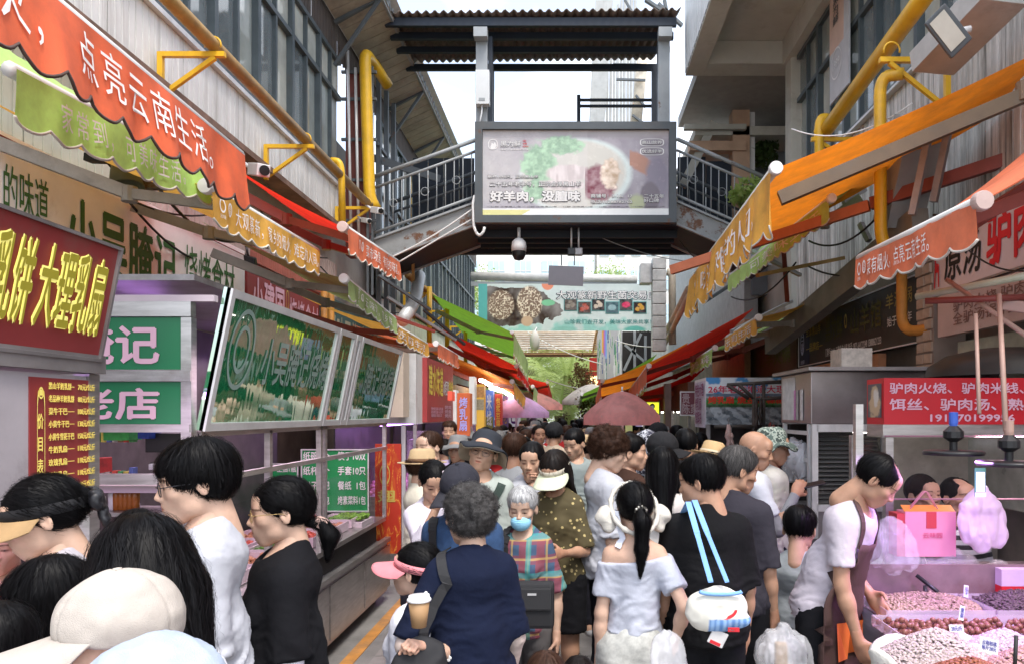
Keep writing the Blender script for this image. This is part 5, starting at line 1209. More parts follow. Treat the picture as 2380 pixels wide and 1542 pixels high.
# stall 1, nearest: red lightbox sign and price board
s1 = empty('market_stall', (SX, 2.3, 0), label='steel market stall at the left edge carrying the slanted red dairy sign', cat='stall')
box('counter', (-2.6, .9, 0), (SX, 2.82, .95), STEEL, s1); box('header_beam', (-2.75, .9, P(0, 868, 2.84).z), (SX+.012, 2.86, P(0, 838, 2.84).z+.02), STEELD, s1); box('corner_post', (SX-.06, 2.78, .95), (SX, 2.84, 2.0), STEEL, s1)
box('board_backing', (SX-.035, .9, 1.53), (SX-.01, 2.778, 1.99), mat('pale_backing', (.42, .38, .40), dirt=.3, var=.1), s1); box('lower_beam', (SX-.06, .9, 1.47), (SX+.012, 2.86, 1.53), STEEL, s1)
box('roof', (-2.75, .9, 2.07), (SX, 2.86, 2.10), STEELD, s1)
bottles = empty
O = Vector((SX+.005, 1.55, P(0, 848, 2.82).z+.015)); U = Vector((0, 1.28, 0)); top = P(270, 572, 2.8); V = Vector((top.x-(SX+.005), 0, top.z-O.z))
s = sign('big slanted dark red sign with outlined yellow-green characters', O, U, V, redsign, .06, (STEELD, .012)); YO = ink('bright_outline', (.80, .74, .22), emit=.25)
otext(s, '牛乳饼 大理乳扇', O, U, V, (.47, .955), (.20, .86), OLV, YO, .02, .055, shear=.0)
O = Vector((SX-.004, 2.48, 1.56)); U = Vector((0, .345, 0)); V = Vector((0, 0, .415)); s = sign('dark red price board with yellow price list at the left stall', O, U, V, redsign, .005)
rows_ = [('黑山羊奶乳饼···', '70元/公斤'), ('老品种羊奶乳饼', '80元/公斤'), ('菜牛干巴······', '100元/公斤'), ('小黄牛干巴·····', '130元/公斤'), ('小黄牛雪花干巴', '150元/公斤'), ('牛奶乳扇······', '110元/公斤'), ('玫瑰乳扇······', '110元/公斤'), ('羊奶乳扇······', '110元/公斤'), ('乳扇沙琪玛····', '110元/公斤')]
PY = ink('price_yellow', (.80, .66, .16), emit=.1)
for i, (a, b) in enumerate(rows_): v1 = .965-i*.108; text(s, a, O, U, V, PY, (.24, .62), (v1-.06, v1), bold=.015); text(s, b, O, U, V, PY, (.68, .96), (v1-.06, v1), bold=.015)
text(s, '价\n目\n表', O, U, V, PY, (.085, .165), (.20, .70), bold=.02, line=1.4); ring2(s, .125, .48, .055, .42, .12, PY, O, U, V, p=6); ring2(s, .125, .87, .035, .05, .3, PY, O, U, V, p=2); ring2(s, .125, .10, .035, .05, .3, PY, O, U, V, p=2)
# stall 2: green signs, mirror-like tilted boards
s2 = empty('market_stall', (SX, 5.4, 0), label='long steel barbecue stall with green signs and tilted glossy menu boards', cat='stall')
GS = mat('green_sign', (.012, .16, .065), rough=.35, var=.06)
Y2 = 3.56; X2 = P(445, 0, Y2).x
for z0, z1, px1 in ((702, 736, 448), (860, 885, 447), (985, 1003, 445), (1100, 1124, 450)):
 a, b = P(150, z1, Y2), P(px1, z0, Y2); MB().box((-2.9, Y2-.02, a.z), (b.x, Y2+.03, b.z)).put('cross_beam', STEEL, s2)
box('corner_post', (X2-.045, Y2-.012, 0), (X2+.005, Y2+.04, P(0, 737, Y2).z-.001), STEEL, s2); box('corner_post', (-2.95, Y2-.012, 0), (-2.91, Y2+.04, 2.4), STEEL, s2)
pkb = mat('pinkish_white', (.50, .42, .46), var=.06)
box('valance_board', (-2.9, Y2-.01, P(0, 701, Y2).z), (P(500, 0, Y2).x, Y2+.03, P(0, 686, Y2).z), pkb, s2)
for (t, z0, z1, nm) in (('腌记', 858, 737, 'upper green sign reading with pink characters on the barbecue stall end'), ('老店', 984, 886, 'lower green sign with pink characters on the barbecue stall end')):
 a, b = P(0, z0, Y2), P(433, z1, Y2); O = Vector((b.x-.62, Y2-.005, a.z)); U = Vector((.62, 0, 0)); V = Vector((0, 0, b.z-a.z)); s = sign(nm, O, U, V, GS, .02)
 text(s, t, O, U, V, PNK, (.10, .80), (.10, .86), bold=.05)
box('counter_body', (-2.75, Y2+.1, .12), (SX, 7.25, .60), mat('body_steel', (.52, .47, .49), rough=.38, metal=.7, var=.25, dirt=.35, scale=3, dirtcol=(.25, .18, .2)), s2)
for i in range(4): box('body_panel', (SX+.002, Y2+.12+i*.92, .15), (SX+.012, Y2+1.0+i*.92, .56), STEEL, s2)
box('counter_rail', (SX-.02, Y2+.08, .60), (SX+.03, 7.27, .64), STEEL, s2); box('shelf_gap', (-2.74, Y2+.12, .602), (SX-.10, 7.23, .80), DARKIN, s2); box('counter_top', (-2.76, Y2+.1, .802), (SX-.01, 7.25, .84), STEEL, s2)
for y in (3.7, 4.9, 6.1, 7.2): MB().lathe((-1.95, y, .0), [(0, 0), (.03, 0), (.03, .12), (0, .12)], 8).put('foot', STEELD, s2)
for (y, h) in ((Y2+.9, 1.75), (5.36, 1.78), (5.46, 1.78), (7.22, 1.8)): box('post', (SX-.035, y-.02, .841), (SX, y+.02, h), STEEL, s2)
box('top_rail', (SX-.04, Y2+.06, 1.735), (SX, 7.25, 1.765), STEEL, s2); box('mid_rail', (SX-.03, Y2+.06, 1.50), (SX+.004, 7.25, 1.53), STEEL, s2); box('roof', (-2.9, Y2+.05, 2.50), (-1.85, 7.25, 2.53), STEELD, s2); box('back_panel', (-2.93, Y2+.05, .85), (-2.9, 7.25, 2.49), mat('stall_back', (.07, .06, .065), var=.5, rough=.4), s2)
g1 = MB(); g1.slab((SX-.012, Y2+.12, .845), (0, 3.6, 0), (-.06, 0, .50), .004); g1.put('glass_guard', M_GLASSY, s2)
# counter goods: trays with meat
MEAT = mat('skewered_meat', (.48, .06, .03), rough=.3, var=.6, scale=40); TRAYM = mat('tray_plastic', (.70, .55, .62), rough=.3)
def lumps(name, m, parent, x0, x1, y0, y1, z, n, r, seed=0, flat_=.6, kind='stuff'):
 rr = np.random.default_rng(seed); base = np.array([(math.cos(a)*math.cos(b), math.sin(a)*math.cos(b), math.sin(b)) for b in (-1.2, -.35, .5, 1.2) for a in np.arange(6)*math.pi/3+b]); V = []; Fs = []
 for i in range(n):
  c = np.array((rr.uniform(x0, x1), rr.uniform(y0, y1), z+rr.uniform(0, r))); s_ = r*rr.uniform(.6, 1.3, 3)*np.array((1, 1, flat_)); V.append(base@rotz(rr.uniform(0, 3))@rotx(rr.uniform(-.5, .5))*s_+c); b0 = i*24
  for k in range(3):
   for j in range(6): Fs.append((b0+k*6+j, b0+k*6+(j+1) % 6, b0+k*6+6+(j+1) % 6, b0+k*6+6+j))
  for q in (0, 18): Fs += [(b0+q, b0+q+1, b0+q+2, b0+q+3), (b0+q, b0+q+3, b0+q+4, b0+q+5)]
 return wl_(name, poly_mesh(name, np.concatenate(V), Fs, True), m, parent, kind=kind)
for i in range(7):
 for j in range(2):
  y = 3.8+i*.48; x = -2.45+j*.36; t_ = empty('food_tray', (x, y, .85), label='tray of %s, %s from the near end, %s row, barbecue stall' % (['dark red skewers', 'pale marinated meat', 'green vegetables'][(i+j*2) % 3], ['first', 'second', 'third', 'fourth', 'fifth', 'sixth', 'seventh'][i], 'front' if j else 'back'), cat='tray', group='trays of meat in the barbecue stall')
  b = MB(); b.box((x-.15, y-.2, .845), (x+.15, y+.2, .86)); b.box((x-.15, y-.2, .861), (x-.14, y+.2, .92)); b.box((x+.14, y-.2, .861), (x+.15, y+.2, .92)); b.box((x-.139, y-.2, .861), (x+.139, y-.19, .92)); b.box((x-.139, y+.19, .861), (x+.139, y+.2, .92)); b.put('tray', TRAYM, t_)
  lumps('meat', [MEAT, mat('pale_meat', (.5, .22, .12), rough=.3, var=.5, scale=40), mat('green_veg', (.10, .22, .03), var=.5, scale=30)][(i+j*2) % 3], t_, x-.12, x+.12, y-.17, y+.17, .875, 60, .032, seed=i*2+j)
# tilted mirror boards
mg = bpy.data.materials.new('glossy_green_film'); mg.use_nodes = True; nt = mg.node_tree; bs = nt.nodes['Principled BSDF']; bs.inputs['Base Color'].default_value = (.02, .26, .10, 1); bs.inputs['Roughness'].default_value = .04; bs.inputs['Metallic'].default_value = 0; bs.inputs['Specular IOR Level'].default_value = 1; bs.inputs['Coat Weight'].default_value = 1; bs.inputs['Coat IOR'].default_value = 4.5; bs.inputs['Coat Roughness'].default_value = .02
t = nd(nt, 'ShaderNodeTexCoord'); mpn = nd(nt, 'ShaderNodeMapping'); mpn.inputs['Scale'].default_value = (1, 3.2, .6); n_ = nd(nt, 'ShaderNodeTexNoise', Scale=2.2, Detail=2., Distortion=.5); bp = nd(nt, 'ShaderNodeBump', Strength=.08, Distance=.02)
nt.links.new(t.outputs['Object'], mpn.inputs['Vector']); nt.links.new(mpn.outputs[0], n_.inputs['Vector']); nt.links.new(n_.outputs['Fac'], bp.inputs['Height']); nt.links.new(bp.outputs[0], bs.inputs['Normal']); nt.links.new(bp.outputs[0], bs.inputs['Coat Normal'])
SIL = ink('silver_film', (.26, .36, .32), rough=.15)
zb, zt2 = 1.765, 2.46
def tilt(y0, y1, label, txt=None, m=mg, fm=ALU, w=.04, tx=(.3, .95)):
 O = Vector((SX+.015, y0, zb)); U = Vector((0, y1-y0, 0)); V = Vector((.14, 0, zt2-zb)); s = sign(label, O, U, V, m, .035, (fm, w), name='menu_board')
 if txt: text(s, txt, O, U, V, SIL, tx, (.36, .74), bold=.03, off=.003)
 return s, O, U, V
s, O, U, V = tilt(3.6, 5.28, 'largest tilted glossy green board on the barbecue stall, mirroring the crowd', '小吴腌记烧烤'); ring2(s, .14, .60, .085, .30, .12, SIL, O, U, V, off=.004, p=2); ring2(s, .14, .60, .05, .18, .2, SIL, O, U, V, off=.004, p=2)
tilt(5.30, 5.68, 'narrow glossy board between the two large tilted ones', None, mg)
tilt(5.70, 5.84, 'slim grey panel with switches between the tilted boards', None, mat('grey_board', (.17, .17, .18), rough=.3))
tilt(5.86, 7.22, 'farther tilted glossy green board mirroring the shoppers', '腌记烧烤', tx=(.2, .9))
# interior of stall 2: menus, bottles, monitor
Y = 6.95; GB = mat('menu_green', (.015, .26, .075), rough=.4, var=.04); EM = mat('menu_green')
for (px0, px1, py0, py1, rows_, lab) in ((700, 858, 1188, 1042, [('纸碗1个', '筷子10双'), ('纸杯1个', '手套10只'), ('刷子1把', '餐纸  1包'), ('牙签1包', '烤素菜料1包')], 'bright green supplies list behind the glass of the barbecue stall'), (585, 694, 1190, 1075, [('木炭1包', '生抽1瓶'), ('酱油1瓶', '香油1瓶')], 'second green list, left of the supplies list, half hidden')):
 a, b = P(px0, py0, Y), P(px1, py1, Y); O = Vector((a.x, Y, a.z)); U = Vector((b.x-a.x, 0, 0)); V = Vector((0, 0, b.z-a.z)); s = sign(lab, O, U, V, GB, .02, (ALU, .012))
 for i, (q1, q2) in enumerate(rows_): v1 = .96-i*.235; text(s, q1, O, U, V, WHITE, (.03, .42), (v1-.14, v1), bold=.03); text(s, q2, O, U, V, WHITE, (.54, .95), (v1-.14, v1), bold=.03)
o = lumps('greens', mat('salad_greens', (.14, .28, .03), var=.5, scale=30), None, P(790, 0, 6.8).x, -1.9, 6.6, 6.9, P(0, 1200, 6.8).z, 160, .025, 9); tag(o, 'heap of green lettuce on the shelf under the supplies list', 'greens')
box('greens_shelf', (-2.6, 6.55, P(0, 1226, 6.8).z), (-1.87, 6.94, P(0, 1204, 6.8).z), pkb, s2)
def bottle(x, y, z, col, cap, lab):
 b = empty('sauce_bottle', (x, y, z), label=lab, cat='bottle', group='sauce bottles in the barbecue stall'); MB().lathe((x, y, z), [(0, 0), (.02, .002), (.021, .085), (.01, .11), (.009, .125), (0, .125)], 12).put('glass_body', mat('sauce_'+str(col[0]), col, rough=.15, var=.1), b, smooth=True); MB().lathe((x, y, z+.125), [(.011, -.006), (.012, .02), (0, .021)], 10).put('cap', cap, b)
shz = P(0, 1182, 3.75).z
box('bottle_shelf', (-2.85, 3.62, shz-.02), (-1.95, 3.9, shz), STEEL, s2); box('bottle_shelf', (-2.85, 3.62, P(0, 1140, 3.7).z), (-1.88, 3.9, P(0, 1124, 3.7).z), pkb, s2)
for i, px in enumerate((262, 272, 283, 293, 304, 315)): bottle(P(px, 0, 3.7).x, 3.7, shz+.001, (.30, .10, .02) if i else (.6, .6, .6), WHITE if i == 0 else YEL, ['pale sauce bottle first in the row', 'amber sauce bottle second in the row', 'amber sauce bottle third in the row', 'amber sauce bottle fourth in the row', 'amber sauce bottle fifth in the row', 'amber sauce bottle last in the row'][i]+' behind the boy in glasses')
q = empty('monitor', P(395, 1075, 3.85), label='black monitor on the shelf behind the boy in glasses', cat='monitor'); a, b = P(340, 1050, 3.85), P(430, 1005, 3.85); MB().box((a.x, 3.84, a.z), (b.x, 3.88, b.z)).put('screen', M_BLACK, q, bevel=.004); MB().box(((a.x+b.x)/2-.01, 3.85, a.z-.05), ((a.x+b.x)/2+.01, 3.87, a.z)).put('stand', M_BLACK, q); MB().box(((a.x+b.x)/2-.06, 3.82, a.z-.06), ((a.x+b.x)/2+.06, 3.9, a.z-.05)).put('foot', M_BLACK, q)
for i, (px, py, w, h, c, lb_) in enumerate(((245, 1022, 60, 24, (.05, .35, .08), 'green packets on the upper shelf of the barbecue stall'), (325, 1018, 26, 28, (.02, .05, .3), 'blue box on the upper shelf of the barbecue stall'), (215, 1098, 18, 35, (.5, .04, .04), 'red and white carton behind the price board'), (350, 1090, 46, 14, (.6, .6, .62), 'white carton under the monitor'))):
 a, b = P(px, py, 3.8), P(px+w, py-h, 3.8); o = MB().box((a.x, 3.78, a.z), (b.x, 3.9, b.z)).put('carton', mat('carton%d' % i, c, var=.35, scale=25), bevel=.004); tag(o, lb_, 'carton')
sp = empty('serving_scoop', P(1000, 0, 6), label='x', cat='x') if False else None
for yy in (4.2, 5.6, 6.7): MB().box((-2.5, yy-.25, 2.30), (-2.47, yy+.25, 2.33)).put('light_tube', TUBEP, s2)
lamp('stall_light_2', (-2.35, 5.3, 2.3), .5, 16, (1, .72, .88), sy=3.2)
lamp('stall_light_1', (-2.25, 2.1, 1.95), .5, 8, (.95, .62, 1), sy=1.4)
MB().box((-2.3, 1.6, 1.96), (-2.27, 2.6, 1.985)).put('light_tube', TUBEP, s1)
# flame-patterned panel and following white stall
def flames(u, v):
 p = np.stack([u*3, v*3.5, u*0], 1); w = fbm(p*1.3, 2, 3); f_ = 1-np.abs(fbm(np.stack([u*4+w*1.5, v*4-w, u*0], 1), 4, 2))*2.2; C = np.ones((len(u), 3))*np.array((.42, .03, .012)); C = blob(C, f_*.8-.1, (.60, .15, .02)); C = blob(C, (f_-.78)*4, (.75, .38, .06)); return C
a, b = P(872, 1285, 7.35), P(932, 1030, 7.35); fp = sign('tall red flame-patterned advertising panel at the end of the barbecue stall', (a.x, 7.35, a.z), (b.x-a.x, 0, 0), (0, 0, b.z-a.z), redsign, .03)
print_panel('print', (a.x, 7.35, a.z), (b.x-a.x, 0, 0), (0, 0, b.z-a.z), 50, 200, flames, M_PRINT, fp); ring2(fp, .38, .72, .2, .10, .25, GOLD, (a.x, 7.35, a.z), (b.x-a.x, 0, 0), (0, 0, b.z-a.z), p=2); text(fp, '翅', (a.x, 7.35, a.z), (b.x-a.x, 0, 0), (0, 0, b.z-a.z), GOLD, (.1, .8), (.47, .58), bold=.04, off=.006)
# row of further stalls on the left
def small_stall(y0, y1, label, frontcol, hdr, side='L', signcols=None, zt=2.42, zb=1.72, txts=None, lightcol=(.9, .5, 1)):
 sx = SX if side == 'L' else -SX; sg = -1 if side == 'L' else 1; r = empty('market_stall', (sx, y0, 0), label=label, cat='stall')
 x_in = sx+sg*.95
 box('counter', (min(sx, x_in), y0, .1), (max(sx, x_in), y1, .88), STEEL, r); box('header', (min(sx, x_in), y0, zb), (max(sx, x_in), y1, zt), frontcol, r)
 for y in (y0+.02, y1-.02): box('post', (sx+sg*.001, y-.02, .881), (sx+sg*.04, y+.02, zb-.001), STEEL, r)
 box('back', (x_in, y0, .881), (x_in+sg*.02, y1, zb-.001), mat('stall_back'), r); MB().box((sx+sg*.45, y0+.2, zb-.03), (sx+sg*.48, y1-.2, zb-.003)).put('light_tube', TUBEP if lightcol[1] < .7 else TUBEW, r)
 lumps('goods', mat('goods'+label[:6], hdr, var=.6, scale=20), r, min(sx, x_in)+.1, max(sx, x_in)-.1, y0+.1, y1-.1, .9, 90, .05, int(y0*7))
 return r
st = small_stall(8.62, 11.2, 'white-sided barbecue stall with a dark red hanging sign', mat('white_side', (.66, .66, .64), var=.06, dirt=.2), (.5, .2, .3), zt=P(0, 820, 8.62).z, zb=P(0, 984, 8.62).z)
a = P(0, 984, 8.62); box('white_end', (P(932, 0, 8.6).x, 8.58, P(0, 984, 8.6).z), (SX+.003, 8.615, P(0, 820, 8.6).z), ALU, st); box('cream_duct', (P(908, 0, 8.3).x, 8.2, P(0, 968, 8.3).z), (P(942, 0, 8.3).x, 8.5, P(0, 818, 8.3).z), mat('cream_duct', (.60, .50, .40), var=.1, dirt=.3), st)
box('end_post', (P(934, 0, 8.6).x, 8.57, .05), (P(943, 0, 8.6).x, 8.61, P(0, 985, 8.6).z), ALU, st); box('pink_glass_front', (P(945, 0, 8.7).x, 8.7, .9), (P(1000, 0, 8.7).x, 8.72, P(0, 1000, 8.7).z), mat('pink_glass', (.55, .35, .55), alpha=.35, rough=.1), st)  # glass front has an even pink tint, partly clear
box('fryer', (P(950, 0, 9).x, 9.0, .9), (P(990, 0, 9).x, 9.4, P(0, 1020, 9).z), STEELD, st)
RSC = mat('hang_red', (.36, .045, .045), rough=.45, var=.1)
O = Vector((SX+.06, 8.95, P(0, 980, 9).z)); U = Vector((0, 1.95, 0)); V = Vector((0, 0, P(0, 830, 9).z-O.z)); s = sign('dark red hanging sign with tall yellow characters over the barbecue stall', O, U, V, RSC, .12)
text(s, '建水味道', O, U, V, YEL, (.04, .55), (.42, .92), bold=.04); text(s, '冰烤豆腐', O, U, V, WHITE, (.56, .78), (.45, .72), bold=.03); text(s, '烧烤', O, U, V, YEL, (.78, .97), (.42, .74), bold=.04)
text(s, '特色烧豆腐 石屏豆腐\n建水烤豆腐 小瓜洋芋\n现烤现卖 味道正宗', O, U, V, PNK, (.12, .55), (.08, .24)); text(s, '烤鸡\n烤鱼\n烤肉', O, U, V, PNK, (.62, .9), (.06, .28))
lamp('stall_light_3', (-2.2, 9.9, 1.7), .4, 10, PURP, sy=2.2)
# colourful sign boxes down the left row
def hang(side, px0, px1, py0, py1, Y, col, label, txt=None, tc=YEL, vertical=True, bands=None):
 a, b = P(px0, py1, Y), P(px1, py0, Y); s = empty('hanging_sign', (a.x, Y, a.z), label=label, cat='sign'); MB().box((a.x, Y, a.z), (b.x, Y+.25, b.z)).put('light_box', mat('sb'+label[:14], col, rough=.4, var=.1, emit=.15), s, bevel=.006)
 O, U, V = Vector((a.x, Y, a.z)), Vector((b.x-a.x, 0, 0)), Vector((0, 0, b.z-a.z))
 if bands:
  for (v0, v1, c) in bands: slab('print_band', O+V*v0+Vector((0, -.001, 0)), U, V*(v1-v0), .004, mat('band%.2f%.2f' % (c[0], c[2]), c, var=.4, scale=25), s)
 if txt: text(s, '\n'.join(txt) if vertical else txt, O, U, V, tc, (.18, .82), (.12, .9), bold=.04, off=.009)
 return s
hang('L', 1062, 1092, 912, 1012, 9.6, (.45, .10, .03), 'orange-red upright sign with blue print, first past the red hanging sign', '烤乳扇', ink('lilac', (.4, .4, .8)))
hang('L', 1090, 1103, 874, 985, 11.6, (.55, .55, .53), 'grey-white upright box sign on the left row')
hang('L', 1106, 1125, 892, 1000, 12, (.62, .36, .05), 'golden upright sign with food pictures on the left row', None, bands=[(.45, .68, (.35, .30, .2)), (.72, .95, (.55, .28, .1))])
hang('L', 1128, 1146, 905, 1000, 13.2, (.05, .11, .38), 'blue upright sign with a green foot on the left row', '米线', ink('pale_print', (.5, .55, .6)), bands=[(.0, .35, (.16, .18, .04))])
hang('L', 1150, 1166, 914, 1001, 14.2, (.38, .04, .025), 'red upright sign with yellow characters on the left row', '包浆豆腐')
hang('L', 1168, 1180, 918, 992, 15.2, (.10, .06, .14), 'dark purple upright sign on the left row', '小吃', GOLD)
hang('L', 1183, 1208, 935, 990, 16.2, (.60, .62, .64), 'white square sign with a purple character on the left row', '巴', ink('purple', (.15, .03, .25)), False, bands=[(.88, 1., (.08, .35, .2))])
hang('L', 1212, 1222, 936, 985, 18, (.22, .30, .12), 'small olive sign at the far end of the left row')
rb_ = hang('L', 1040, 1050, 908, 930, 9.4, (.75, .10, .06), 'small bright red box beside the red hanging sign')
wb = hang('L', 1050, 1060, 905, 1010, 10.9, (.60, .60, .58), 'narrow white side panel behind the small red box')
for i, (y0, y1, lab, c) in enumerate(((11.5, 13.6, 'stall with a golden sign, second past the footbridge on the left', (.4, .25, .1)), (13.9, 16, 'stall with a blue sign, third past the footbridge on the left', (.3, .1, .1)), (16.3, 18.5, 'stall with a white sign, fourth past the footbridge on the left', (.2, .3, .1)), (18.8, 21.5, 'last stall before the purple umbrellas on the left', (.4, .2, .2)))):
 small_stall(y0, y1, lab, mat('hdr%d' % i, [(.30, .20, .08), (.2, .06, .05), (.4, .4, .4), (.25, .28, .15)][i], var=.4, scale=8), c, zb=1.85, zt=2.3)
o = empty('light_string', P(1120, 880, 12), label='row of glowing white tube lights above the left stalls', cat='lights')
for i, (a, b, Y) in enumerate((((1117, 882), (1128, 886), 12.2), ((1130, 888), (1160, 905), 12.6), ((1140, 900), (1165, 908), 13.6), ((1165, 905), (1190, 920), 14.5))): MB().bar(P(*a, Y), P(*b, Y+.8), .05, .05).put('light_tube', TUBEW, o)
# ---------------------------------------------------------------- stalls on the right
RXs = 1.82
d1 = empty('market_stall', (RXs, 4.3, 0), label='donkey meat stall with a red sign box on steel posts', cat='stall')
a, b = P(2055, 985, 4.3), P(2055, 877, 4.3); RS2 = mat('bright_red_box', (.52, .015, .025), rough=.4, var=.06)
MB().box((a.x, 4.3, a.z), (3.6, 4.55, b.z)).put('sign_box', RS2, d1); O = Vector((a.x, 4.3, a.z)); U = Vector((.95, 0, 0)); V = Vector((0, 0, b.z-a.z))
text(d1, '驴肉火烧、驴肉米线、面条、', O, U, V, PNK, (.03, 1.12), (.66, .90), bold=.04); text(d1, '饵丝、驴肉汤、熟驴肉、', O, U, V, PNK, (.03, 1.10), (.30, .56), bold=.04); text(d1, '19187019995 6'.replace(' ', ''), O, U, V, PNK, (.28, .80), (.06, .22), bold=.05)
print_panel('food_print', (a.x-.0005, 4.53, a.z+.04), (0, -.2, 0), (0, 0, b.z-a.z-.07), 30, 50, lambda u, v: blob(blob(np.ones((len(u), 3))*np.array((.10, .09, .10)), el2(u, v, .5, .45, .42, .5, 4)+fbm(np.stack([u*5, v*7, u*0], 1), 3), (.50, .36, .22)), el2(u, v, .6, .6, .2, .3, 4)+fbm(np.stack([u*9, v*9, u*0], 1), 3)*.7, (.6, .55, .5)), M_PRINT, d1)
box('lower_beam', (a.x-.005, 4.305, a.z-.075), (3.6, 4.54, a.z-.001), STEEL, d1)
for x, y in ((a.x+.01, 4.3), (a.x-.02, 4.75)): box('post', (x, y, .85), (x+.045, y+.045, a.z-.076), STEEL, d1)
box('glass_front', (a.x+.06, 4.31, .95), (3.6, 4.318, a.z-.08), M_GLASSY, d1); box('glass_side', (a.x+.012, 4.36, .95), (a.x+.018, 4.74, a.z-.08), M_GLASSY, d1)
tube('curtain_rod', [(a.x, 4.29, P(0, 1158, 4.3).z), (3.4, 4.29, P(0, 1158, 4.3).z)], .005, mat('pink_rod', (.4, .2, .25)), d1); tube('upper_rod', [(a.x, 4.29, P(0, 1012, 4.3).z), (3.4, 4.29, P(0, 1012, 4.3).z)], .005, mat('pink_rod'), d1)
box('chopping_counter', (1.75, 3.98, .1), (3.6, 4.6, .93), mat('worn_counter', (.30, .22, .22), rough=.6, var=.4, dirt=.6, scale=4), d1)
# dark steel cabinet and its window
d2 = empty('kiosk', (1.8, 5.6, 0), label='dark steel kiosk with a louvred window beside the donkey meat stall', cat='kiosk')
a, b = P(1885, 984, 5.6), P(1885, 862, 5.6); MB().box((a.x, 5.6, a.z), (3.0, 6.4, b.z)).put('hood', mat('dark_hood_steel', (.30, .27, .27), rough=.3, metal=.75, var=.35, scale=2), d2, bevel=.006)
box('roof_plate', (a.x-.05, 5.5, b.z+.003), (3.0, 6.5, b.z+.03), STEELD, d2)
for px in (1888, 2052): x = P(px, 0, 5.6).x; box('window_frame', (x, 5.6, .9), (x+.045, 5.64, a.z-.001), ALU, d2)
xw0, xw1 = P(1900, 0, 5.6).x, P(2052, 0, 5.6).x; box('window_head', (xw0, 5.6, a.z-.06), (xw1, 5.64, a.z-.002), ALU, d2); box('window_sill', (xw0, 5.6, P(0, 1172, 5.6).z-.05), (xw1, 5.64, P(0, 1172, 5.6).z), ALU, d2)
for i in range(17): z = P(0, 1168-i*10.4, 5.66).z; MB().slab((xw0, 5.68, z), (xw1-xw0, 0, 0), (0, .03, .022), .003).put('louvre', mat('louvre_grey', (.20, .20, .20), metal=.4, rough=.4), d2)
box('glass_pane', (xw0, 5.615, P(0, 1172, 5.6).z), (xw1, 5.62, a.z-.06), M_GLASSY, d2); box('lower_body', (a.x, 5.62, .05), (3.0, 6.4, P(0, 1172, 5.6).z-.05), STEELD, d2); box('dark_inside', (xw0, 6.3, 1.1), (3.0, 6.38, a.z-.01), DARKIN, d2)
for (y0, y1) in ((5.66, 5.7), (6.32, 6.36)): box('side_frame', (a.x, y0, .9), (a.x+.03, y1, a.z-.001), ALU, d2)
for py in (1000, 1062): z = P(0, py, 5.8).z; box('side_rail', (a.x, 5.7, z-.03), (a.x+.028, 6.32, z+.0), ALU, d2)
box('side_papers', (a.x-.004, 6.0, P(0, 975, 6).z), (a.x-.001, 6.35, P(0, 875, 6).z), mat('paper', (.6, .6, .6), var=.2, scale=15), d2)
for i, (y, c) in enumerate(((5.95, (.6, .25, .5)), (5.78, (.65, .6, .6)), (5.9, (.4, .38, .36)))): box('bunting', (a.x-.008, y, P(0, 975, 5.9).z), (a.x-.005, y+.06, P(0, 905, 5.9).z), mat('bunt%d' % i, c, var=.3, scale=20), d2)
lumps('plastic_bags', M_PLASTIC, d2, a.x-.04, a.x+.02, 5.8, 6.1, P(0, 1085, 5.9).z, 9, .09, 3, 1.6)
MB().bar((xw0+.5, 6.2, P(0, 1008, 5.8).z), (xw0+.9, 6.2, P(0, 1012, 5.8).z), .02, .02).put('light_tube', TUBEW, d2)
# aged cheese stall with landscape print
d3 = empty('market_stall', (1.85, 9.6, 0), label='stall with a printed landscape sign and red characters, bacon hanging below', cat='stall')
a, b = P(1641, 985, 9.7), P(1830, 876, 9.7); O = Vector((a.x, 9.7, a.z)); U = Vector((b.x-a.x, 0, 0)); V = Vector((0, 0, b.z-a.z)); MB().box((a.x, 9.705, a.z), (b.x+.5, 10.6, b.z)).put('sign_box', WHITE, d3)
def land(u, v):
 n = fbm(np.stack([u*7, v*5, u*0], 1), 4, 6); n2 = fbm(np.stack([u*22, v*16, u*0], 1), 3, 2); C = np.ones((len(u), 3))*np.array((.06, .27, .58)); C = blob(C, (n+.35)*3, (.68, .74, .80)); C = np.where((v < .66)[:, None], np.array((.12, .18, .26))+n2[:, None]*.05, C)
 C = np.where((v < .58)[:, None], np.array((.05, .22, .05))+n2[:, None]*.05, C); C = np.where((v < .42)[:, None], np.array((.03, .08, .03))+n2[:, None]*.04, C); m = ((v < .36) | ((v < .6) & (v > .56)))[:, None]; b_ = np.where((np.sin(u*31+v*18+n*3) > 0)[:, None], np.array((.34, .38, .42)), np.array((.16, .18, .2)))+n2[:, None]*.1; return np.where(m, b_, C)
print_panel('landscape_print', O, U, V, 150, 90, land, M_PRINT, d3); R2_ = ink('crimson', (.62, .02, .10)); R3_ = ink('scarlet', (.70, .05, .02))
otext(d3, '26年老店地道大理', O, U, V, (.02, .98), (.66, .84), R2_, WHITE, .03, .06, off=.006); otext(d3, '烤乳扇 烧豆腐 粿粿', O, U, V, (.02, .96), (.44, .60), R3_, ink('scarlet'), .03, .05, off=.006)
MB().slab((a.x-.004, 10.55, P(0, 992, 10).z), (0, -.82, 0), (0, 0, P(0, 885, 10).z-P(0, 992, 10).z), .005).put('paper_notice', mat('lilac_paper', (.62, .58, .68), var=.2, scale=12), d3)
text(d3, '特色大理\n烤乳扇\n烧饵块', (a.x-.012, 10.55, P(0, 990, 10).z), (0, -.82, 0), (0, 0, .62), ink('plum', (.3, .08, .2)), (.1, .9), (.05, .95), bold=.03)
for x in (a.x+.01, b.x-.03): box('post', (x, 9.72, .88), (x+.05, 9.77, a.z-.001), STEELD, d3)
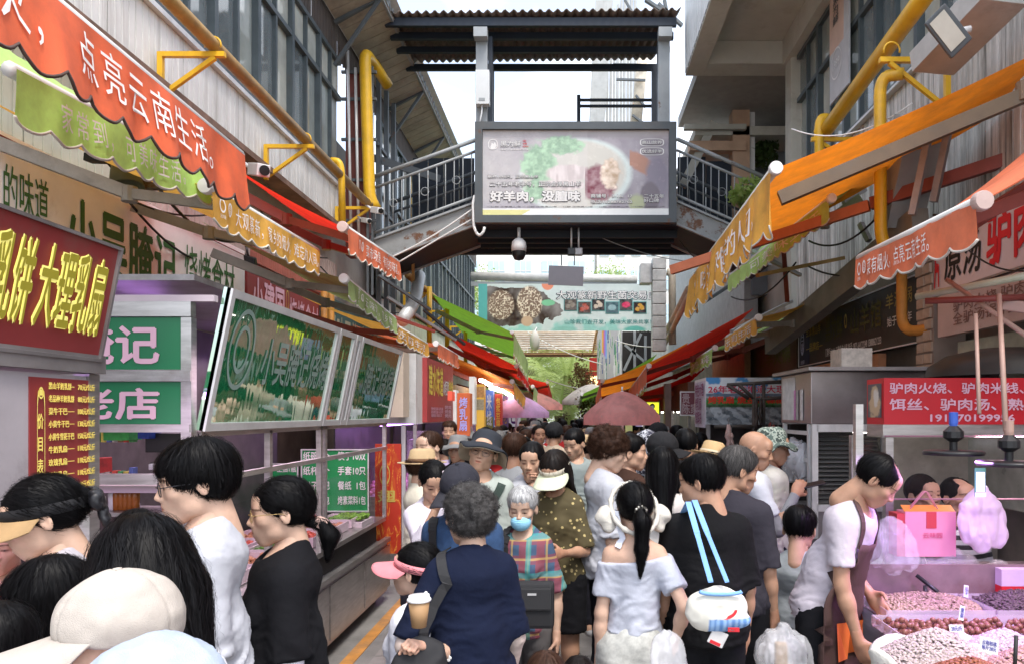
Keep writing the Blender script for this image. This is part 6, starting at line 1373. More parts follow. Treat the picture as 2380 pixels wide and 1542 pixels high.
box('counter', (a.x, 9.72, .08), (b.x+.5, 10.6, .879), STEEL, d3); box('back', (a.x+.06, 10.56, .9), (b.x+.5, 10.6, a.z-.001), mat('stall_back'), d3)
rk = MB(); rp_ = lambda x, y: P(x, y, 8.9)
for p1, p2 in (((1690, 893), (1835, 885)), ((1690, 893), (1740, 925)), ((1752, 890), (1752, 1090)), ((1775, 888), (1775, 1000)), ((1752, 927), (1835, 922)), ((1718, 893), (1752, 925)), ((1660, 990), (1760, 990))): rk.tube([rp_(*p1), rp_(*p2)], .022, 8)
o = rk.put('meat_rack', mat('rack_dark', (.07, .06, .055), rough=.5), smooth=True); tag(o, 'dark pipe rack with hooks in front of the landscape sign', 'rack')
BAC = mat('cured_meat', (.30, .07, .06), rough=.35, var=.8, scale=18); FATM = mat('pork_fat', (.62, .42, .38), rough=.35, var=.35, scale=20)
rr = random.Random(5)
for i, (px, py, h, w) in enumerate(((1693, 985, 75, 14), (1700, 1005, 55, 12), (1798, 985, 120, 11), (1808, 990, 125, 11), (1789, 980, 60, 9), (1757, 925, 70, 10), (1768, 925, 60, 8))):
 a_ = P(px, py, 8.85); n_ = 8; b = empty('hanging_meat', a_, label=['streaky pork slab hanging furthest to the left under the landscape sign', 'shorter streaky pork slab beside the first one', 'long dark red cured strip right of the camouflage hat', 'longest cured strip next to the kiosk', 'short cured strip behind the camouflage hat', 'dark dried strip on the rack', 'thin dried strip on the rack'][i], cat='meat'); ln = h*8.85/F
 tube('strip', [a_+Vector((rr.uniform(-.01, .01), rr.uniform(-.01, .01), -ln*k/n_)) for k in range(n_+1)], [w*.5*8.85/F*(.5 if k in (0, n_) else rr.uniform(.7, 1.1)) for k in range(n_+1)], [FATM, FATM, BAC, BAC, BAC, mat('dried_meat', (.06, .045, .04), var=.5, scale=20), mat('dried_meat')][i], b, n=8)
 tube('hook', [a_+Vector((0, 0, .07)), a_+Vector((0, 0, -.01))], .005, STEELD, b, n=5)
# lamps over stall 2/3 on the right, yellow sign with cartoon cook left plain, maroon sign
a, b = P(1580, 965, 11.5), P(1624, 908, 11.5); O = Vector((a.x, 11.5, a.z)); U = Vector((b.x-a.x, 0, 0)); V = Vector((0, 0, b.z-a.z)); s = sign('maroon sign with grey characters in a white frame', O, U, V, mat('maroon_board', (.20, .055, .07), var=.08), .05, (ALU, .02)); text(s, '贵\n陈家', O, U, V, ink('pinkgrey', (.45, .33, .34)), (.12, .98), (.08, .92), bold=.04, line=.95)
a, b = P(1498, 985, 12), P(1533, 932, 12); O = Vector((a.x, 12, a.z)); U = Vector((b.x-a.x, 0, 0)); V = Vector((0, 0, b.z-a.z)); s = sign('glowing yellow light box with a drawn woman on it', O, U, V, mat('yellow_lightbox', (.80, .80, .04), var=.03, emit=.5), .2, (mat('green_frame', (.1, .4, .05)), .012))
flat(s, [(.5+.3*math.cos(a_), .52+.17*math.sin(a_)) for a_ in np.arange(16)*math.pi/8], O, U, V, ink('rose', (.6, .1, .08)), .004); flat(s, [(.52+.17*math.cos(a_), .80+.12*math.sin(a_)) for a_ in np.arange(16)*math.pi/8], O, U, V, BLK, .006); flat(s, [(.52+.12*math.cos(a_), .73+.12*math.sin(a_)) for a_ in np.arange(16)*math.pi/8], O, U, V, WHITE, .008); flat(s, [(.2, .4), (.85, .4), (.75, .6), (.3, .6)], O, U, V, WHITE, .009)
text(s, '徐记豆', O, U, V, ink('teal', (.05, .3, .35)), (.1, .9), (.36, .46), bold=.05, off=.012); text(s, '面浆\n加盟', O, U, V, BLK, (.5, .95), (.06, .24), bold=.05, off=.008)
hang('R', 1480, 1493, 940, 990, 12.4, (.35, .30, .55), 'lilac upright sign left of the yellow light box', '小吃', BLK); hang('R', 1455, 1470, 945, 1005, 13.5, (.5, .5, .2), 'pale yellow upright board behind the pink umbrella')
box('stall_post', (P(1545, 0, 11.6).x, 11.6, 0), (P(1560, 0, 11.6).x, 11.75, P(0, 890, 11.6).z), mat('wood_post', (.16, .10, .08), var=.3)); tag(bpy.data.objects['stall_post'], 'dark wooden post right of the yellow light box', 'post')
for i, (y0, y1, lab, c) in enumerate(((11.6, 13.6, 'dim wooden stall behind the maroon sign on the right', (.3, .2, .1)), (13.9, 16.2, 'stall behind the yellow light box on the right', (.4, .3, .1)), (16.5, 19, 'last stall on the right behind the pink umbrella', (.3, .15, .1)))): small_stall(y0, y1, lab, mat('rhdr%d' % i, [(.14, .07, .05), (.3, .2, .08), (.2, .1, .08)][i], var=.4, scale=6), c, side='R', zb=1.9, zt=2.35, lightcol=(1, .9, .8))
box('shop_board', (2.9, 7.0, 1.9), (2.98, 9.6, 2.42), mat('peach_shop', (.42, .20, .10), var=.3)); tag(bpy.data.objects['shop_board'], 'orange-brown shop front board under the charcoal sign', 'board')
box('shop_board', (2.85, 12.2, 2.3), (2.95, 15, 3.4), mat('peach_shop')); tag(bpy.data.objects['shop_board.001'], 'orange shop front board behind the lime awning', 'board')
# ---------------------------------------------------------------- beyond the footbridge
# banner
BYN = 20.0; a, b = P(1112, 768, BYN), P(1530, 660, BYN); bn = empty('banner', (0, BYN, a.z), label='wide pale green mushroom market banner strung across the street', cat='banner')
O, U, V = Vector((a.x, BYN, a.z)), Vector((b.x-a.x, 0, 0)), Vector((0, 0, b.z-a.z)); slab('cloth', O+Vector((0, .004, 0)), U, V, .02, mat('banner_back', (.6, .66, .64)), bn)
def mush(u, v):
 q = np.stack([u*16, v*4, u*0], 1); n = fbm(q, 4, 3); C = np.ones((len(u), 3))*np.array((.60, .68, .66))+n[:, None]*.04; C = blob(C, (.2-v)*5+n, (.30, .58, .52)); C = blob(C, (v-.9)*20, (.56, .64, .62))
 C = blob(C, ((u < .05)*2.*(v > .12)), (.10, .40, .38))
 m = (u > .05) & (u < .37+.06*np.sin(v*4)+n*.05) & (v < .93+n*.03) & (v > .07+u*.25+n*.04); C = np.where(m[:, None], np.array((.13, .11, .10))+n[:, None]*.12, C)
 for cu, cv, ru, rv in ((.125, .55, .078, .33), (.285, .60, .075, .38)):
  w = el2(u, v, cu, cv, ru, rv, 8); net = np.abs(fbm(np.stack([u*110, v*26, u*0+cu], 1), 1, 4)); col = np.where((net < .17)[:, None], np.array((.72, .62, .48)), np.array((.20, .13, .09))); ww = np.clip(w, 0, 1)[:, None]; C = C*(1-ww)+col*ww
 C = blob(C, el2(u, v, .27, .2, .035, .12, 6), (.55, .38, .25)); C = blob(C, el2(u, v, .385, .6, .04, .07, 6)+n, (.20, .52, .30)); C = blob(C, el2(u, v, .385, 1.0, .035, .14, 12), (.72, .25, .15))
 C = blob(C, el2(u, v, .87, .02, .07, .1, 3), (.12, .42, .36)); C = blob(C, el2(u, v, .48, .02, .08, .08, 3), (.25, .52, .45)); return C
print_panel('banner_print', O, U, V, 420, 110, mush, M_PRINT, bn, off=.006)
otext(bn, '大观篆新野生菌交易区', O, U, V, (.43, 1.0), (.66, .86), WHITE, ink('banner_grey', (.10, .12, .14)), .02, .085, off=.012)
text(bn, '山珍我们去开发，美味大家来共享！', O, U, V, ink('banner_teal', (.05, .25, .24)), (.48, .96), (.14, .24), bold=.01, off=.012)
cols = [((.12, .10, .09), (.28, .24, .2)), ((.10, .06, .05), (.45, .10, .07)), ((.05, .04, .04), (.62, .52, .42)), ((.08, .14, .16), (.28, .42, .45)), ((.08, .08, .08), (.62, .04, .12)), ((.04, .03, .03), (.60, .32, .06))]
for i in range(6):
 u0 = .475+i*.077; v0 = .36+(.06 if i % 2 == 0 else .0); bgc, fc = cols[i]
 OO = O+U*u0+V*v0; UU = U*.075; VV = V*.26; slab('photo_frame', OO+Vector((0, -.014, 0)), UU, VV, .006, ink('frame_teal', (.08, .30, .30)), bn)
 def pf(u, v, bgc=bgc, fc=fc, i=i):
  n = fbm(np.stack([u*6+i*9, v*6, u*0], 1), 3, i); C = np.ones((len(u), 3))*np.array(bgc)
  for (cu, cv, ru, rv) in ([(.5, .5, .38, .3)] if i in (3, 4) else [(.3, .35, .2, .22), (.65, .5, .22, .25), (.5, .75, .2, .15)]): C = blob(C, el2(u, v, cu, cv, ru, rv, 6)+n*.5, fc)
  return C+n[:, None]*.05
 print_panel('photo_print', OO+UU*.05+VV*.06+Vector((0, -.016, 0)), UU*.9, VV*.88, 24, 24, pf, M_PRINT, bn)
# grey board and round white beam
gb = empty('sign', P(1315, 660, 18), label='blank grey board hung above the banner', cat='board'); a, b = P(1274, 662, 18), P(1355, 617, 18); MB().slab((a.x, 18, a.z), (b.x-a.x, 0, -.03), (.02, 0, b.z-a.z), .03).put('panel', mat('blank_grey', (.16, .155, .18), var=.05), gb); MB().bar(P(1305, 617, 18), P(1305, 575, 18), .03, .03).bar(P(1335, 617, 18), P(1335, 575, 18), .03, .03).put('hanger', GREY, gb)
wb = empty('beam', P(1300, 650, 22.5), label='pale round beam spanning the street behind the banner', cat='beam'); tube('round_beam', [P(1095, 642, 22.5), P(1480, 650, 22.5)], .13, mat('beam_white', (.6, .59, .56), var=.15, dirt=.2), wb, n=14); MB().bar(P(1095, 660, 22.5), P(1480, 662, 22.5), .12, .14).put('lower_beam', GREYL, wb)
# slatted canopy
pg = empty('slatted_canopy', P(1250, 800, 22), label='tan slatted canopy under the banner, in front of the palms', cat='canopy'); TAN = mat('tan_slat', (.72, .45, .24), rough=.55, var=.15)
Yn, Yf = 21.2, 25.5; xa_, xb_ = P(1105, 0, Yn).x, P(1388, 0, Yn).x
for k in range(13):
 t = k/12; Y = Yn+(Yf-Yn)*t; z = P(0, 772, Yn).z*(1-t)+P(0, 822, Yf).z*t; box('slat', (xa_-t*.2, Y, z-.010), (P(1388, 0, Y).x, Y+.08, z+.012), TAN, pg)
slab('bright_gap_sheet', (xa_, Yn, P(0, 772, Yn).z+.16), (xb_-xa_, 0, 0), (0, Yf-Yn, P(0, 822, Yf).z-P(0, 772, Yn).z), .01, fabric('pale_sheet', (.95, .93, .86), .8), pg)  # pale translucent sheet added so the gaps between the slats look bright
for x in (xa_, xb_): MB().bar((x, Yn, P(0, 772, Yn).z+.1), (x, Yf, P(0, 822, Yf).z+.1), .06, .1).put('rafter', TAN, pg)
box('end_beam', (xa_-.2, Yf+.04, P(0, 828, Yf).z), (P(1388, 0, Yf).x, Yf+.12, P(0, 818, Yf).z), mat('dark_tan', (.25, .14, .08)), pg)
for i, px in enumerate((1188, 1250)): q = MB().bar(P(px-22, 808, 24), P(px+22, 808, 24), .06, .05).put('lamp_tube', WHITE); tag(q, ('left' if i == 0 else 'right')+' white tube lamp under the slatted canopy', 'lamp')
q = empty('hanging_lamp', P(1243, 780, 19), label='white bulb-shaped lamp hanging before the slatted canopy', cat='lamp'); MB().lathe(P(1243, 790, 19), [(0, .25), (.05, .24), (.11, .1), (.13, 0), (.12, -.15), (.07, -.25), (0, -.27)], 14).put('globe', mat('lamp_white', (.6, .58, .52)), q, smooth=True); tube('arm', [P(1243, 770, 19), P(1243, 768, 19)+Vector((0, 1.5, .3))], .02, ALU, q)
# duct column and mural
dc = empty('duct', P(1533, 700, 17), label='tall white sheet-metal duct right of the banner', cat='duct'); z0, z1 = P(0, 815, 17).z, P(0, 598, 17).z; nseg = 8
for k in range(nseg): za, zb_ = z0+(z1-z0)*k/nseg, z0+(z1-z0)*(k+1)/nseg; MB().box((P(1517, 0, 17).x, 17, za+.012), (P(1549, 0, 17).x, 17.35, zb_-.006)).put('duct_segment', mat('galvanised', (.55, .56, .55), rough=.45, metal=.25, var=.2, dirt=.3), dc, bevel=.008)
MB().box((P(1490, 0, 17).x, 17.1, P(0, 655, 17).z), (P(1516, 0, 17).x, 17.5, P(0, 610, 17).z)).put('fan_box', mat('galvanised'), dc)
q = tube('pipe', bend_pts([P(1550, 632, 17.3), P(1562, 634, 17.3), P(1563, 800, 17.3)], .15), .09, mat('cream_pvc')); tag(q, 'cream pipe bending down beside the white duct', 'pipe')
for i, dz in enumerate((0, .28)):
 q = tube('gas_pipe', [P(1600, 690-i*18, 12.5), P(1545, 800-i*25, 20)], .06, mat('cream_pipe', (.60, .48, .36), var=.15)); tag(q, ('lower' if i == 0 else 'upper')+' cream pipe running along the right wall past the duct', 'pipe')
mu = empty('mural_wall', P(1415, 820, 24), label='grey wall panel painted with coloured drips beyond the duct', cat='wall'); a, b = P(1388, 880, 24), P(1446, 768, 24); O, U, V = Vector((a.x, 24, a.z)), Vector((b.x-a.x, 0, 0)), Vector((0, 0, b.z-a.z)); slab('panel', O, U, V, .3, mat('mural_grey', (.5, .5, .5)), mu)
def mural(u, v):
 C = np.ones((len(u), 3))*np.array((.46, .46, .47)); r = np.random.default_rng(4)
 for i in range(34): cu, w, v0, l = r.uniform(.03, .97), r.uniform(.008, .03), r.uniform(.0, .9), r.uniform(.15, .5); c = [(.5, .6, .4), (.1, .3, .12), (.55, .58, .55), (.08, .12, .3), (.7, .72, .7), (.1, .25, .2)][i % 6]; m = (np.abs(u-cu+.01*np.sin(v*20+i)) < w*(1-((v-v0)/l)**2)) & (v > v0-l*.5) & (v < v0+l); C = np.where(m[:, None], c, C)
 for i, c in enumerate(((.75, .4, .05), (.6, .15, .2), (.35, .2, .6), (.15, .35, .7))): m = (np.abs(u-.22-i*.045) < .022) & (v > .55-.04*i); C = np.where(m[:, None], c, C)
 return C
print_panel('mural_print', O, U, V, 60, 110, mural, M_PRINT, mu, off=.01); box('dark_gap', (P(1448, 0, 24).x, 24.2, P(0, 870, 24).z), (P(1515, 0, 24).x, 24.4, P(0, 768, 24).z), DARKIN, mu)
for (p1, p2) in (((1450, 860), (1490, 775)), ((1452, 800), (1510, 850)), ((1475, 770), (1475, 870)), ((1500, 780), (1500, 850))): MB().bar(P(*p1, 23.8), P(*p2, 23.8), .08, .08).put('scaffold_bar', GREYL, mu)
a, b = P(1361, 912, 26), P(1396, 862, 26); O, U, V = Vector((a.x, 26, a.z)), Vector((b.x-a.x, 0, 0)), Vector((0, 0, b.z-a.z)); s = sign('red shop sign with glowing yellow characters in front of the palms', O, U, V, mat('far_red', (.45, .03, .02)), .15); text(s, '鲜花', O, U, V, ink('glow_yellow', (1, .85, .4), emit=1), (.15, .85), (.2, .8), bold=.06)
box('upper_board', (P(1370, 0, 26).x, 26, P(0, 860, 26).z), (P(1390, 0, 26).x, 26.1, P(0, 830, 26).z), mat('far_red'), s)
# umbrellas
def umbrella(x, y, z, r, h, fab, label, n=8, rot=.2):
 u = empty('parasol', (x, y, 0), label=label, cat='umbrella'); V = [(x, y, z+h)]; rings = 5
 for k in range(1, rings+1):
  t = k/rings
  for i in range(n*4):
   a = rot+2*math.pi*i/(n*4); sc = 1-.05*t*abs(math.sin(a*n/2-rot*n/2))**.7; V.append((x+r*t*math.cos(a)*sc, y+r*t*math.sin(a)*sc, z+h*(1-t**1.7)))
 m = n*4; Fs = [(0, 1+i, 1+(i+1) % m) for i in range(m)]
 for k in range(rings-1):
  for i in range(m): q = 1+k*m; Fs.append((q+i, q+m+i, q+m+(i+1) % m, q+(i+1) % m))
 V2 = [(v[0], v[1], v[2]-.12) for v in V[-m:]]; b0 = len(V); V += V2; q = b0-m
 for i in range(m): Fs.append((q+i, b0+i, b0+(i+1) % m, q+(i+1) % m))
 wl_('canopy', poly_mesh('canopy', V, Fs, True), fab, u); tube('pole', [(x, y, .0), (x, y, z+h)], .022, ALU, u)
 for i in range(n): a = rot+2*math.pi*i/n; tube('rib', [(x, y, z+h-.03), (x+r*.6*math.cos(a), y+r*.6*math.sin(a), z+h*(1-.6**1.7)-.015), (x+r*math.cos(a), y+r*math.sin(a), z-.01)], .007, ALU, u, n=4)
 tube('finial', [(x, y, z+h), (x, y, z+h+.06)], .012, ALU, u)
q = P(1446, 968, 9.7); umbrella(q.x, 9.7, q.z+.02, .52, .32, F_PINK, 'large faded pink parasol on the right of the crowd')
q = P(1200, 956, 15.5); umbrella(q.x, 15.5, q.z, .70, .36, F_LILAC, 'lilac parasol at the end of the left stalls'); q = P(1232, 940, 18.5); umbrella(q.x, 18.5, q.z, .85, .34, F_PINK, 'pale pink parasol behind the lilac one', rot=.5)
q = P(1375, 930, 22); umbrella(q.x, 22, q.z, .9, .5, fabric('whitish', (.7, .66, .64), .35), 'off-white parasol under the dark green awning')
# palms and trees
def frond(L, droop, seed, n=38):
 rr = random.Random(seed); V = []; Fs = []; pr = []
 def pt(t): return Vector((0, L*t*(1-.18*t), L*(.55*t-droop*t*t)))
 for i in range(n+1): t = .12+.88*i/n; p = pt(t); pr.append(p)
 for i in range(n):
  p = pr[i]; d = (pr[i+1]-p).normalized(); l = L*.27*math.sin(math.pi*min(1, .15+.85*i/n))**.6*rr.uniform(.8, 1.1)
  for s in (1, -1):
   dr = (Vector((s, 0, 0))*.8+d*.75+Vector((0, 0, -.35+rr.uniform(-.15, .15)))).normalized(); m_ = p+dr*l*.5+Vector((0, 0, .02*l)); e = p+dr*l+Vector((0, 0, -.22*l)); w = d*.0055*L*rr.uniform(.7, 1.3); b0 = len(V)
   V += [p-w, p+w, m_+w*.9, m_-w*.9, e]; Fs += [(b0, b0+1, b0+2, b0+3), (b0+3, b0+2, b0+4)]
 b0 = len(V)
 for i in range(n+1): V += [pr[i]+Vector((-.018, 0, 0)), pr[i]+Vector((.018, 0, 0))]
 for i in range(n): Fs.append((b0+2*i, b0+2*i+1, b0+2*i+3, b0+2*i+2))
 return poly_mesh('frond', V, Fs)
def leafmat(name, col, tr=.35):
 m = bpy.data.materials.new(name); m.use_nodes = True; nt = m.node_tree; b = nt.nodes['Principled BSDF']; out = nt.nodes['Material Output']; t = nd(nt, 'ShaderNodeTexCoord'); n = nd(nt, 'ShaderNodeTexNoise', Scale=2.5, Detail=4.); nt.links.new(t.outputs['Object'], n.inputs['Vector'])
 mx_ = nd(nt, 'ShaderNodeMix', data_type='RGBA'); mx_.inputs['A'].default_value = (*[c*.5 for c in col], 1); mx_.inputs['B'].default_value = (*[c*1.4 for c in col], 1); nt.links.new(n.outputs['Fac'], mx_.inputs['Factor']); nt.links.new(mx_.outputs['Result'], b.inputs['Base Color']); b.inputs['Roughness'].default_value = .5
 tl = nd(nt, 'ShaderNodeBsdfTranslucent'); nt.links.new(mx_.outputs['Result'], tl.inputs['Color']); ms = nd(nt, 'ShaderNodeMixShader'); ms.inputs['Fac'].default_value = tr; nt.links.new(b.outputs[0], ms.inputs[1]); nt.links.new(tl.outputs[0], ms.inputs[2]); nt.links.new(ms.outputs[0], out.inputs['Surface']); return m
PALM = leafmat('palm_leaf', (.38, .46, .16), .5); LEAF = leafmat('tree_leaf', (.34, .46, .12), .5); LEAFD = leafmat('shrub_leaf', (.05, .09, .02)); BARK = mat('palm_bark', (.14, .10, .07), rough=.9, var=.5, scale=12, bump=.6, bscale=25)
FR = [frond(1, .45, 1), frond(1, .75, 2), frond(1, .2, 3)]
def palm(px, py, Y, L, nf, label, seed=0):
 c = P(px, py, Y); rr = random.Random(seed); t_ = empty('palm_tree', (c.x, Y, 0), label=label, cat='palm tree'); tube('trunk', [(c.x+.02*math.sin(k), Y, c.z*k/8) for k in range(9)], [.2, .17, .18, .16, .17, .15, .16, .17, .2], BARK, t_, n=10)
 for i in range(nf):
  o = link('frond', FR[i % 3], PALM); o.parent = t_; ti = rr.uniform(-1.1, .75); o.location = (0, 0, c.z); s = L*rr.uniform(.8, 1.1); o.scale = (s, s, s); o.rotation_euler = (ti*.6, 0, i*2.39996+rr.uniform(-.2, .2))
palm(1318, 900, 29, 3.4, 34, 'big feathery palm in the middle behind the crowd', 1); palm(1235, 858, 32, 3.6, 30, 'palm on the left behind the pink parasols', 2); palm(1300, 965, 26.5, 2.1, 26, 'low young palm just behind the crowd', 3); palm(1372, 880, 34, 3.4, 26, 'palm partly hidden by the red far sign', 4); palm(1160, 890, 35, 3.4, 26, 'palm behind the left awnings', 6)
def tree(x, y, z, r, n, m, label, seed=0, trunk=True, squash=.8, name='tree', ls=.16, cat='tree'):
 rg = np.random.default_rng(seed); t_ = empty(name, (x, y, 0), label=label, cat=cat)
 cl = rg.normal(size=(26, 3)); cl /= np.linalg.norm(cl, axis=1)[:, None]; cl = cl*rg.uniform(.35, .95, (26, 1))*r*np.array((1, .8, squash))
 ci = rg.integers(0, 26, n); p = cl[ci]+rg.normal(size=(n, 3))*r*.17; a = rg.normal(size=(n, 3)); a /= np.linalg.norm(a, axis=1)[:, None]; b = np.cross(a, rg.normal(size=(n, 3))); b /= np.linalg.norm(b, axis=1)[:, None]; s = ls*rg.uniform(.6, 1.3, (n, 1)); c = p+np.array((x, y, z))
 V = np.stack([c-a*s*.5, c+b*s*.28, c+a*s*.5, c-b*s*.28], 1).reshape(-1, 3); Fs = np.arange(n*4).reshape(n, 4); wl_('crown', mesh_np('crown', V, Fs, smooth=False), m, t_)
 if trunk:
  tube('trunk', [(x, y, 0), (x+.1, y, z*.5), (x, y, z-r*.3)], [r*.1, r*.075, r*.05], BARK, t_, n=8)
  for k in range(5): e = cl[k]; tube('limb', [(x, y, z-r*.35), (x+e[0]*.6, y+e[1]*.6, z+e[2]*.6)], [r*.04, r*.02], BARK, t_, n=6)
 return t_
tree(-2.5, 42, 3.5, 3.2, 9000, LEAF, 'bright leafy tree behind the palms on the left', 1); tree(1.5, 44, 3.8, 3.0, 9000, LEAF, 'bright leafy tree behind the palms in the middle', 2); tree(-7, 48, 9.6, 2.6, 6000, LEAF, 'treetop above the left end of the banner', 3); tree(2.2, 50, 10, 2.4, 5000, LEAF, 'treetop above the banner beside the grey board', 4); tree(5.0, 42, 4, 3, 6000, LEAFD, 'dark tree behind the mural wall', 5); tree(-5.5, 40, 3, 2.6, 6000, LEAFD, 'dark tree behind the left row of stalls', 8)
tree(P(1398, 0, 21).x, 21, 1.6, .8, 2600, leafmat('brown_leaf', (.12, .07, .03)), 'reddish brown bush below the red far sign', 6, False, 1.0, name='bush', cat='bush', ls=.09); tree(P(1362, 0, 25).x, 25, 3.1, .55, 1500, leafmat('flower_leaf', (.25, .15, .06)), 'flowering creeper beside the red far sign', 7, False, 1.9, name='creeper', cat='plant', ls=.09)
# plants on the landing to the right
tree(P(1738, 0, 11.0).x, 11.0, P(0, 455, 11).z, .27, 520, LEAF, 'bright green pot plant behind the right stair rail', 11, False, 1., name='pot_plant', cat='plant', ls=.10); tree(P(1770, 0, 12.9).x, 12.9, P(0, 350, 12.9).z, .28, 500, LEAFD, 'dark plant in the recess at the top of the right stair', 12, False, 1., name='pot_plant', cat='plant', ls=.11)
tree(3.2, 4.9, 5.45, .35, 900, LEAFD, 'dark creeper at the upper right corner above the orange awning', 13, False, .5, name='creeper', cat='plant', ls=.07)
# towers
def tower(x0, x1, Y, z1, label, nx, nz, wc=(.45, .60, .66), base=(.66, .66, .62)):
 t_ = empty('apartment_tower', ((x0+x1)/2, Y, 0), label=label, cat='building'); box('wall', (x0, Y, 0), (x1, Y+10, z1), mat('tower_wall%s' % label[:4], base, var=.05), t_); w = (x1-x0)/nx; h = 3.0; pm = mat('tower_glass', wc, rough=.15, var=.2, scale=.4); fm = mat('tower_frame', (.7, .7, .68))
 me = me2 = None
 for i in range(nx):
  for k in range(int(z1/h)):
   if k*h < 7.5: continue
   x, z = x0+i*w+w*.2, k*h+.9
   if me is None: o = MB().box((0, 0, 0), (w*.6, .12, 1.7)).put('window', pm, None); me = o; m2 = MB(); m2.bar((w*.2, -.02, 0), (w*.2, -.02, 1.7), .05, .05).bar((w*.4, -.02, 0), (w*.4, -.02, 1.7), .05, .05).bar((0, -.02, .85), (w*.6, -.02, .85), .05, .05); me2 = m2.put('glazing_bars', fm, o)
   else: o = me.copy(); COL.objects.link(o); c = me2.copy(); COL.objects.link(c); c.parent = o
   o.parent = t_; o.matrix_parent_inverse = Matrix.Translation(-t_.location); o.location = (x, Y-.1, z)
tower(-12, 1.5, 62, 17.6, 'pale apartment block far behind the banner, left part', 6, 5); tower(2.2, 12, 66, 18, 'pale apartment block far behind the banner, right part', 7, 5, (.5, .55, .58))
# wires
def wire(pts, label, r=.008, m=BLK, sag=.2, n=14):
 a, b = Vector(pts[0]), Vector(pts[1]); o = tube('wire', [a+(b-a)*t+Vector((0, 0, -sag*4*t*(1-t))) for t in np.linspace(0, 1, n)], r, m, n=5); tag(o, label, 'wire')
wire([P(1225, 770, 19.5), P(1400, 845, 19.5)], 'white wire slanting across the slatted canopy', .012, WHITE, .1); wire([P(1430, 790, 19), P(1520, 805, 19)], 'white wire in front of the mural wall', .012, WHITE, .05); wire([P(1455, 905, 22), P(1270, 880, 22)], 'white wire across the palms above the crowd', .014, WHITE, .15)
wire([P(1350, 530, 11.5), P(1620, 610, 11.5)], 'loose grey wire hanging below the right end of the footbridge', .007, GREYL, .1); wire([P(370, 440, 5), P(555, 560, 7)], 'black cable drooping over the cream sign', .012, BLK, .12); wire([P(180, 390, 4.6), P(480, 500, 6.3)], 'thin black cable above the cream sign', .008, BLK, .1); wire([P(1840, 300, 7), P(2120, 240, 6)], 'white wire in front of the right windows', .006, WHITE, .15); wire([P(2230, 560, 5.2), P(2379, 630, 4.3)], 'black wire under the pale sign', .006, BLK, .06)
wire([P(925, 500, 12.2), P(1085, 560, 12.4)], 'dark cable under the left stair', .01, BLK, .2); wire([P(1880, 620, 8.0), P(2150, 560, 6.0)], 'black cable drooping under the ledge beam on the right', .01, BLK, .18); wire([P(1580, 560, 11.6), P(1700, 640, 10)], 'thin black cable under the right stair', .008, BLK, .12)
# security gear over the left row
def cctv(px, py, Y, label, col=WHITE, s=1.):
 q = empty('security_camera', P(px, py, Y), label=label, cat='security camera'); a = P(px, py, Y); d = Vector((.6, -.7, -.25)).normalized(); MB().bar(a, a+d*.22*s, .09*s, .085*s).put('camera_body', col, q, bevel=.008); MB().lathe(a+d*.221*s, [(0, .0), (.032*s, .0), (.036*s, .02*s), (0, .022*s)], 14, tuple(d)).put('lens_ring', M_BLACK, q); tube('bracket', [a, a+Vector((-.12*s, .05, .08*s))], .015*s, col, q)
cctv(868, 488, 10.3, 'white camera below the thick yellow pipe'); cctv(845, 512, 10.2, 'white lamp-like camera at the foot of the left stair', ALU, .8); cctv(590, 395, 6.9, 'white camera box under the cladding above the gold awning', WHITE, 1.3); cctv(2335, 708, 4.1, 'round pinkish camera on a pole at the right edge', mat('pinkish_cap'), .7)
lb2 = empty('loudspeaker', P(290, 405, 4.7), label='olive horn loudspeaker under the lime awning', cat='loudspeaker'); MB().lathe(P(288, 398, 4.6), [(.0, .10), (.05, .09), (.075, .0), (.10, -.12), (.09, -.12), (.05, -.02), (0, 0)], 20, (-.3, .2, 1)).put('horn', mat('olive', (.11, .12, .06), var=.2), lb2, smooth=True); MB().box((-2.78, 4.68, P(0, 440, 4.7).z), (-2.6, 4.74, P(0, 360, 4.7).z)).put('mount_plate', mat('rusty_olive', (.17, .15, .10), var=.3, rust=.6, scale=9), lb2, bevel=.006); MB().bar(P(205, 368, 4.8), P(330, 372, 4.7), .07, .05).put('arm', DARK, lb2)
for i, (px, py, Y, x2) in enumerate(((190, 200, 3.9, 0), (610, 440, 6.9, 0))):
 pass
fl2 = empty('floodlight', P(590, 610, 7.6), label='small black floodlight at the corner of the cream sign', cat='floodlight'); MB().slab(P(568, 622, 7.4), (.11, 0, -.03), (0, -.03, .12), .06).put('housing', M_BLACK, fl2, bevel=.01); tube('stem', [P(577, 600, 7.4), P(572, 570, 7.4)], .012, M_BLACK, fl2)
# clutter of pipes, brackets and boards in the shade under the awnings
cg = empty('duct', P(950, 700, 11.5), label='grey bent ventilation duct behind the pale green awning', cat='duct'); tube('elbow_pipe', bend_pts([P(975, 640, 12.5), P(965, 700, 11.8), P(935, 745, 11.2)], .2), .10, mat('galvanised'), cg, n=12)
rr = random.Random(8)
for i, (p1, p2, Y) in enumerate((((880, 640), (1000, 720), 11), ((900, 690), (1060, 790), 11.4), ((960, 610), (962, 740), 12), ((870, 720), (1010, 770), 10.5), ((985, 720), (1080, 800), 12.2), ((1700, 560), (1860, 640), 8.6), ((1760, 640), (1960, 600), 7.8), ((1820, 560), (1830, 700), 8.2), ((1640, 700), (1780, 610), 10.5), ((1700, 770), (1840, 700), 9.5))):
 o = MB().bar(P(*p1, Y), P(*p2, Y+.6), .05, .04).put('steel_bar', [GREY, GREYL, OPIPE, ARR][i % 4]); tag(o, ['grey', 'pale', 'brownish', 'dark red'][i % 4]+' steel bar among the awning frames, '+['upper left', 'left below the duct', 'upright left', 'low left', 'far left', 'upper right', 'right under the ledge', 'upright right', 'far right', 'low right'][i]+' of the street', 'steel bar')
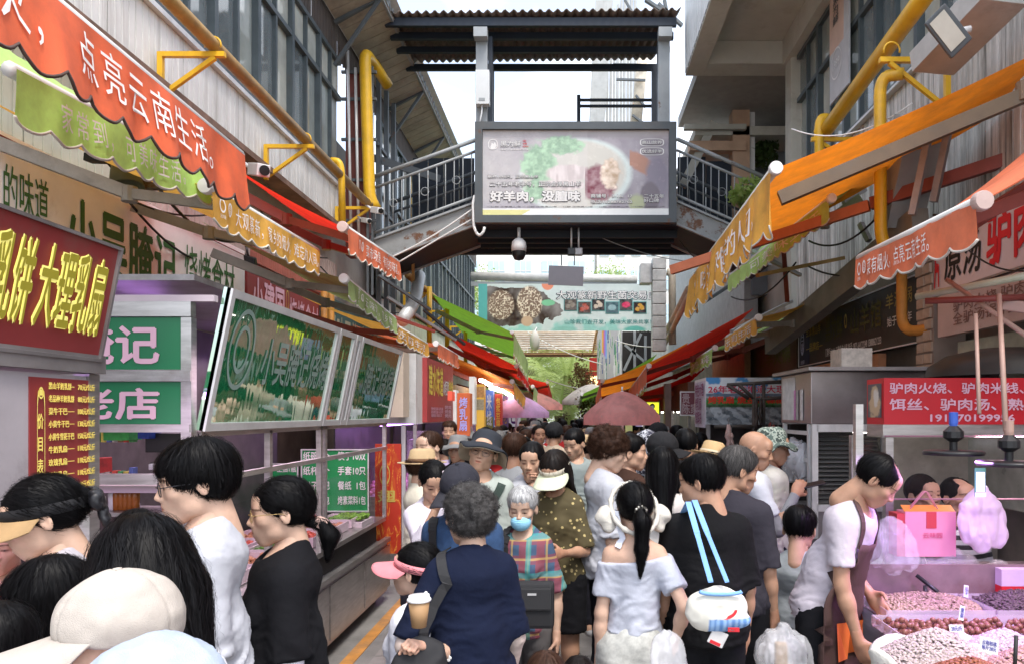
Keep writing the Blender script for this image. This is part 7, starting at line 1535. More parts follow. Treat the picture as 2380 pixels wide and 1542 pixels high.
pj = empty('pole', P(2280, 560, 4.0), label='slim pinkish pole holding the lamps over the nut stall', cat='pole'); PKP = mat('pink_pole', (.42, .27, .22), rough=.5, var=.1)
tube('upright', [P(2322, 685, 3.6), P(2338, 1000, 3.3)], .012, PKP, pj); tube('crossbar', [P(2150, 700, 4.2), P(2400, 690, 4.0)], .018, ARR, pj); tube('cord', [P(2268, 730, 3.5), P(2276, 960, 3.3)], .009, PKP, pj); tube('strut', [P(2200, 650, 4.3), P(2400, 790, 3.9)], .014, PKP, pj)
LT = empty('tube_light', P(2300, 660, 4.2), label='long glass tube light below the pale sign', cat='light'); tube('tube', [P(2130, 690, 4.5), P(2400, 638, 4.0)], .022, mat('tube_glass', (.5, .55, .42), rough=.15), LT)
# nut stall
ns = empty('nut_stall', (2.0, 3.3, 0), label='steel counter piled with trays and sacks of nuts and seeds', cat='stall')
box('body', (1.52, 3.16, .05), (3.4, 3.95, .842), STEEL, ns); box('back_board', (1.55, 3.96, .74), (3.4, 3.975, 1.04), mat('stained_pink_board', (.24, .16, .17), rough=.5, var=.3, dirt=.7, dirtcol=(.15, .06, .05), scale=5), ns); box('post', (1.50, 3.90, .05), (1.54, 3.94, 1.9), STEEL, ns); box('front_body', (1.36, 2.5, .05), (3.2, 3.1, .52), STEELD, ns)
ACR = mat('acrylic_tray', (.70, .60, .68), rough=.1, alpha=.45)
def tray(x0, x1, y0, y1, z, h, label, grp='trays of nuts'):
 t_ = empty('nut_tray', ((x0+x1)/2, (y0+y1)/2, z), label=label, cat='tray', group=grp); b = MB(); b.box((x0, y0, z), (x1, y1, z+.006)); b.box((x0, y0, z+.0061), (x0+.006, y1, z+h)); b.box((x1-.006, y0, z+.0061), (x1, y1, z+h)); b.box((x0+.0061, y0, z+.0061), (x1-.0061, y0+.006, z+h)); b.box((x0+.0061, y1-.006, z+.0061), (x1-.0061, y1, z+h)); b.put('tray_box', ACR, t_); return t_
def heap(parent, x0, x1, y0, y1, z, h, n, r, elong, m, seed, name='nuts'):
 rg = np.random.default_rng(seed); u, v = rg.uniform(-1, 1, n), rg.uniform(-1, 1, n); zz = z+h*np.clip(1-.55*(u*u+v*v), 0, 1)+rg.uniform(-.004, .004, n); c = np.stack([(x0+x1)/2+u*(x1-x0)/2, (y0+y1)/2+v*(y1-y0)/2, zz], 1)
 base = np.array([(1, 0, 0), (0, 1, 0), (-1, 0, 0), (0, -1, 0), (0, 0, 1), (0, 0, -1), (.6, .6, .6), (-.6, .6, .6), (-.6, -.6, .6), (.6, -.6, .6)]); fs_ = np.array([(0, 6, 4), (6, 1, 4), (1, 7, 4), (7, 2, 4), (2, 8, 4), (8, 3, 4), (3, 9, 4), (9, 0, 4), (0, 1, 6), (1, 2, 7), (2, 3, 8), (3, 0, 9), (1, 0, 5), (2, 1, 5), (3, 2, 5), (0, 3, 5)])
 th, ph = rg.uniform(0, 6.28, n), rg.normal(0, .4, n); C_, S_ = np.cos(th), np.sin(th); B = base*np.array((elong, 1, .75))*r; Bz = B[None, :, 2]+B[None, :, 0]*np.sin(ph)[:, None]; X = B[None, :, 0]*C_[:, None]-B[None, :, 1]*S_[:, None]; Y_ = B[None, :, 0]*S_[:, None]+B[None, :, 1]*C_[:, None]
 V = np.stack([X+c[:, None, 0], Y_+c[:, None, 1], Bz+c[:, None, 2]], 2).reshape(-1, 3); Fc = (fs_[None]+np.arange(n)[:, None, None]*10).reshape(-1, 3); col = np.repeat(np.clip(rg.normal(1, .2, (n, 1)), .4, 1.5), 10, 0)*np.ones(3)
 g = np.linspace(-1, 1, 14); gu, gv = np.meshgrid(g, g); gu, gv = gu.ravel(), gv.ravel(); MV = np.stack([(x0+x1)/2+gu*(x1-x0)/2, (y0+y1)/2+gv*(y1-y0)/2, z-r*.6+h*np.clip(1-.55*(gu*gu+gv*gv), 0, 1)], 1); i = (np.arange(13)[None]+np.arange(13)[:, None]*14).ravel()
 wl_('heap_core', mesh_np('heap_core', MV, np.stack([i, i+1, i+15, i+14], 1), np.ones((196, 3))*.5), m, parent); return wl_(name, mesh_np(name, V, Fc, col, smooth=True), m, parent, kind='stuff')
def nutm(name, col): return mat(name, objcol=False, vcol=False, col=col, rough=.5, var=.45, scale=90)
N1, N2, N3, N4, N5 = nutm('pistachio', (.42, .30, .22)), nutm('dark_seed', (.12, .08, .09)), nutm('pale_nut', (.50, .40, .38)), nutm('brown_nut', (.32, .10, .05)), nutm('pale_almond', (.55, .42, .48))
T = tray(1.50, 2.02, 3.52, 3.86, .86, .05, 'shallow tray of small brown pistachios at the bending vendor\'s hand'); heap(T, 1.52, 2.0, 3.54, 3.84, .872, .07, 1500, .0095, 1.6, N1, 1)
T = tray(2.03, 2.52, 3.52, 3.86, .86, .05, 'tray of long dark seeds in the back row of the nut stall'); heap(T, 2.05, 2.5, 3.54, 3.84, .872, .08, 1300, .008, 2.4, N2, 2)
T = tray(2.53, 3.1, 3.52, 3.86, .86, .05, 'half empty tray at the right end of the back row'); heap(T, 2.55, 3.08, 3.54, 3.84, .866, .02, 500, .008, 1.5, N1, 3)
MAC = mat('macadamia', (.22, .085, .06), rough=.3, var=.2, scale=30); T = tray(1.42, 2.9, 3.17, 3.50, .846, .05, 'long tray of round brown macadamia nuts in the front row'); rr = random.Random(4)
ms = MB().lathe((0, 0, 0), [(0, -.0135), (.009, -.010), (.0135, 0), (.009, .010), (0, .0135)], 9).put('macadamia_nut', MAC, T, smooth=True); ms.matrix_parent_inverse = Matrix(); k = 0
for lay in range(3):
 nx_ = 40-lay*3
 for i in range(nx_):
  for j in range(0, 7-lay*2):
   if rr.random() < .36 or k >= 285: continue
   o = ms if k == 0 else ms.copy()
   if k: COL.objects.link(o)
   k += 1; x = 1.44+.02*lay+(i+.5*(j % 2))*.029+rr.uniform(-.004, .004); y = 3.20+lay*.03+j*.042+rr.uniform(-.006, .006); o.location = Vector((x, y, .872+lay*.022+rr.uniform(-.003, .006)))-T.location; o.rotation_euler = (rr.random(), rr.random(), 0); sc_ = rr.uniform(1.0, 1.25); o.scale = (sc_,)*3
def sack(px, py, Y, r, h, m, label, seed, zt_off=0, elong=1.3):
 c = P(px, py, Y); s_ = empty('nut_sack', (c.x, Y, c.z), label=label, cat='sack', group='open sacks of nuts'); zr = c.z-h; n = 40; rg = random.Random(seed); V = []; Fs = []; prof = [(r*1.02, zr-.30, 0), (r*1.08, zr-.12, .5), (r*1.05, zr-.02, 1), (r*1.10, zr+.02, 1.4), (r*1.02, zr+.035, 1.4), (r*.95, zr+.0, .5)]
 ph = [rg.random()*6 for _ in range(3)]
 for q, z, w in prof:
  for i in range(n): a = 2*math.pi*i/n; ww = 1+.05*w*math.sin(3*a+ph[0])+.03*w*math.sin(7*a+ph[1]); V.append((c.x+q*ww*math.cos(a), Y+q*ww*math.sin(a)*.85, z+.015*w*math.sin(5*a+ph[2])))
 for k in range(len(prof)-1):
  for i in range(n): Fs.append((k*n+i, k*n+(i+1) % n, (k+1)*n+(i+1) % n, (k+1)*n+i))
 wl_('sack_cloth', poly_mesh('sack', V, Fs, True), mat('sack_cloth', (.60, .58, .52), rough=.85, var=.15, bump=.4, bscale=90, dirt=.2), s_)
 rg = np.random.default_rng(seed); cnt = 2600; rad = np.sqrt(rg.random(cnt)); th = rg.uniform(0, 6.28, cnt); zz = zr+h*(1-rad**1.25)
 base = np.array([(1, 0, 0), (0, 1, 0), (-1, 0, 0), (0, -1, 0), (0, 0, 1), (.55, .55, .55), (-.55, .55, .55), (-.55, -.55, .55), (.55, -.55, .55)]); fs_ = np.array([(0, 5, 4), (5, 1, 4), (1, 6, 4), (6, 2, 4), (2, 7, 4), (7, 3, 4), (3, 8, 4), (8, 0, 4), (0, 1, 5), (1, 2, 6), (2, 3, 7), (3, 0, 8)])
 t2 = rg.uniform(0, 6.28, cnt); B = base*np.array((elong, .8, .7))*.0088; X = B[None, :, 0]*np.cos(t2)[:, None]-B[None, :, 1]*np.sin(t2)[:, None]; Y_ = B[None, :, 0]*np.sin(t2)[:, None]+B[None, :, 1]*np.cos(t2)[:, None]
 V = np.stack([X+(c.x+r*rad*np.cos(th))[:, None], Y_+(Y+.85*r*rad*np.sin(th))[:, None], B[None, :, 2]+(zz+rg.uniform(-.003, .004, cnt))[:, None]+Y_*0], 2).reshape(-1, 3); wl_('nuts', mesh_np('nuts', V, (fs_[None]+np.arange(cnt)[:, None, None]*9).reshape(-1, 3)), m, s_, kind='stuff')
 MB().lathe((c.x, Y, zr), [(r, -.006), (r*.5, h*(1-.5**1.25)-.008), (0, h-.012)], 30).put('heap_core', m, s_, smooth=True)
sack(2176, 1460, 2.95, .235, .13, N3, 'open sack heaped with pale grey nuts', 1); sack(2258, 1528, 2.62, .26, .13, N4, 'open sack heaped with reddish brown nuts at the bottom edge', 2); sack(2335, 1462, 3.02, .17, .09, N5, 'open sack of violet-lit pale nuts', 3); sack(2400, 1500, 2.8, .19, .10, nutm('pink_nut', (.5, .28, .25)), 'open sack of pinkish nuts at the right edge', 4)
def card(px, py, Y, w, h, label, txt, m=WHITE, rot=0.):
 c = P(px, py, Y); s_ = empty('price_card', c, label=label, cat='price card', group='price cards on the nut stall'); U = Vector((w*math.cos(rot), 0, w*math.sin(rot))); V = Vector((-h*math.sin(rot), h*.3, h*math.cos(rot))); slab('card', c, U, V, .003, m, s_); text(s_, txt, c, U, V, ink('blue_ink', (.1, .1, .35)), (.1, .9), (.15, .85), bold=.03, off=.002)
card(2276, 1510, 2.72, .07, .05, 'white price card with blue writing stuck in the violet nuts', '云南核桃\n每斤28元', rot=-.25); card(2228, 1438, 3.2, .022, .06, 'small rounded white tag standing in the macadamia tray', '夏\n果', rot=-.3); card(2240, 1385, 3.6, .022, .055, 'small white tag standing in the dark seeds', '瓜\n子', rot=-.2); card(2208, 1468, 3.1, .06, .03, 'half hidden price card behind the grey nuts', '28元/斤');
# bags and boxes behind the trays
def bag(label, c, w, h, d, m, seed, name='plastic_bag', cat='plastic bag', handles=True):
 rg = np.random.default_rng(seed); pr = [ell((0, 0, h*.42), (w*.5, d*.5, h*.42), .03), ell((w*.12, 0, h*.2), (w*.42, d*.45, h*.22), .03), cone((-w*.12, 0, h*.7), (-w*.06, 0, h*.95), w*.16, w*.05, .04), cone((w*.15, 0, h*.7), (w*.06, 0, h*.95), w*.16, w*.05, .04)]
 V, Fc = isosurf(pr, max(.006, w/36)); N = vnormals(V, Fc); V = V+N*((1-np.abs(fbm(V*np.array((17, 17, 3.5))+seed, 2, seed))*2.2)*.011)[:, None]; V = V+N*((1-np.abs(fbm(V*np.array((45, 45, 16))+seed, 2, seed+3))*2)*.003)[:, None]; o = link(name, mesh_np(name, V, Fc), m); o.location = c; tag(o, label, cat); return o
MP2 = mat('thin_plastic', (.82, .80, .84), rough=.2, var=.06, alpha=.24, spec=.6)
bag('crumpled clear bag leaning on the steel post of the nut stall', P(2070, 1300, 3.95)-Vector((0, 0, .06)), .26, .30, .16, MP2, 1); bag('violet-lit clear bag between the gift box and the nut trays', P(2215, 1380, 4.1), .34, .26, .2, MP2, 2); bag('large clear bag under the gift box', P(2130, 1370, 4.15), .38, .28, .2, MP2, 3); bag('pale bag behind the red carton', P(2320, 1385, 4.12), .32, .2, .2, MP2, 4); bag('purple-lit white bag hung from a rod over the nut stall', P(2278, 1275, 3.95), .26, .34, .07, mat('lilac_bag', (.74, .60, .72), rough=.35, var=.06, alpha=.78), 5)
gb_ = empty('gift_box', P(2150, 1290, 4.05), label='pink and red gift box bag with rope handles behind the glass', cat='gift box'); a, b = P(2104, 1292, 4.05), P(2222, 1188, 4.05); MB().box((a.x, 4.05, a.z), (b.x, 4.16, b.z)).put('box_body', mat('gift_pink', (.70, .28, .38), var=.08), gb_); MB().box((a.x-.045, 4.052, a.z), (a.x-.001, 4.158, b.z-.01)).put('red_side', mat('gift_red', (.50, .05, .06)), gb_); MB().slab((a.x, 4.06, b.z+.001), (b.x-a.x, 0, 0), (0, .05, .03), .003).put('orange_lid', mat('gift_orange', (.65, .22, .04)), gb_)
MB().box((a.x+.115, 4.046, b.z-.09), (a.x+.17, 4.0495, b.z)).put('label_flap', mat('gift_red'), gb_); text(gb_, '云味园', (a.x, 4.048, a.z), (b.x-a.x, 0, 0), (0, 0, b.z-a.z), ink('gift_ink', (.6, .1, .2)), (.34, .72), (.42, .54), bold=.02)
for x in (.10, .16): tube('rope_handle', bend_pts([(a.x+.03, 4.05+x*.3, b.z), (a.x+.13, 4.05+x*.3, b.z+.12), (a.x+.2, 4.05+x*.3, b.z)], .03), .003, mat('rope_pink', (.6, .25, .3)), gb_, n=5)
rc = empty('carton', P(2340, 1400, 3.9), label='red carton with a pale lid at the right edge of the nut stall', cat='carton'); a, b = P(2328, 1410, 3.9), P(2460, 1322, 3.9); MB().box((a.x, 3.9, a.z), (b.x, 4.0, b.z-.09)).put('box_body', mat('carton_red', (.60, .02, .03)), rc); MB().box((a.x, 3.9, b.z-.089), (b.x, 4.0, b.z)).put('lid', mat('carton_lilac', (.62, .48, .62)), rc)
qc = empty('hanging_card', P(2280, 1150, 3.6), label='green bordered white card hanging over the nut stall', cat='card'); a, b = P(2266, 1153, 3.6), P(2291, 1086, 3.6); MB().box((a.x, 3.6, a.z), (b.x, 3.606, b.z)).put('card', mat('card_green', (.05, .20, .10)), qc); MB().box((a.x+.006, 3.597, a.z+.025), (b.x-.006, 3.599, b.z-.02)).put('white_field', WHITE, qc); MB().box((a.x, 3.597, a.z), (b.x, 3.599, a.z+.02)).put('white_foot', WHITE, qc)
for i, (px, py, Y, lab) in enumerate(((2216, 1050, 3.5, 'left black disc lamp with violet light hanging over the nuts'), (2345, 1075, 3.3, 'right black disc lamp with violet light hanging over the nuts'))):
 q = empty('disc_lamp', P(px, py, Y), label=lab, cat='lamp'); c = P(px, py, Y); MB().lathe(c, [(0, .012), (.02, .012), (.13, .008), (.135, 0), (.13, -.012), (.115, -.013)], 36).put('shade', M_BLACK, q, smooth=True); MB().lathe(c, [(.113, -.0125), (.0, -.0125)], 36).put('diffuser', mat('violet_led', (.6, .3, 1), emit=7, emitcol=(.50, .16, 1.)), q)
 MB().lathe(c, [(.018, .012), (.018, .05), (.045, .07), (.045, .1), (.02, .125), (.0, .13)], 14).put('socket', M_BLACK, q); MB().lathe(c+Vector((0, 0, .12)), [(.016, 0), (.02, .02), (.02, .07), (0, .072)], 12).put('bulb_base', mat('socket_blue', (.05, .12, .5)) if i == 0 else PKP, q)
lamp('nut_light', (P(2250, 0, 3.4).x, 3.35, P(0, 1068, 3.4).z), .24, 6, (.70, .36, 1.)); lamp('nut_light', (2.75, 3.1, 1.62), .3, 3.5, (.9, .5, .9)); lamp('donkey_face_fill', (2.5, 4.4, 1.72), .3, 14, (1, .8, .9))  # last one: unseen fill lamp added to light the seated faces
q = MB().tube([P(2130, 1335, 3.9), P(2172, 1368, 3.85), P(2208, 1398, 3.8)], .011, 8).put('tongs', M_BLACK, smooth=True); tag(q, 'black bent tongs standing behind the seeds', 'tongs'); q = MB().tube([P(2150, 1360, 3.85), P(2152, 1384, 3.82)], .011, 8).put('scoop_handle', M_BLACK, smooth=True); tag(q, 'short black scoop handle in the back tray', 'scoop')
tube('stick', [P(2362, 1475, 2.6), P(2358, 1560, 2.58)], .007, BLK); tag(bpy.data.objects['stick'], 'thin black stick standing in the sacks at the right edge', 'stick')
q = tube('green_stool_leg', [(1.38, 3.9, 0), (1.42, 3.8, .46)], .03, mat('mint_plastic', (.18, .42, .36), rough=.4)); q.name = 'plastic_stool'; tag(q, 'mint green plastic stool leg behind the apron vendor', 'stool')
# small clutter: cable bundles, stickers, packets and boxes
rr = random.Random(31)
for i, (p1, p2, Y1, Y2_, sg, c) in enumerate((((215, 330), (345, 420), 4.9, 5.6, .10, 'coil of black cable beside the olive loudspeaker'), ((300, 470), (560, 600), 5.4, 7.7, .22, 'long black cable sagging over the cream sign toward its corner'), ((590, 470), (760, 600), 7.6, 9.8, .15, 'dark cable sagging behind the gold awning'), ((745, 620), (960, 720), 9.6, 12, .25, 'dark cable sagging behind the pale green awning'), ((1700, 690), (1850, 610), 10, 8, .18, 'dark cable looping below the right ledge beam'), ((1880, 560), (2060, 480), 7.6, 6.2, .16, 'dark cable looping across the stained right wall'), ((2170, 500), (2379, 360), 5.6, 4.6, .12, 'thin black cable on the streaked wall at the right edge'))):
 wire([P(*p1, Y1), P(*p2, Y2_)], c, .010, BLK, sg)
for i in range(3):
 pts = [P(2085+14*math.cos(a)*(1+.1*i), 600+26*math.sin(a)*(1+.1*i), 6.6)-Vector((0, 0, 0)) for a in np.arange(14)*math.pi/6.5]; o = tube('wire', [q+Vector((.01*i, .02*i, 0)) for q in pts], .006, GREYL); tag(o, ['inner', 'middle', 'outer'][i]+' loop of the grey cable coil on the right wall', 'wire')
PKC = [(.55, .08, .05), (.08, .3, .1), (.6, .5, .1), (.1, .15, .4), (.6, .6, .58), (.35, .2, .1)]
for i in range(16):
 j = i % 8; px = 214+j*13; row = i//8; c = P(px, 1026 if row == 0 else 1122, 3.86); h = rr.uniform(.05, .085); o = MB().box((c.x, 3.84+.0, c.z), (c.x+.022, 3.88, c.z+h)).put('packet', mat('packet%d' % (i % 6), PKC[i % 6], var=.3, scale=40), bevel=.002); tag(o, ['red', 'green', 'yellow', 'blue', 'white', 'brown'][i % 6]+' packet, '+['first', 'second', 'third', 'fourth', 'fifth', 'sixth', 'seventh', 'eighth'][j]+' on the '+('upper' if row == 0 else 'lower')+' shelf behind the price board', 'packet')
o = MB().box((P(1940, 0, 5.9).x, 5.75, 2.215), (P(2010, 0, 5.9).x, 6.0, 2.36)).put('carton', mat('kiosk_box', (.5, .47, .42), var=.3, scale=20), bevel=.004); tag(o, 'pale cardboard box on the roof of the dark steel kiosk', 'carton')
box('tiled_wall', (P(2062, 0, 5.57).x, 5.55, .5), (3.2, 5.59, 2.04), mat('pale_tile', (.42, .38, .31), rough=.4, var=.3, dirt=.3), d1)
# ---------------------------------------------------------------- the people
PX = lambda px, Y: (px-CX)/F*Y
placed = []
SC = 1.13
def PP(x, y, Y): return P(x, y, Y*SC)
def hero(label, px, top, Y, fem=False, near=False, seat=False, sc=None, **k):
 if sc is None: sc = SC if Y < 3.9 else 1+(SC-1)*max(0, (5.5-Y)/1.6)
 Y *= sc
 x = PX(px, Y); z = CAMH-(top-CY)/F*Y; placed.append((x, Y))
 if 'targets' in k:
  a_ = dict(k.get('arms') or {}); hd = math.radians(k.get('heading', 0))
  for q, T in k.pop('targets').items(): a_['t'+q] = rotz(-hd)@(np.array(T)-np.array((x, Y, 0)))
  k['arms'] = a_
 if near: k.setdefault('res', .010); k.setdefault('hres', .0040); k.setdefault('strands', 4200)
 if seat: k['legs'] = {q: ((.1, .38, .95), (.1, .40, .53)) for q in 'LR'}; H = z+.45; H = H/1.0; return person(label, x, Y, H-.01, fem=fem, z=-.45, **k)
 return person(label, x, Y, z-.012, fem=fem, **k)
def decal(shirt, txt, w, h, zc, m, back=True, rz=0, bold=.03, xc=0):
 """letters pressed onto the cloth"""
 me = shirt.data; bv = bvhtree.BVHTree.FromPolygons([v.co[:] for v in me.vertices], [p.vertices[:] for p in me.polygons]); G, Fs = glyphs(txt, bold); W, Hh = G[:, 0].max(), G[:, 1].max(); out = []
 for g in G:
  x = (g[0]/W-.5)*w; z = zc+(g[1]/Hh-.5)*h; s = 1 if back else -1; o = Vector((x*s+xc, -.6*s, z)); hit = bv.ray_cast(o, Vector((0, s, 0))); out.append((hit[0]+Vector((0, -.004*s, 0))) if hit[0] else Vector((x*s+xc, -.12*s, z)))
 link('print', poly_mesh('print', out, Fs), m, shirt)
def strap(root, pts, w, m, name='strap', shirt=None, lift=.006):
 """a band laid over the clothes along pts"""
 V = []; pts = [Vector(p) for p in pts]; bv = None
 if shirt is not None: me = shirt.data; bv = bvhtree.BVHTree.FromPolygons([v.co[:] for v in me.vertices], [p.vertices[:] for p in me.polygons])
 q = []
 for i in range(len(pts)-1):
  for t in np.linspace(0, 1, 8, endpoint=False): q.append(pts[i].lerp(pts[i+1], t))
 q.append(pts[-1]); res = []
 for p in q:
  n = Vector((0, 0, 1))
  if bv:
   h = bv.find_nearest(p)
   if h[0] is not None: n = h[1]; p = h[0]+n*lift
  res.append((p, n))
 for i, (p, n) in enumerate(res):
  d = (res[min(i+1, len(res)-1)][0]-res[max(i-1, 0)][0]).normalized(); s = d.cross(n).normalized()*w/2; V += [p-s, p+s, p+s+n*.004, p-s+n*.004]
 Fs = []
 for i in range(len(res)-1):
  for a, b in ((0, 1), (1, 2), (2, 3), (3, 0)): Fs.append((4*i+a, 4*i+b, 4*i+4+b, 4*i+4+a))
 return link(name, poly_mesh(name, V, Fs), m, root)
def kid(root, n): return [o for o in root.children if o.name.split('.')[0] == n][0]
def strapm(c, nm): return mat('strap_'+nm, c, rough=.7, var=.1)
SB = strapm((.02, .02, .022), 'black')
def plaid():
 m = bpy.data.materials.new('plaid_cotton'); m.use_nodes = True; nt = m.node_tree; L = nt.links; b = nt.nodes['Principled BSDF']; t = nd(nt, 'ShaderNodeTexCoord'); sx = nd(nt, 'ShaderNodeSeparateXYZ'); L.new(t.outputs['Object'], sx.inputs[0]); src = None
 base = nd(nt, 'ShaderNodeRGB'); base.outputs[0].default_value = (.05, .09, .16, 1); src = base.outputs[0]
 for ax, sc, th, col, ph in (('X', 12, .55, (.28, .05, .06), 0), ('Z', 11, .55, (.22, .05, .07), .3), ('X', 12, .88, (.45, .30, .10), .5), ('Z', 11, .88, (.5, .33, .12), .45), ('Z', 5.5, .85, (.05, .30, .30), .1), ('X', 6, .85, (.06, .3, .28), .2)):
  mu_ = nd(nt, 'ShaderNodeMath', operation='MULTIPLY_ADD'); mu_.inputs[1].default_value = sc; mu_.inputs[2].default_value = ph+10; L.new(sx.outputs[ax], mu_.inputs[0]); fr_ = nd(nt, 'ShaderNodeMath', operation='FRACT'); L.new(mu_.outputs[0], fr_.inputs[0]); g = nd(nt, 'ShaderNodeMath', operation='GREATER_THAN'); g.inputs[1].default_value = th; L.new(fr_.outputs[0], g.inputs[0]); sc_ = nd(nt, 'ShaderNodeMath', operation='MULTIPLY'); sc_.inputs[1].default_value = .7; L.new(g.outputs[0], sc_.inputs[0])
  x = nd(nt, 'ShaderNodeMix', data_type='RGBA'); x.inputs['B'].default_value = (*col, 1); L.new(sc_.outputs[0], x.inputs['Factor']); L.new(src, x.inputs['A']); src = x.outputs['Result']
 L.new(src, b.inputs['Base Color']); b.inputs['Roughness'].default_value = .85; return m
def spots(name, base, dot, scale=38, th=.26):
 m = bpy.data.materials.new(name); m.use_nodes = True; nt = m.node_tree; L = nt.links; b = nt.nodes['Principled BSDF']; t = nd(nt, 'ShaderNodeTexCoord'); v = nd(nt, 'ShaderNodeTexVoronoi', Scale=scale); L.new(t.outputs['Object'], v.inputs['Vector']); g = nd(nt, 'ShaderNodeMath', operation='LESS_THAN'); g.inputs[1].default_value = th; L.new(v.outputs['Distance'], g.inputs[0]); x = nd(nt, 'ShaderNodeMix', data_type='RGBA'); x.inputs['A'].default_value = (*base, 1); x.inputs['B'].default_value = (*dot, 1); L.new(g.outputs[0], x.inputs['Factor']); L.new(x.outputs['Result'], b.inputs['Base Color']); b.inputs['Roughness'].default_value = .85; return m
def camo(name, cols, scale=22):
 m = bpy.data.materials.new(name); m.use_nodes = True; nt = m.node_tree; L = nt.links; b = nt.nodes['Principled BSDF']; t = nd(nt, 'ShaderNodeTexCoord'); n = nd(nt, 'ShaderNodeTexNoise', Scale=scale, Detail=2.); L.new(t.outputs['Object'], n.inputs['Vector']); r = nd(nt, 'ShaderNodeValToRGB'); r.color_ramp.interpolation = 'CONSTANT'; L.new(n.outputs['Fac'], r.inputs['Fac']); e = r.color_ramp.elements
 e[0].color = (*cols[0], 1); e[1].position = .48; e[1].color = (*cols[1], 1); q = e.new(.56); q.color = (*cols[2], 1); L.new(r.outputs[0], b.inputs['Base Color']); b.inputs['Roughness'].default_value = .9; return m
WT = (.46, .47, .51); BLKC = (.008, .008, .010)
# --- left foreground
L1, p, R, t = hero('woman in a tan straw visor with a black hair bow, bent over the left stall', 175, 1092, 1.98, fem=True, near=True, heading=122, hair='bun', head=(0, 14, 0), hat='visor', hatc=(.42, .27, .13), rimc=(.012, .012, .014), skin='fair', shirt=(.45, .42, .45), lean=8, seed=1)
for s_, a_ in ((1, .5), (-1, -.5)):
 V, Fc = isosurf([ell((s_*.035, -.15, .01), (.04, .022, .032), .01, 'u', roty(s_*.5)), ell((s_*.03, -.155, -.045), (.02, .014, .045), .01, 'u', roty(-s_*.3))], .006); V = V+vnormals(V, Fc)*((1-np.abs(fbm(V*40, 2, 3))*2)*.004)[:, None]; link('hair_bow', mesh_np('hair_bow', place(V, R, t), Fc), mat('bow_black', (.012, .012, .015), rough=.45), L1)
hero('tall boy with black bowl-cut hair and glasses in a loose white T-shirt', 462, 1014, 2.02, near=True, heading=118, hair='bowl', head=(2, 8, 0), glasses=((.03, .03, .035), False), skin='fair', shirt=WT, sleeve='half', seed=2, loose=.035, strands=5200, fold=.007)
L3, p, R, t = hero('woman with a low ponytail and thin round gold glasses in a black T-shirt', 655, 1102, 2.24, fem=True, near=True, heading=114, hair='lowpony', head=(0, 4, 0), glasses=((.45, .30, .12), True), skin='fair', shirt=BLKC, sleeve='half', seed=3, armsleeve=(.72, .70, .76), loose=.03, build=1.08, strands=4600)
V, Fc = isosurf([cone((0, -.128, -.055), (0, -.142, -.062), .024, .024, .01)], .004); link('hair_tie', mesh_np('hair_tie', place(V+vnormals(V, Fc)*(np.sin(V[:, :1]*600)*.002), R, t), Fc), mat('tie_pink', (.5, .33, .28)), L3)
L4, p, R, t = hero('woman seen from behind with shoulder-length flaring black hair and a small pearl clip', 335, 1236, 1.55, sc=1, fem=True, near=True, heading=28, hair='shoulder', head=(12, 12, 0), skin='fair', shirt=(.74, .75, .80), neck=.085, seed=4, strands=5200, lean=6, hs=1.12)
MB().lathe((0, 0, 0), [(0, -.012), (.01, -.006), (.012, 0), (.01, .006), (0, .012)], 10).put('pearl_clip', mat('pearl', (.75, .55, .5), rough=.2), None, smooth=True); o = bpy.data.objects['pearl_clip']; o.parent = L4; o.location = Vector(t)+Vector(R@np.array((0, .0, .128)))
hero('woman with a blunt black fringe and white-framed glasses at the lower left', 112, 1288, 1.66, fem=True, near=True, heading=116, hair='bob', head=(0, 6, 0), glasses=((.75, .75, .78), False), skin='fair', shirt=(.70, .68, .72), seed=5, strands=5000)
hero('person in a cream baseball cap facing left at the bottom left', 275, 1346, 1.36, sc=1, near=True, heading=112, hair='short', head=(0, 4, 4), hat='cap', hatc=(.46, .41, .36), strands=0, skin='fair', shirt=(.70, .25, .55), seed=6, hs=1.05)
hero('person under a pale blue-white sun hood at the bottom edge', 350, 1488, .98, sc=1, near=True, heading=70, hair='short', head=(0, 10, 0), hat='hood', hatc=(.38, .44, .54), skin='fair', shirt=(.38, .44, .54), sleeve='long', seed=7, build=1.1, fem=True, strands=0)
hero('smiling stall keeper in a red polo shirt at the left edge', 12, 1195, 2.75, sc=1, fem=True, heading=205, hair='tied', skin='mid', shirt=(.55, .02, .02), seed=8, hres=.0045, head=(-6, 4, 0))
hero('person with a dark crown of hair and a pale parting behind the visor woman', 322, 1176, 2.45, fem=True, heading=60, hair='bob', skin='fair', shirt=(.5, .3, .3), head=(0, 28, 0), strands=1200, seed=9)
hero('person with short black hair cut off by the left edge', -22, 1395, 1.45, near=True, heading=80, hair='short', skin='fair', shirt=(.3, .3, .35), seed=10, strands=1500)
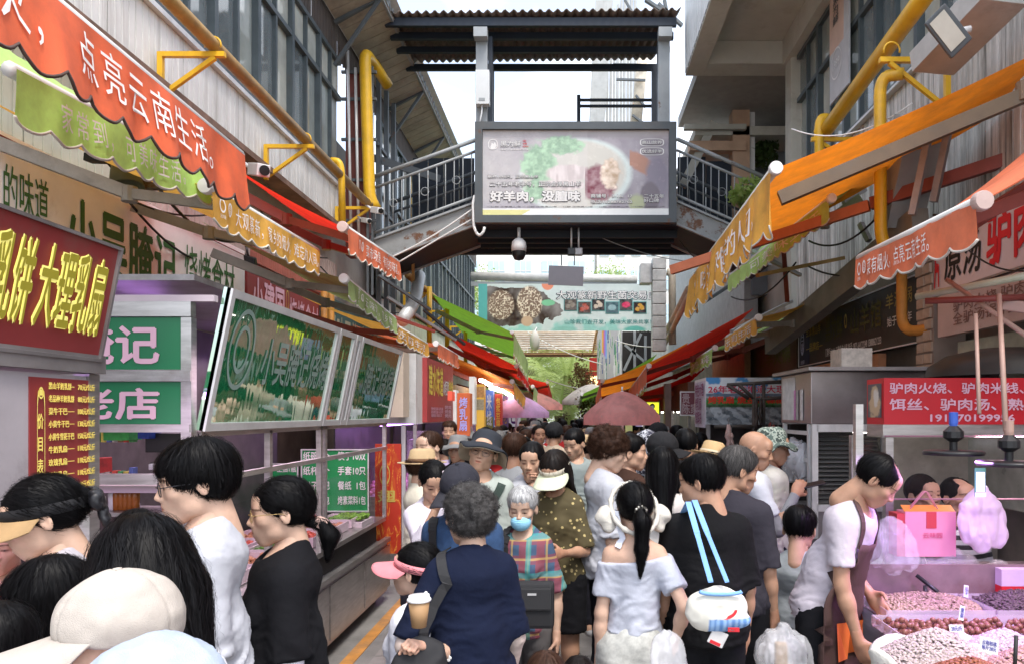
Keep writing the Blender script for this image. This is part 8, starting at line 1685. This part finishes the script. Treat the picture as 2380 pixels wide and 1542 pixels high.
# --- middle foreground
M1, p, R, t = hero('elderly woman from behind with curly grey hair in a navy T-shirt', 1092, 1122, 2.42, fem=True, near=True, heading=24, hair='perm', hairc='salt', kind='of', skin='old', shirt=(.007, .011, .030), sleeve='half', seed=11, build=1.12, strands=5200, armsleeve=(.68, .55, .48), arms={'L': ((.55, -.25, -1), (-.35, .55, -.6)), 'R': ((.18, -.05, -1), (.0, .45, -1))}, head=(18, 2, 0), loose=.03)
sh = kid(M1, 'shirt'); strap(M1, [(-.10, .12, 1.3), (-.12, .02, 1.42), (-.13, -.14, 1.25), (-.20, -.20, 1.0)], .035, SB, 'bag_strap', sh)
for q in ((-.19, -.10, 1.22), (-.15, -.14, 1.0), (-.22, -.02, .98)):
 bvp = bvhtree.BVHTree.FromPolygons([v.co[:] for v in sh.data.vertices], [f.vertices[:] for f in sh.data.polygons]); h = bvp.find_nearest(Vector(q)); c = h[0]+h[1]*.003
 for a_ in range(5): th = a_*1.2566; n_ = h[1]; u_ = n_.orthogonal().normalized(); v_ = n_.cross(u_); MB().lathe(c+(u_*math.cos(th)+v_*math.sin(th))*.008, [(.0065, 0), (.0045, .002), (0, .0025)], 8, tuple(n_)).put('flower_patch', WHITE, M1).matrix_parent_inverse = Matrix()
V, Fc = isosurf([ell((0, 0, 0), (.10, .05, .12), .02), ell((0, .0, -.09), (.10, .06, .08), .03)], .009); V = V+vnormals(V, Fc)*((1-np.abs(fbm(V*12, 2))*2)*.005)[:, None]; o = link('backpack', mesh_np('backpack', V, Fc), strapm((.02, .02, .022), 'bp')); o.location = PP(975, 1560, 2.2); o.rotation_euler = (0, .3, .4); tag(o, 'black backpack hanging at the hip of the woman in navy', 'backpack')
M2, p, R, t = hero('girl in a pink plastic visor with her hair tied up, holding a paper cup', 966, 1262, 2.42, fem=True, kind='g', near=True, heading=72, hair='pony', head=(0, -4, 0), hat='visor', hatc=(.75, .25, .28), skin='fair', shirt=(.74, .74, .80), seed=12, targets={'R': PP(982, 1500, 2.2)}, curl=(1.0, .5), strands=1800, hs=1.06)
V, Fc = isosurf([ell((0, -.125, .015), (.026, .016, .026), .005)], .005); link('scrunchie', mesh_np('scrunchie', place(V+vnormals(V, Fc)*(np.sin(V[:, :1]*500)*.003), R, t), Fc), mat('scrunchie', (.6, .58, .56)), M2)
c = PP(974, 1455, 2.12); cu = empty('paper_cup', c, label='brown paper coffee cup with a white lid held in front of the navy T-shirt', cat='cup'); k_ = 2.12*SC/F; MB().lathe(c, [(0, 0), (17*k_, 0), (25*k_, 62*k_), (24*k_, 62*k_)], 28).put('cup_body', mat('kraft', (.42, .25, .12), rough=.6, var=.05), cu, smooth=True); MB().lathe(c+Vector((0, 0, 60*k_)), [(27*k_, 0), (28.5*k_, 3*k_), (27*k_, 6*k_), (25*k_, 7*k_), (24*k_, 13*k_), (0, 13.5*k_)], 28).put('lid', WHITE, cu, smooth=True)
hd_ = hand_mesh(1.1, .0042); V = hd_[0]@rotz(1.2).T@rotx(0).T; RR = np.stack([np.array((0, .2, 1)), np.array((0, 1, -.2)), np.array((1, 0, 0))], 1)
M3, p, R, t = hero('man in a black cap and navy jacket behind the grey-haired woman', 1072, 1072, 3.05, heading=165, hair='short', hat='cap', hatc=(.02, .02, .03), rimc=(.03, .03, .04), skin='tan', shirt=(.03, .07, .16), sleeve='long', seed=13, pmat=M_DENIM, pants=(.05, .08, .14), head=(0, 20, 0), build=1.15, cloth=M_DENIM)
strap(M3, [(-.11, .16, 1.2), (-.13, .05, 1.42), (-.13, -.1, 1.4)], .05, SB, 'backpack_strap', kid(M3, 'shirt')); strap(M3, [(.11, .16, 1.0), (.12, .15, 1.25), (.13, .05, 1.42)], .05, SB, 'backpack_strap', kid(M3, 'shirt'))
hero('woman in a white hooded jacket looking down at her phone', 1006, 1062, 3.65, fem=True, hres=.0042, heading=202, hair='tied', skin='mid', shirt=(.66, .62, .70), sleeve='long', seed=14, head=(0, 24, 0), targets={'R': PP(1020, 1165, 3.42), 'L': PP(1055, 1165, 3.42)}, curl=(.9, .9), strands=900)
c = PP(1037, 1148, 3.42); q = empty('phone', c, label='phone in a pale case held by the woman in white', cat='phone'); MB().slab(c, (.065, .03, .03), (-.03, .05, .12), .009).put('case', mat('phone_case', (.45, .38, .42), rough=.3), q, bevel=.003);
M5, p, R, t = hero('man in a floppy bucket hat, black outside and tan inside, with thin glasses', 1120, 1000, 3.95, heading=186, hres=.0042, hair='short', hat='bucket', hatc=(.022, .026, .035), rimc=(.40, .34, .25), glasses=((.15, .12, .1), True), skin='mid', shirt=(.40, .44, .40), sleeve='half', seed=15, head=(-8, -8, -14), loose=.03)
strap(M5, [(-.12, .06, 1.43), (-.02, .16, 1.25), (.14, .16, .98)], .05, strapm((.03, .05, .04), 'dg'), 'bag_strap', kid(M5, 'shirt'))
M7, p, R, t = hero('old white-haired woman in a blue face mask and a plaid shirt', 1215, 1126, 3.28, fem=True, kind='of', hres=.0042, heading=172, hair='short', hairc='white', skin='old', shirt=(1, 1, 1), cloth=plaid(), mask=True, seed=16, pants=(.12, .11, .11), strands=1200, head=(0, 8, 0), sleeve='half', arms={'R': ((.12, 0, -1), (.02, .2, -1)), 'L': ((.3, .0, -1), (.05, .35, -1))})
strap(M7, [(.12, -.02, 1.43), (.11, .14, 1.25), (.10, .16, 1.0), (.06, .17, .9)], .05, SB, 'bag_strap', kid(M7, 'shirt'))
c = PP(1238, 1400, 3.02); q = empty('shoulder_bag', c, label='black crossbody bag of the old woman in plaid', cat='bag'); MB().box(c-Vector((.10, .05, .11)), c+Vector((.10, .04, .10))).put('bag_body', strapm((.018, .018, .02), 'cb'), q, bevel=.02); MB().box(c-Vector((.09, .062, .02)), c+Vector((.09, -.052, .085))).put('bag_flap', strapm((.028, .028, .03), 'cf'), q, bevel=.008); MB().box(c+Vector((-.02, -.064, .05)), c+Vector((.02, -.061, .06))).put('badge', ALU, q)
hero('woman in a cream visor and a brown flower-dotted blouse looking down', 1292, 1038, 3.85, fem=True, hres=.0042, heading=158, hair='long', hat='visor', hatc=(.62, .66, .48), rimc=(.55, .5, .4), skin='tan', shirt=(1, 1, 1), cloth=spots('flower_dots', (.075, .058, .022), (.48, .38, .16), 30, .24), sleeve='half', seed=17, head=(0, 30, 0), pants=BLKC, plen='short', arms={'L': ((.3, .1, -1), (-.2, 1, .1)), 'R': ((.1, 0, -1), (.05, .5, -.8))}, strands=900, hairc='dark', loose=.03)
hero('young woman in a white top touching her ear with a raised hand', 1240, 1022, 4.35, fem=True, hres=.0045, heading=200, hair='tied', skin='mid', shirt=WT, seed=18, head=(-30, 8, 0), targets={'R': PP(1226, 1108, 4.2)}, loose=.03, curl=(.5, .3))
hero('man in a grey vest over a white shirt looking down in the crowd', 1340, 992, 6.2, heading=190, hair='short', skin='mid', shirt=(.26, .30, .29), seed=19, head=(-40, 15, 0), hres=.006)
M11, p, R, t = hero('youth with a mop of curly dark hair in an oversized white T-shirt', 1412, 993, 3.95, near=False, hres=.0042, heading=-78, hair='curly', hairc='brown', strands=5200, skin='fair', shirt=WT, sleeve='half', seed=20, head=(-18, 14, 0), loose=.05, build=1.02, fold=.009)
M12, p, R, t = hero('stocky man in a dark brown T-shirt turned to the right', 1466, 1006, 4.6, hres=.0045, heading=-68, hair='short', skin='mid', shirt=(.055, .028, .02), seed=21, head=(-28, 0, 0), build=1.12, loose=.03, strands=900)
hero('person in a black and white patterned head scarf with a blue pack', 1500, 1000, 5.4, heading=10, hair='short', hat='hood', hatc=(.5, .5, .5), shirt=(.02, .08, .35), seed=22); o = [c_ for c_ in bpy.data.objects if c_.name.startswith('hood')][-1]; o.data.materials[0] = camo('bw_scarf', ((.03, .03, .05), (.45, .46, .5), (.02, .02, .03)), 34)
hero('man in a plain black cap turned to the right', 1540, 1003, 5.0, heading=-98, hair='short', hat='cap', hatc=BLKC, skin='tan', shirt=(.25, .25, .2), seed=23, head=(0, 5, 0))
M15, p, R, t = hero('man from behind in a white T-shirt printed in gold with a dark strap', 1592, 990, 5.25, heading=8, hair='buzz', skin='tan', shirt=WT, seed=24, build=1.08, loose=.03); decal(kid(M15, 'shirt'), 'HARD  HA', .34, .05, 1.33, ink('gold_print', (.5, .42, .2))); strap(M15, [(-.12, -.02, 1.42), (.0, -.15, 1.25), (.14, -.14, 1.0)], .05, strapm((.03, .05, .04), 'dg'), 'bag_strap', kid(M15, 'shirt'))
hero('person in a tan boater straw hat behind the man with a blue-strapped bag', 1648, 1022, 4.75, heading=20, hair='short', hat='straw', hatc=(.55, .38, .19), rimc=(.6, .5, .35), shirt=(.6, .55, .5), seed=25, head=(0, 0, 14))
M17, p, R, t = hero('bald man in a pale T-shirt with patterned arm sleeves holding a phone out', 1752, 993, 4.25, hres=.0042, heading=-94, hair='bald', kind='o', skin='tan', shirt=(.50, .52, .56), seed=26, head=(-14, 14, 0), armsleeve=(.22, .22, .23), targets={'R': PP(1848, 1148, 4.05)}, curl=(.7, .7), build=1.05); strap(M17, [(.12, -.02, 1.43), (.0, -.13, 1.3), (-.15, -.12, 1.0)], .045, SB, 'bag_strap', kid(M17, 'shirt'))
c = PP(1868, 1132, 4.05); q = empty('phone', c, label='dark phone held out by the bald man', cat='phone'); MB().slab(c, (.14, .0, .03), (0, .07, .015), .009).put('case', M_BLACK, q, bevel=.003)
hero('person in a camouflage bucket hat and a cream sweater', 1795, 992, 4.85, heading=-100, hair='short', hat='bucket', hatc=(.4, .4, .4), rimc=(.1, .12, .1), skin='tan', shirt=(.62, .60, .54), sleeve='long', seed=27, head=(0, 10, 0));
for o in [c_ for c_ in bpy.data.objects if c_.name.split('.')[0] == 'hat'][-1:]: o.data.materials[0] = camo('green_camo', ((.10, .14, .12), (.35, .40, .34), (.05, .07, .06)), 26)
hero('woman from behind with very long straight black hair in a cream hooded top', 1540, 1036, 3.72, fem=True, heading=-8, hair='long', skin='fair', shirt=(.66, .63, .58), sleeve='long', seed=28, strands=3400, head=(0, 6, 0), loose=.03)
# --- right foreground
C1, p, R, t = hero('woman from behind in white off-shoulder top with long ponytail and puffed white headband', 1474, 1116, 2.86, fem=True, near=True, heading=4, hair='pony', skin='fair', shirt=(.47, .49, .56), hem=.995, ptop=1.03, pants=(.52, .52, .48), seed=29, strands=5200, off=True, arms={'L': ((.16, -.02, -1), (.03, .12, -1)), 'tR': np.array((.17, -.03, .84))}, head=(6, -2, 0), fold=.008, curl=(.5, 1.1), pmat=M_DENIM, loose=.008)
n_ = 40; rm = rotx(.85); ring = [rm@np.array((.116*math.sin(a), -.012-.146*math.cos(a), .0)) for a in np.arange(n_)*2*math.pi/n_]; m_ = MB(); pts = [Vector(R@(q+np.array((0, 0, .012)))+t) for q in ring]; pts.append(pts[0]); m_.tube(pts, [.011+.003*math.sin(i*2.3) for i in range(n_+1)], 10, False); o = m_.put('headband', mat('cream_satin', (.55, .52, .46), rough=.55, var=.08, bump=.3, bscale=60), None, smooth=True); o.parent = C1
for s_ in (1, -1):
 V, Fc = isosurf([ell((s_*.128, .015, -.045), (.045, .05, .058), .02, 'u', roty(s_*.5)), ell((s_*.155, .0, -.045), (.035, .035, .03), .02), ell((s_*.13, -.01, -.085), (.03, .03, .03), .02)], .007); V = V+vnormals(V, Fc)*((1-np.abs(fbm(V*13, 2, 2))*2)*.007)[:, None]; link('headband_puff', mesh_np('puff', place(V, R, t), Fc), mat('cream_satin'), C1)
V, Fc = isosurf([ell((0, -.125, .012), (.03, .02, .022), .005)]+[ell((.026*math.cos(a), -.135+.006*math.sin(a*2), .012+.018*math.sin(a)), (.0075,)*3, .003) for a in np.arange(9)*.7], .004); link('pearl_hair_tie', mesh_np('tie', place(V, R, t), Fc), mat('silver_beads', (.55, .52, .45), metal=.5, rough=.3, var=.6, scale=150), C1)
sh = kid(C1, 'shirt'); strap(C1, [(-.105, -.10, 1.30), (-.10, -.04, 1.42), (-.095, .06, 1.40)], .032, mat('strap_w', (.76, .8, .9)), 'shoulder_strap', kid(C1, 'body'))
C2, p, R, t = hero('broad man from behind in a black T-shirt carrying a tote bag with sky-blue straps', 1640, 1052, 2.96, near=True, heading=4, hair='short', skin='tan', shirt=(.007, .007, .008), sleeve='half', seed=30, build=1.16, head=(56, 8, 0), arms={'L': ((.14, -.03, -1), (.0, .22, -1)), 'R': ((.14, 0, -1), (.02, .25, -1))}, strands=5200, curl=(.7, .7), pants=BLKC, loose=.03)
c = PP(1668, 1410, 2.62); tb = empty('tote_bag', c, label='small cream and blue striped tote bag hung on sky-blue straps', cat='bag')
TBM = mat('tote_cream', (.66, .64, .56), rough=.8, var=.06, bump=.3, bscale=200); V, Fc = isosurf([ell((0, 0, 0), (.118, .045, .085), .02), ell((-.06, .0, -.02), (.065, .045, .07), .03), ell((.03, 0, -.05), (.10, .045, .04), .02)], .007); V = V+vnormals(V, Fc)*((1-np.abs(fbm(V*15, 2, 4))*2)*.004)[:, None]; o = link('bag_body', mesh_np('bag_body', V, Fc, np.where((V[:, 2] < -.035)[:, None] & (V[:, 0] > -.045)[:, None], np.where((np.sin(V[:, :1]*260) > 0), np.array((.12, .26, .55)), np.array((.28, .45, .70))), np.array((.70, .68, .60)))), mat('tote_print', vcol=True, rough=.8, var=.05), tb)
V = [(.02+.05*math.cos(a), -.052+.012*abs(math.cos(a)), .0+.035*math.sin(a)) for a in np.linspace(math.pi, 2*math.pi, 12)]; link('bowl_print', poly_mesh('bowl', V, [tuple(range(12))]), RED, tb); MB().box((.03, -.056, -.082), (.075, -.05, -.066)).put('red_tag', RED, None).parent = tb; link('label_lettering', *[poly_mesh('tl', [(.034+g[0]/8.5*.08, -.057, -.078+g[1]*.010) for g in glyphs('Toast', .02)[0]], glyphs('Toast', .02)[1]), WHITE, tb])
BLS = strapm((.20, .40, .75), 'blue'); sh = kid(C2, 'shirt')
for (x0, x1, y0) in ((1603, 1652, 1180), (1618, 1690, 1176)): pa = PP(x0, y0, 2.80); strap(tb, [tuple(pa+Vector((-.01, .18, -.06))-c), tuple(pa+Vector((0, .04, .02))-c), tuple(PP((x0*2+x1)/3, (y0*2+1350)/3, 2.66)-c), tuple(PP(x1, 1352, 2.58)-c)], .024, BLS, 'blue_strap')
tube('rim_strap', [(-.05+.1*(1+math.cos(a))/1.2-.03, -.045, .075-.012*math.sin(a)) for a in np.linspace(math.pi, 0, 9)], .008, BLS, None).parent = tb
o = MB().slab((0, 0, 0), (.06, 0, -.028), (.028, 0, .055), .01).put('bag_charm', mat('charm', (.66, .64, .62)), bevel=.004); o.location = PP(1643, 1490, 2.6); tag(o, 'small white and red charm hanging below the tote bag', 'charm'); MB().slab((.01, -.002, -.002), (.04, 0, -.018), (.005, 0, .012), .003).put('red_patch', RED, None).parent = o
hero('grey-haired man in a charcoal shirt beside the man with the tote bag', 1706, 1032, 3.35, heading=-34, hair='short', hairc='salt', kind='o', hres=.0042, skin='tan', shirt=(.035, .032, .042), sleeve='half', seed=31, build=1.1, head=(-42, 12, 0), strands=2600, arms={'R': ((.14, .0, -1), (.05, .2, -1)), 'L': ((.14, 0, -1), (.02, .2, -1))}, curl=(1.2, .5), pants=BLKC, loose=.03)
hero('child with reddish brown hair whose crown shows at the bottom edge', 1268, 1520, 2.05, heading=10, hair='bob', hairc='brown', kind='g', fem=True, skin='fair', shirt=(.5, .2, .2), seed=32, strands=1500, hs=1.1)
hero('second child with dark grey hair at the bottom edge, right of the reddish one', 1345, 1530, 2.25, heading=0, hair='short', hairc='dark', kind='g', skin='fair', shirt=(.3, .3, .3), seed=33, strands=900, hs=1.1)
bag('thin white shopping bag hanging from the hand beside the white jeans', PP(1550, 1602, 2.6), .14, .25, .10, M_PLASTIC, 7); bag('white shopping bag with bread in it held by the right-hand shopper', PP(1822, 1560, 3.05), .24, .22, .15, M_PLASTIC, 8); bag('second thin white shopping bag beside the one with bread', PP(1792, 1562, 3.15), .16, .2, .12, M_PLASTIC, 9)
o = MB().box((-.03, -.02, 0), (.03, .02, .14)).put('bread', mat('bread', (.5, .32, .15), var=.3), bevel=.012); o.location = PP(1815, 1560, 3.05); tag(o, 'loaf of bread inside the shopping bag', 'bread')
# vendor in apron
R1, p, R, t = person('vendor in a white T-shirt and brown apron with an orange pocket, bending over the nuts', PX(1918, 3.62), 3.62, 1.70, hres=.0042, heading=-132, hair='balding', skin='tan', shirt=(.52, .47, .52), sleeve='short', seed=34, lean=20, head=(18, 34, 0), arms={'R': ((.1, .05, -1), (-.05, .3, -1)), 'tL': rotz(math.radians(132))@(np.array(P(2022, 1378, 3.66))-np.array((PX(1918, 3.62), 3.62, 0)))}, strands=1500, pants=BLKC, plen='short', loose=.03, hf=.05)
placed.append((PX(1918, 3.6), 3.6))
# R1's height is set from the bent back; stretch to a grown man's stature
AP = mat('apron_brown', (.07, .035, .03), rough=.8, var=.15, bump=.2, bscale=200); APO = mat('apron_orange', (.75, .17, .03), rough=.8, var=.1)
bvl = [bvhtree.BVHTree.FromPolygons([v.co[:] for v in kid(R1, n).data.vertices], [f.vertices[:] for f in kid(R1, n).data.polygons]) for n in ('shirt', 'shorts')]
V = []; Fs = []; nu, nv = 12, 22
for j in range(nv+1):
 v = j/nv; zz = .52+(1.30-.52)*v; w = .23 if v < .62 else .23-.12*(v-.62)/.38
 for i in range(nu+1):
  u = i/nu*2-1; b_ = p.B((u*w, .14-.05*u*u, zz)); o_ = p.B((u*w*.9, .7, zz)); dv = Vector(b_-o_).normalized(); hs_ = [b__.ray_cast(Vector(o_), dv) for b__ in bvl]; hs_ = [h_ for h_ in hs_ if h_[0] is not None and h_[3] < .9]
  if hs_: h_ = min(hs_, key=lambda q: q[3]); b_ = np.array(h_[0]-dv*(.012+.004*math.sin(u*9+v*4)))
  V.append(tuple(b_))
for j in range(nv):
 for i in range(nu): a_ = j*(nu+1)+i; Fs.append((a_, a_+1, a_+nu+2, a_+nu+1))
o = link('apron', poly_mesh('apron', V, Fs, True), AP, R1); sm = o.modifiers.new('s', 'SOLIDIFY'); sm.thickness = .004
V2 = [tuple(Vector(V[(nu+1)*j_+i_])+Vector((0, .02, 0))) for j_ in (5, 10) for i_ in (2, 4, 6, 8, 10)]; link('apron_pocket', poly_mesh('pocket', V2, [(i, i+1, i+6, i+5) for i in range(4)]), APO, R1)
strap(R1, [tuple(p.B((-.11, .12, 1.28))), tuple(p.B((-.08, .02, 1.46))), tuple(p.B((0, -.09, 1.47))), tuple(p.B((.08, .02, 1.46))), tuple(p.B((.11, .12, 1.28)))], .025, AP, 'apron_strap', kid(R1, 'shirt'))
# people behind the nut stall
hero('child in a grey sweatshirt seen from behind beside the apron vendor', 1858, 1172, 4.1, sc=1, kind='g', heading=-30, hair='short', skin='mid', shirt=(.36, .39, .40), sleeve='long', seed=35, seat=True, strands=1200, head=(0, 12, 0), loose=.04)
hero('person in a white T-shirt leaning forward behind the glass of the nut stall', 2030, 1150, 4.35, sc=1, heading=-80, hair='short', skin='tan', shirt=(.62, .63, .68), sleeve='half', seed=36, lean=38, head=(0, 20, 0), arms={'L': ((.1, .5, -.8), (-.1, 1, -.2)), 'R': ((.1, .3, -1), (-.1, 1, -.2))}, loose=.03)
hero('seated woman with dark fringe looking left behind the gift box', 2146, 1100, 4.85, sc=1, fem=True, kind='of', heading=186, hair='tied', hairc='dark', skin='mid', hres=.0045, shirt=(.03, .03, .04), seed=37, seat=True, head=(10, -6, 0))
hero('seated man in a black and white striped polo shirt behind the gift box', 2228, 1106, 4.8, sc=1, kind='o', heading=184, hair='balding', skin='mid', hres=.0045, shirt=(1, 1, 1), seed=38, seat=True, head=(10, -6, 0)); o = [c_ for c_ in bpy.data.objects if c_.name.split('.')[0] == 'shirt'][-1]
m = bpy.data.materials.new('striped_polo'); m.use_nodes = True; nt = m.node_tree; tcn = nd(nt, 'ShaderNodeTexCoord'); wv = nd(nt, 'ShaderNodeTexWave', Scale=5.2, bands_direction='Z'); rpn = nd(nt, 'ShaderNodeValToRGB'); rpn.color_ramp.interpolation = 'CONSTANT'; rpn.color_ramp.elements[0].color = (.02, .02, .025, 1); rpn.color_ramp.elements[1].position = .5; rpn.color_ramp.elements[1].color = (.65, .65, .68, 1); nt.links.new(tcn.outputs['Object'], wv.inputs['Vector']); nt.links.new(wv.outputs['Fac'], rpn.inputs['Fac']); nt.links.new(rpn.outputs[0], nt.nodes['Principled BSDF'].inputs['Base Color']); o.data.materials[0] = m
for i, (x_, y_) in enumerate(((2.28, 4.95), (2.5, 4.9), (1.25, 4.25))):
 q = empty('stool', (x_, y_, 0), label=['grey stool under the seated woman', 'grey stool under the seated man in stripes', 'mint green stool under the child in grey'][i], cat='stool'); mm_ = mat('mint_plastic', (.18, .42, .36), rough=.4) if i == 2 else GREYL; MB().lathe((x_, y_, .40), [(0, 0), (.16, 0), (.16, .03), (0, .032)], 20).put('seat', mm_, q)
 for a_ in range(4): th = a_*1.5708+.785; tube('leg', [(x_+.11*math.cos(th), y_+.11*math.sin(th), .4), (x_+.15*math.cos(th), y_+.15*math.sin(th), 0)], .014, mm_, q, n=6)
# --- the crowd down the lane
cw = random.Random(21); TPL = []
specs = [dict(hair='short', shirt=(.5, .5, .5)), dict(hair='short', hat='cap', hatc=BLKC, shirt=(.5, .5, .5)), dict(hair='buzz', shirt=(.5, .5, .5), sleeve='half'), dict(hair='long', fem=True, shirt=(.5, .5, .5)), dict(hair='pony', fem=True, shirt=(.5, .5, .5)), dict(hair='bob', fem=True, shirt=(.5, .5, .5), sleeve='long'),
   dict(hair='perm', fem=True, hairc='gray', kind='of', shirt=(.5, .5, .5), sleeve='half'), dict(hair='short', hat='bucket', hatc=(.2, .2, .2), shirt=(.5, .5, .5)), dict(hair='tied', fem=True, hat='straw', hatc=(.5, .36, .2), shirt=(.5, .5, .5)), dict(hair='tied', fem=True, hat='visor', hatc=(.6, .6, .6), shirt=(.5, .5, .5)), dict(hair='balding', hairc='salt', kind='o', shirt=(.5, .5, .5))]
HN = ['short black hair', 'a cap', 'cropped hair', 'long loose hair', 'a ponytail', 'bobbed hair', 'grey permed hair', 'a bucket hat', 'a straw hat', 'a sun visor', 'thinning grey hair']
CN = [('white', (.72, .73, .75)), ('black', (.014, .014, .016)), ('navy', (.015, .025, .07)), ('grey', (.25, .26, .27)), ('teal', (.06, .22, .22)), ('yellow', (.65, .42, .05)), ('beige', (.45, .36, .27)), ('brown', (.08, .045, .03)), ('pale blue', (.32, .42, .58)), ('pink', (.60, .28, .30)), ('red', (.45, .03, .03)), ('cream', (.6, .56, .46)), ('olive', (.12, .13, .06)), ('lilac', (.42, .34, .52))]
CW = [13, 5, 3, 4, 1, 1, 4, 2, 4, 2, 1, 4, 1, 2]
SKT = list(SKIN.values()); seen = {}
slots = []; Y = 4.75
while Y < 23.5:
 w = 1.42 if Y < 11.5 else 1.5; x = (-1.05 if Y < 7.5 else -w)+cw.uniform(0, .3)
 while x < w:
  xx, yy = x+cw.uniform(-.09, .09), Y+cw.uniform(-.15, .15)
  if cw.random() < .84 and all((xx-a)**2+(yy-b)**2 > .17 for a, b in placed) and not (abs(xx-.656) < .15 and abs(yy-9.7) < .25): slots.append((xx, yy)); placed.append((xx, yy))
  x += .50
 Y += .56
nth = ['first', 'second', 'third', 'fourth', 'fifth', 'sixth', 'seventh', 'eighth', 'ninth', 'tenth']
LMK = [(6.3, 'by the barbecue stall'), (8.2, 'by the flame panel'), (10.3, 'by the red hanging sign'), (11.6, 'below the footbridge'), (13.4, 'past the footbridge'), (15.2, 'beyond the pink parasol'), (17.5, 'between far parasols'), (20.5, 'near the slatted canopy'), (30, 'before the palms')]
for i, (x, y) in enumerate(slots):
 ti = cw.choices(range(11), [10, 3, 4, 5, 4, 3, 2, 2, 2, 2, 2])[0]; cn, cc = cw.choices(CN, CW)[0]; away = cw.random() < .55; hd = (cw.uniform(-35, 35) if away else 180+cw.uniform(-40, 40)) if cw.random() < .8 else cw.choice([75, -75])+cw.uniform(-20, 20)
 fem = specs[ti].get('fem', False); Hh = cw.uniform(1.53, 1.66) if fem else cw.uniform(1.62, 1.76); lm = next(l for d_, l in LMK if y < d_); side = 'left' if x < -.55 else ('right' if x > .55 else 'middle')
 fac = 'back to us' if abs(((hd+180) % 360)-180) < 60 else ('facing us' if abs(hd % 360-180) < 60 else 'in profile'); lab = '%s, %s top, %s, %s' % (HN[ti], cn, fac, lm)+('' if side == 'middle' else ', '+side)
 key = (ti, False)
 tp = next((q for q in TPL if q[0] == ti), None)
 if tp is None:
  sp = dict(specs[ti]); r_ = person('', x, y, 1.65 if not fem else 1.6, heading=hd, seed=100+ti, res=.02, hres=.0075, skin='mid', pants=(.03, .035, .05), strands=1500, **sp)[0]; TPL.append((ti, r_)); base = r_['_H']; root = r_
 else:
  src = tp[1]; base = src['_H']; root = src.copy(); COL.objects.link(root)
  for ch in src.children:
   c_ = ch.copy(); COL.objects.link(c_); c_.parent = root
   for g_c in ch.children: d_ = g_c.copy(); COL.objects.link(d_); d_.parent = c_
 root.location = (x, y, 0); root.rotation_euler = (0, 0, math.radians(hd)); s_ = Hh/base; root.scale = (s_, s_, s_); root['label'] = lab; root['category'] = 'person'; root['group'] = 'shoppers in the lane'
 lab = lab; seen.setdefault(lab, []).append(root); sk = cw.choice(SKT); pc_ = cw.choice([(.02, .02, .025), (.03, .05, .09), (.1, .1, .1), (.3, .28, .24), (.015, .015, .015)]); hc = cw.choice(['black', 'black', 'dark', 'brown']) if ti not in (6, 10) else 'gray'
 for c_ in root.children:
  n_ = c_.name.split('.')[0]
  c_.color = {'body': (*sk, 1), 'shirt': (*cc, 1), 'trousers': (*pc_, 1), 'hair': (*HAIRC[hc], 1)}.get(n_, c_.color[:])
for lab, os_ in seen.items():
 if len(os_) > 1:
  os_.sort(key=lambda o: o.location.x)
  for k, o in enumerate(os_): o['label'] = lab+', '+(nth[k] if k < 9 else nth[9])+' such'
for o in bpy.data.objects:
 if '_H' in o.keys(): del o['_H']
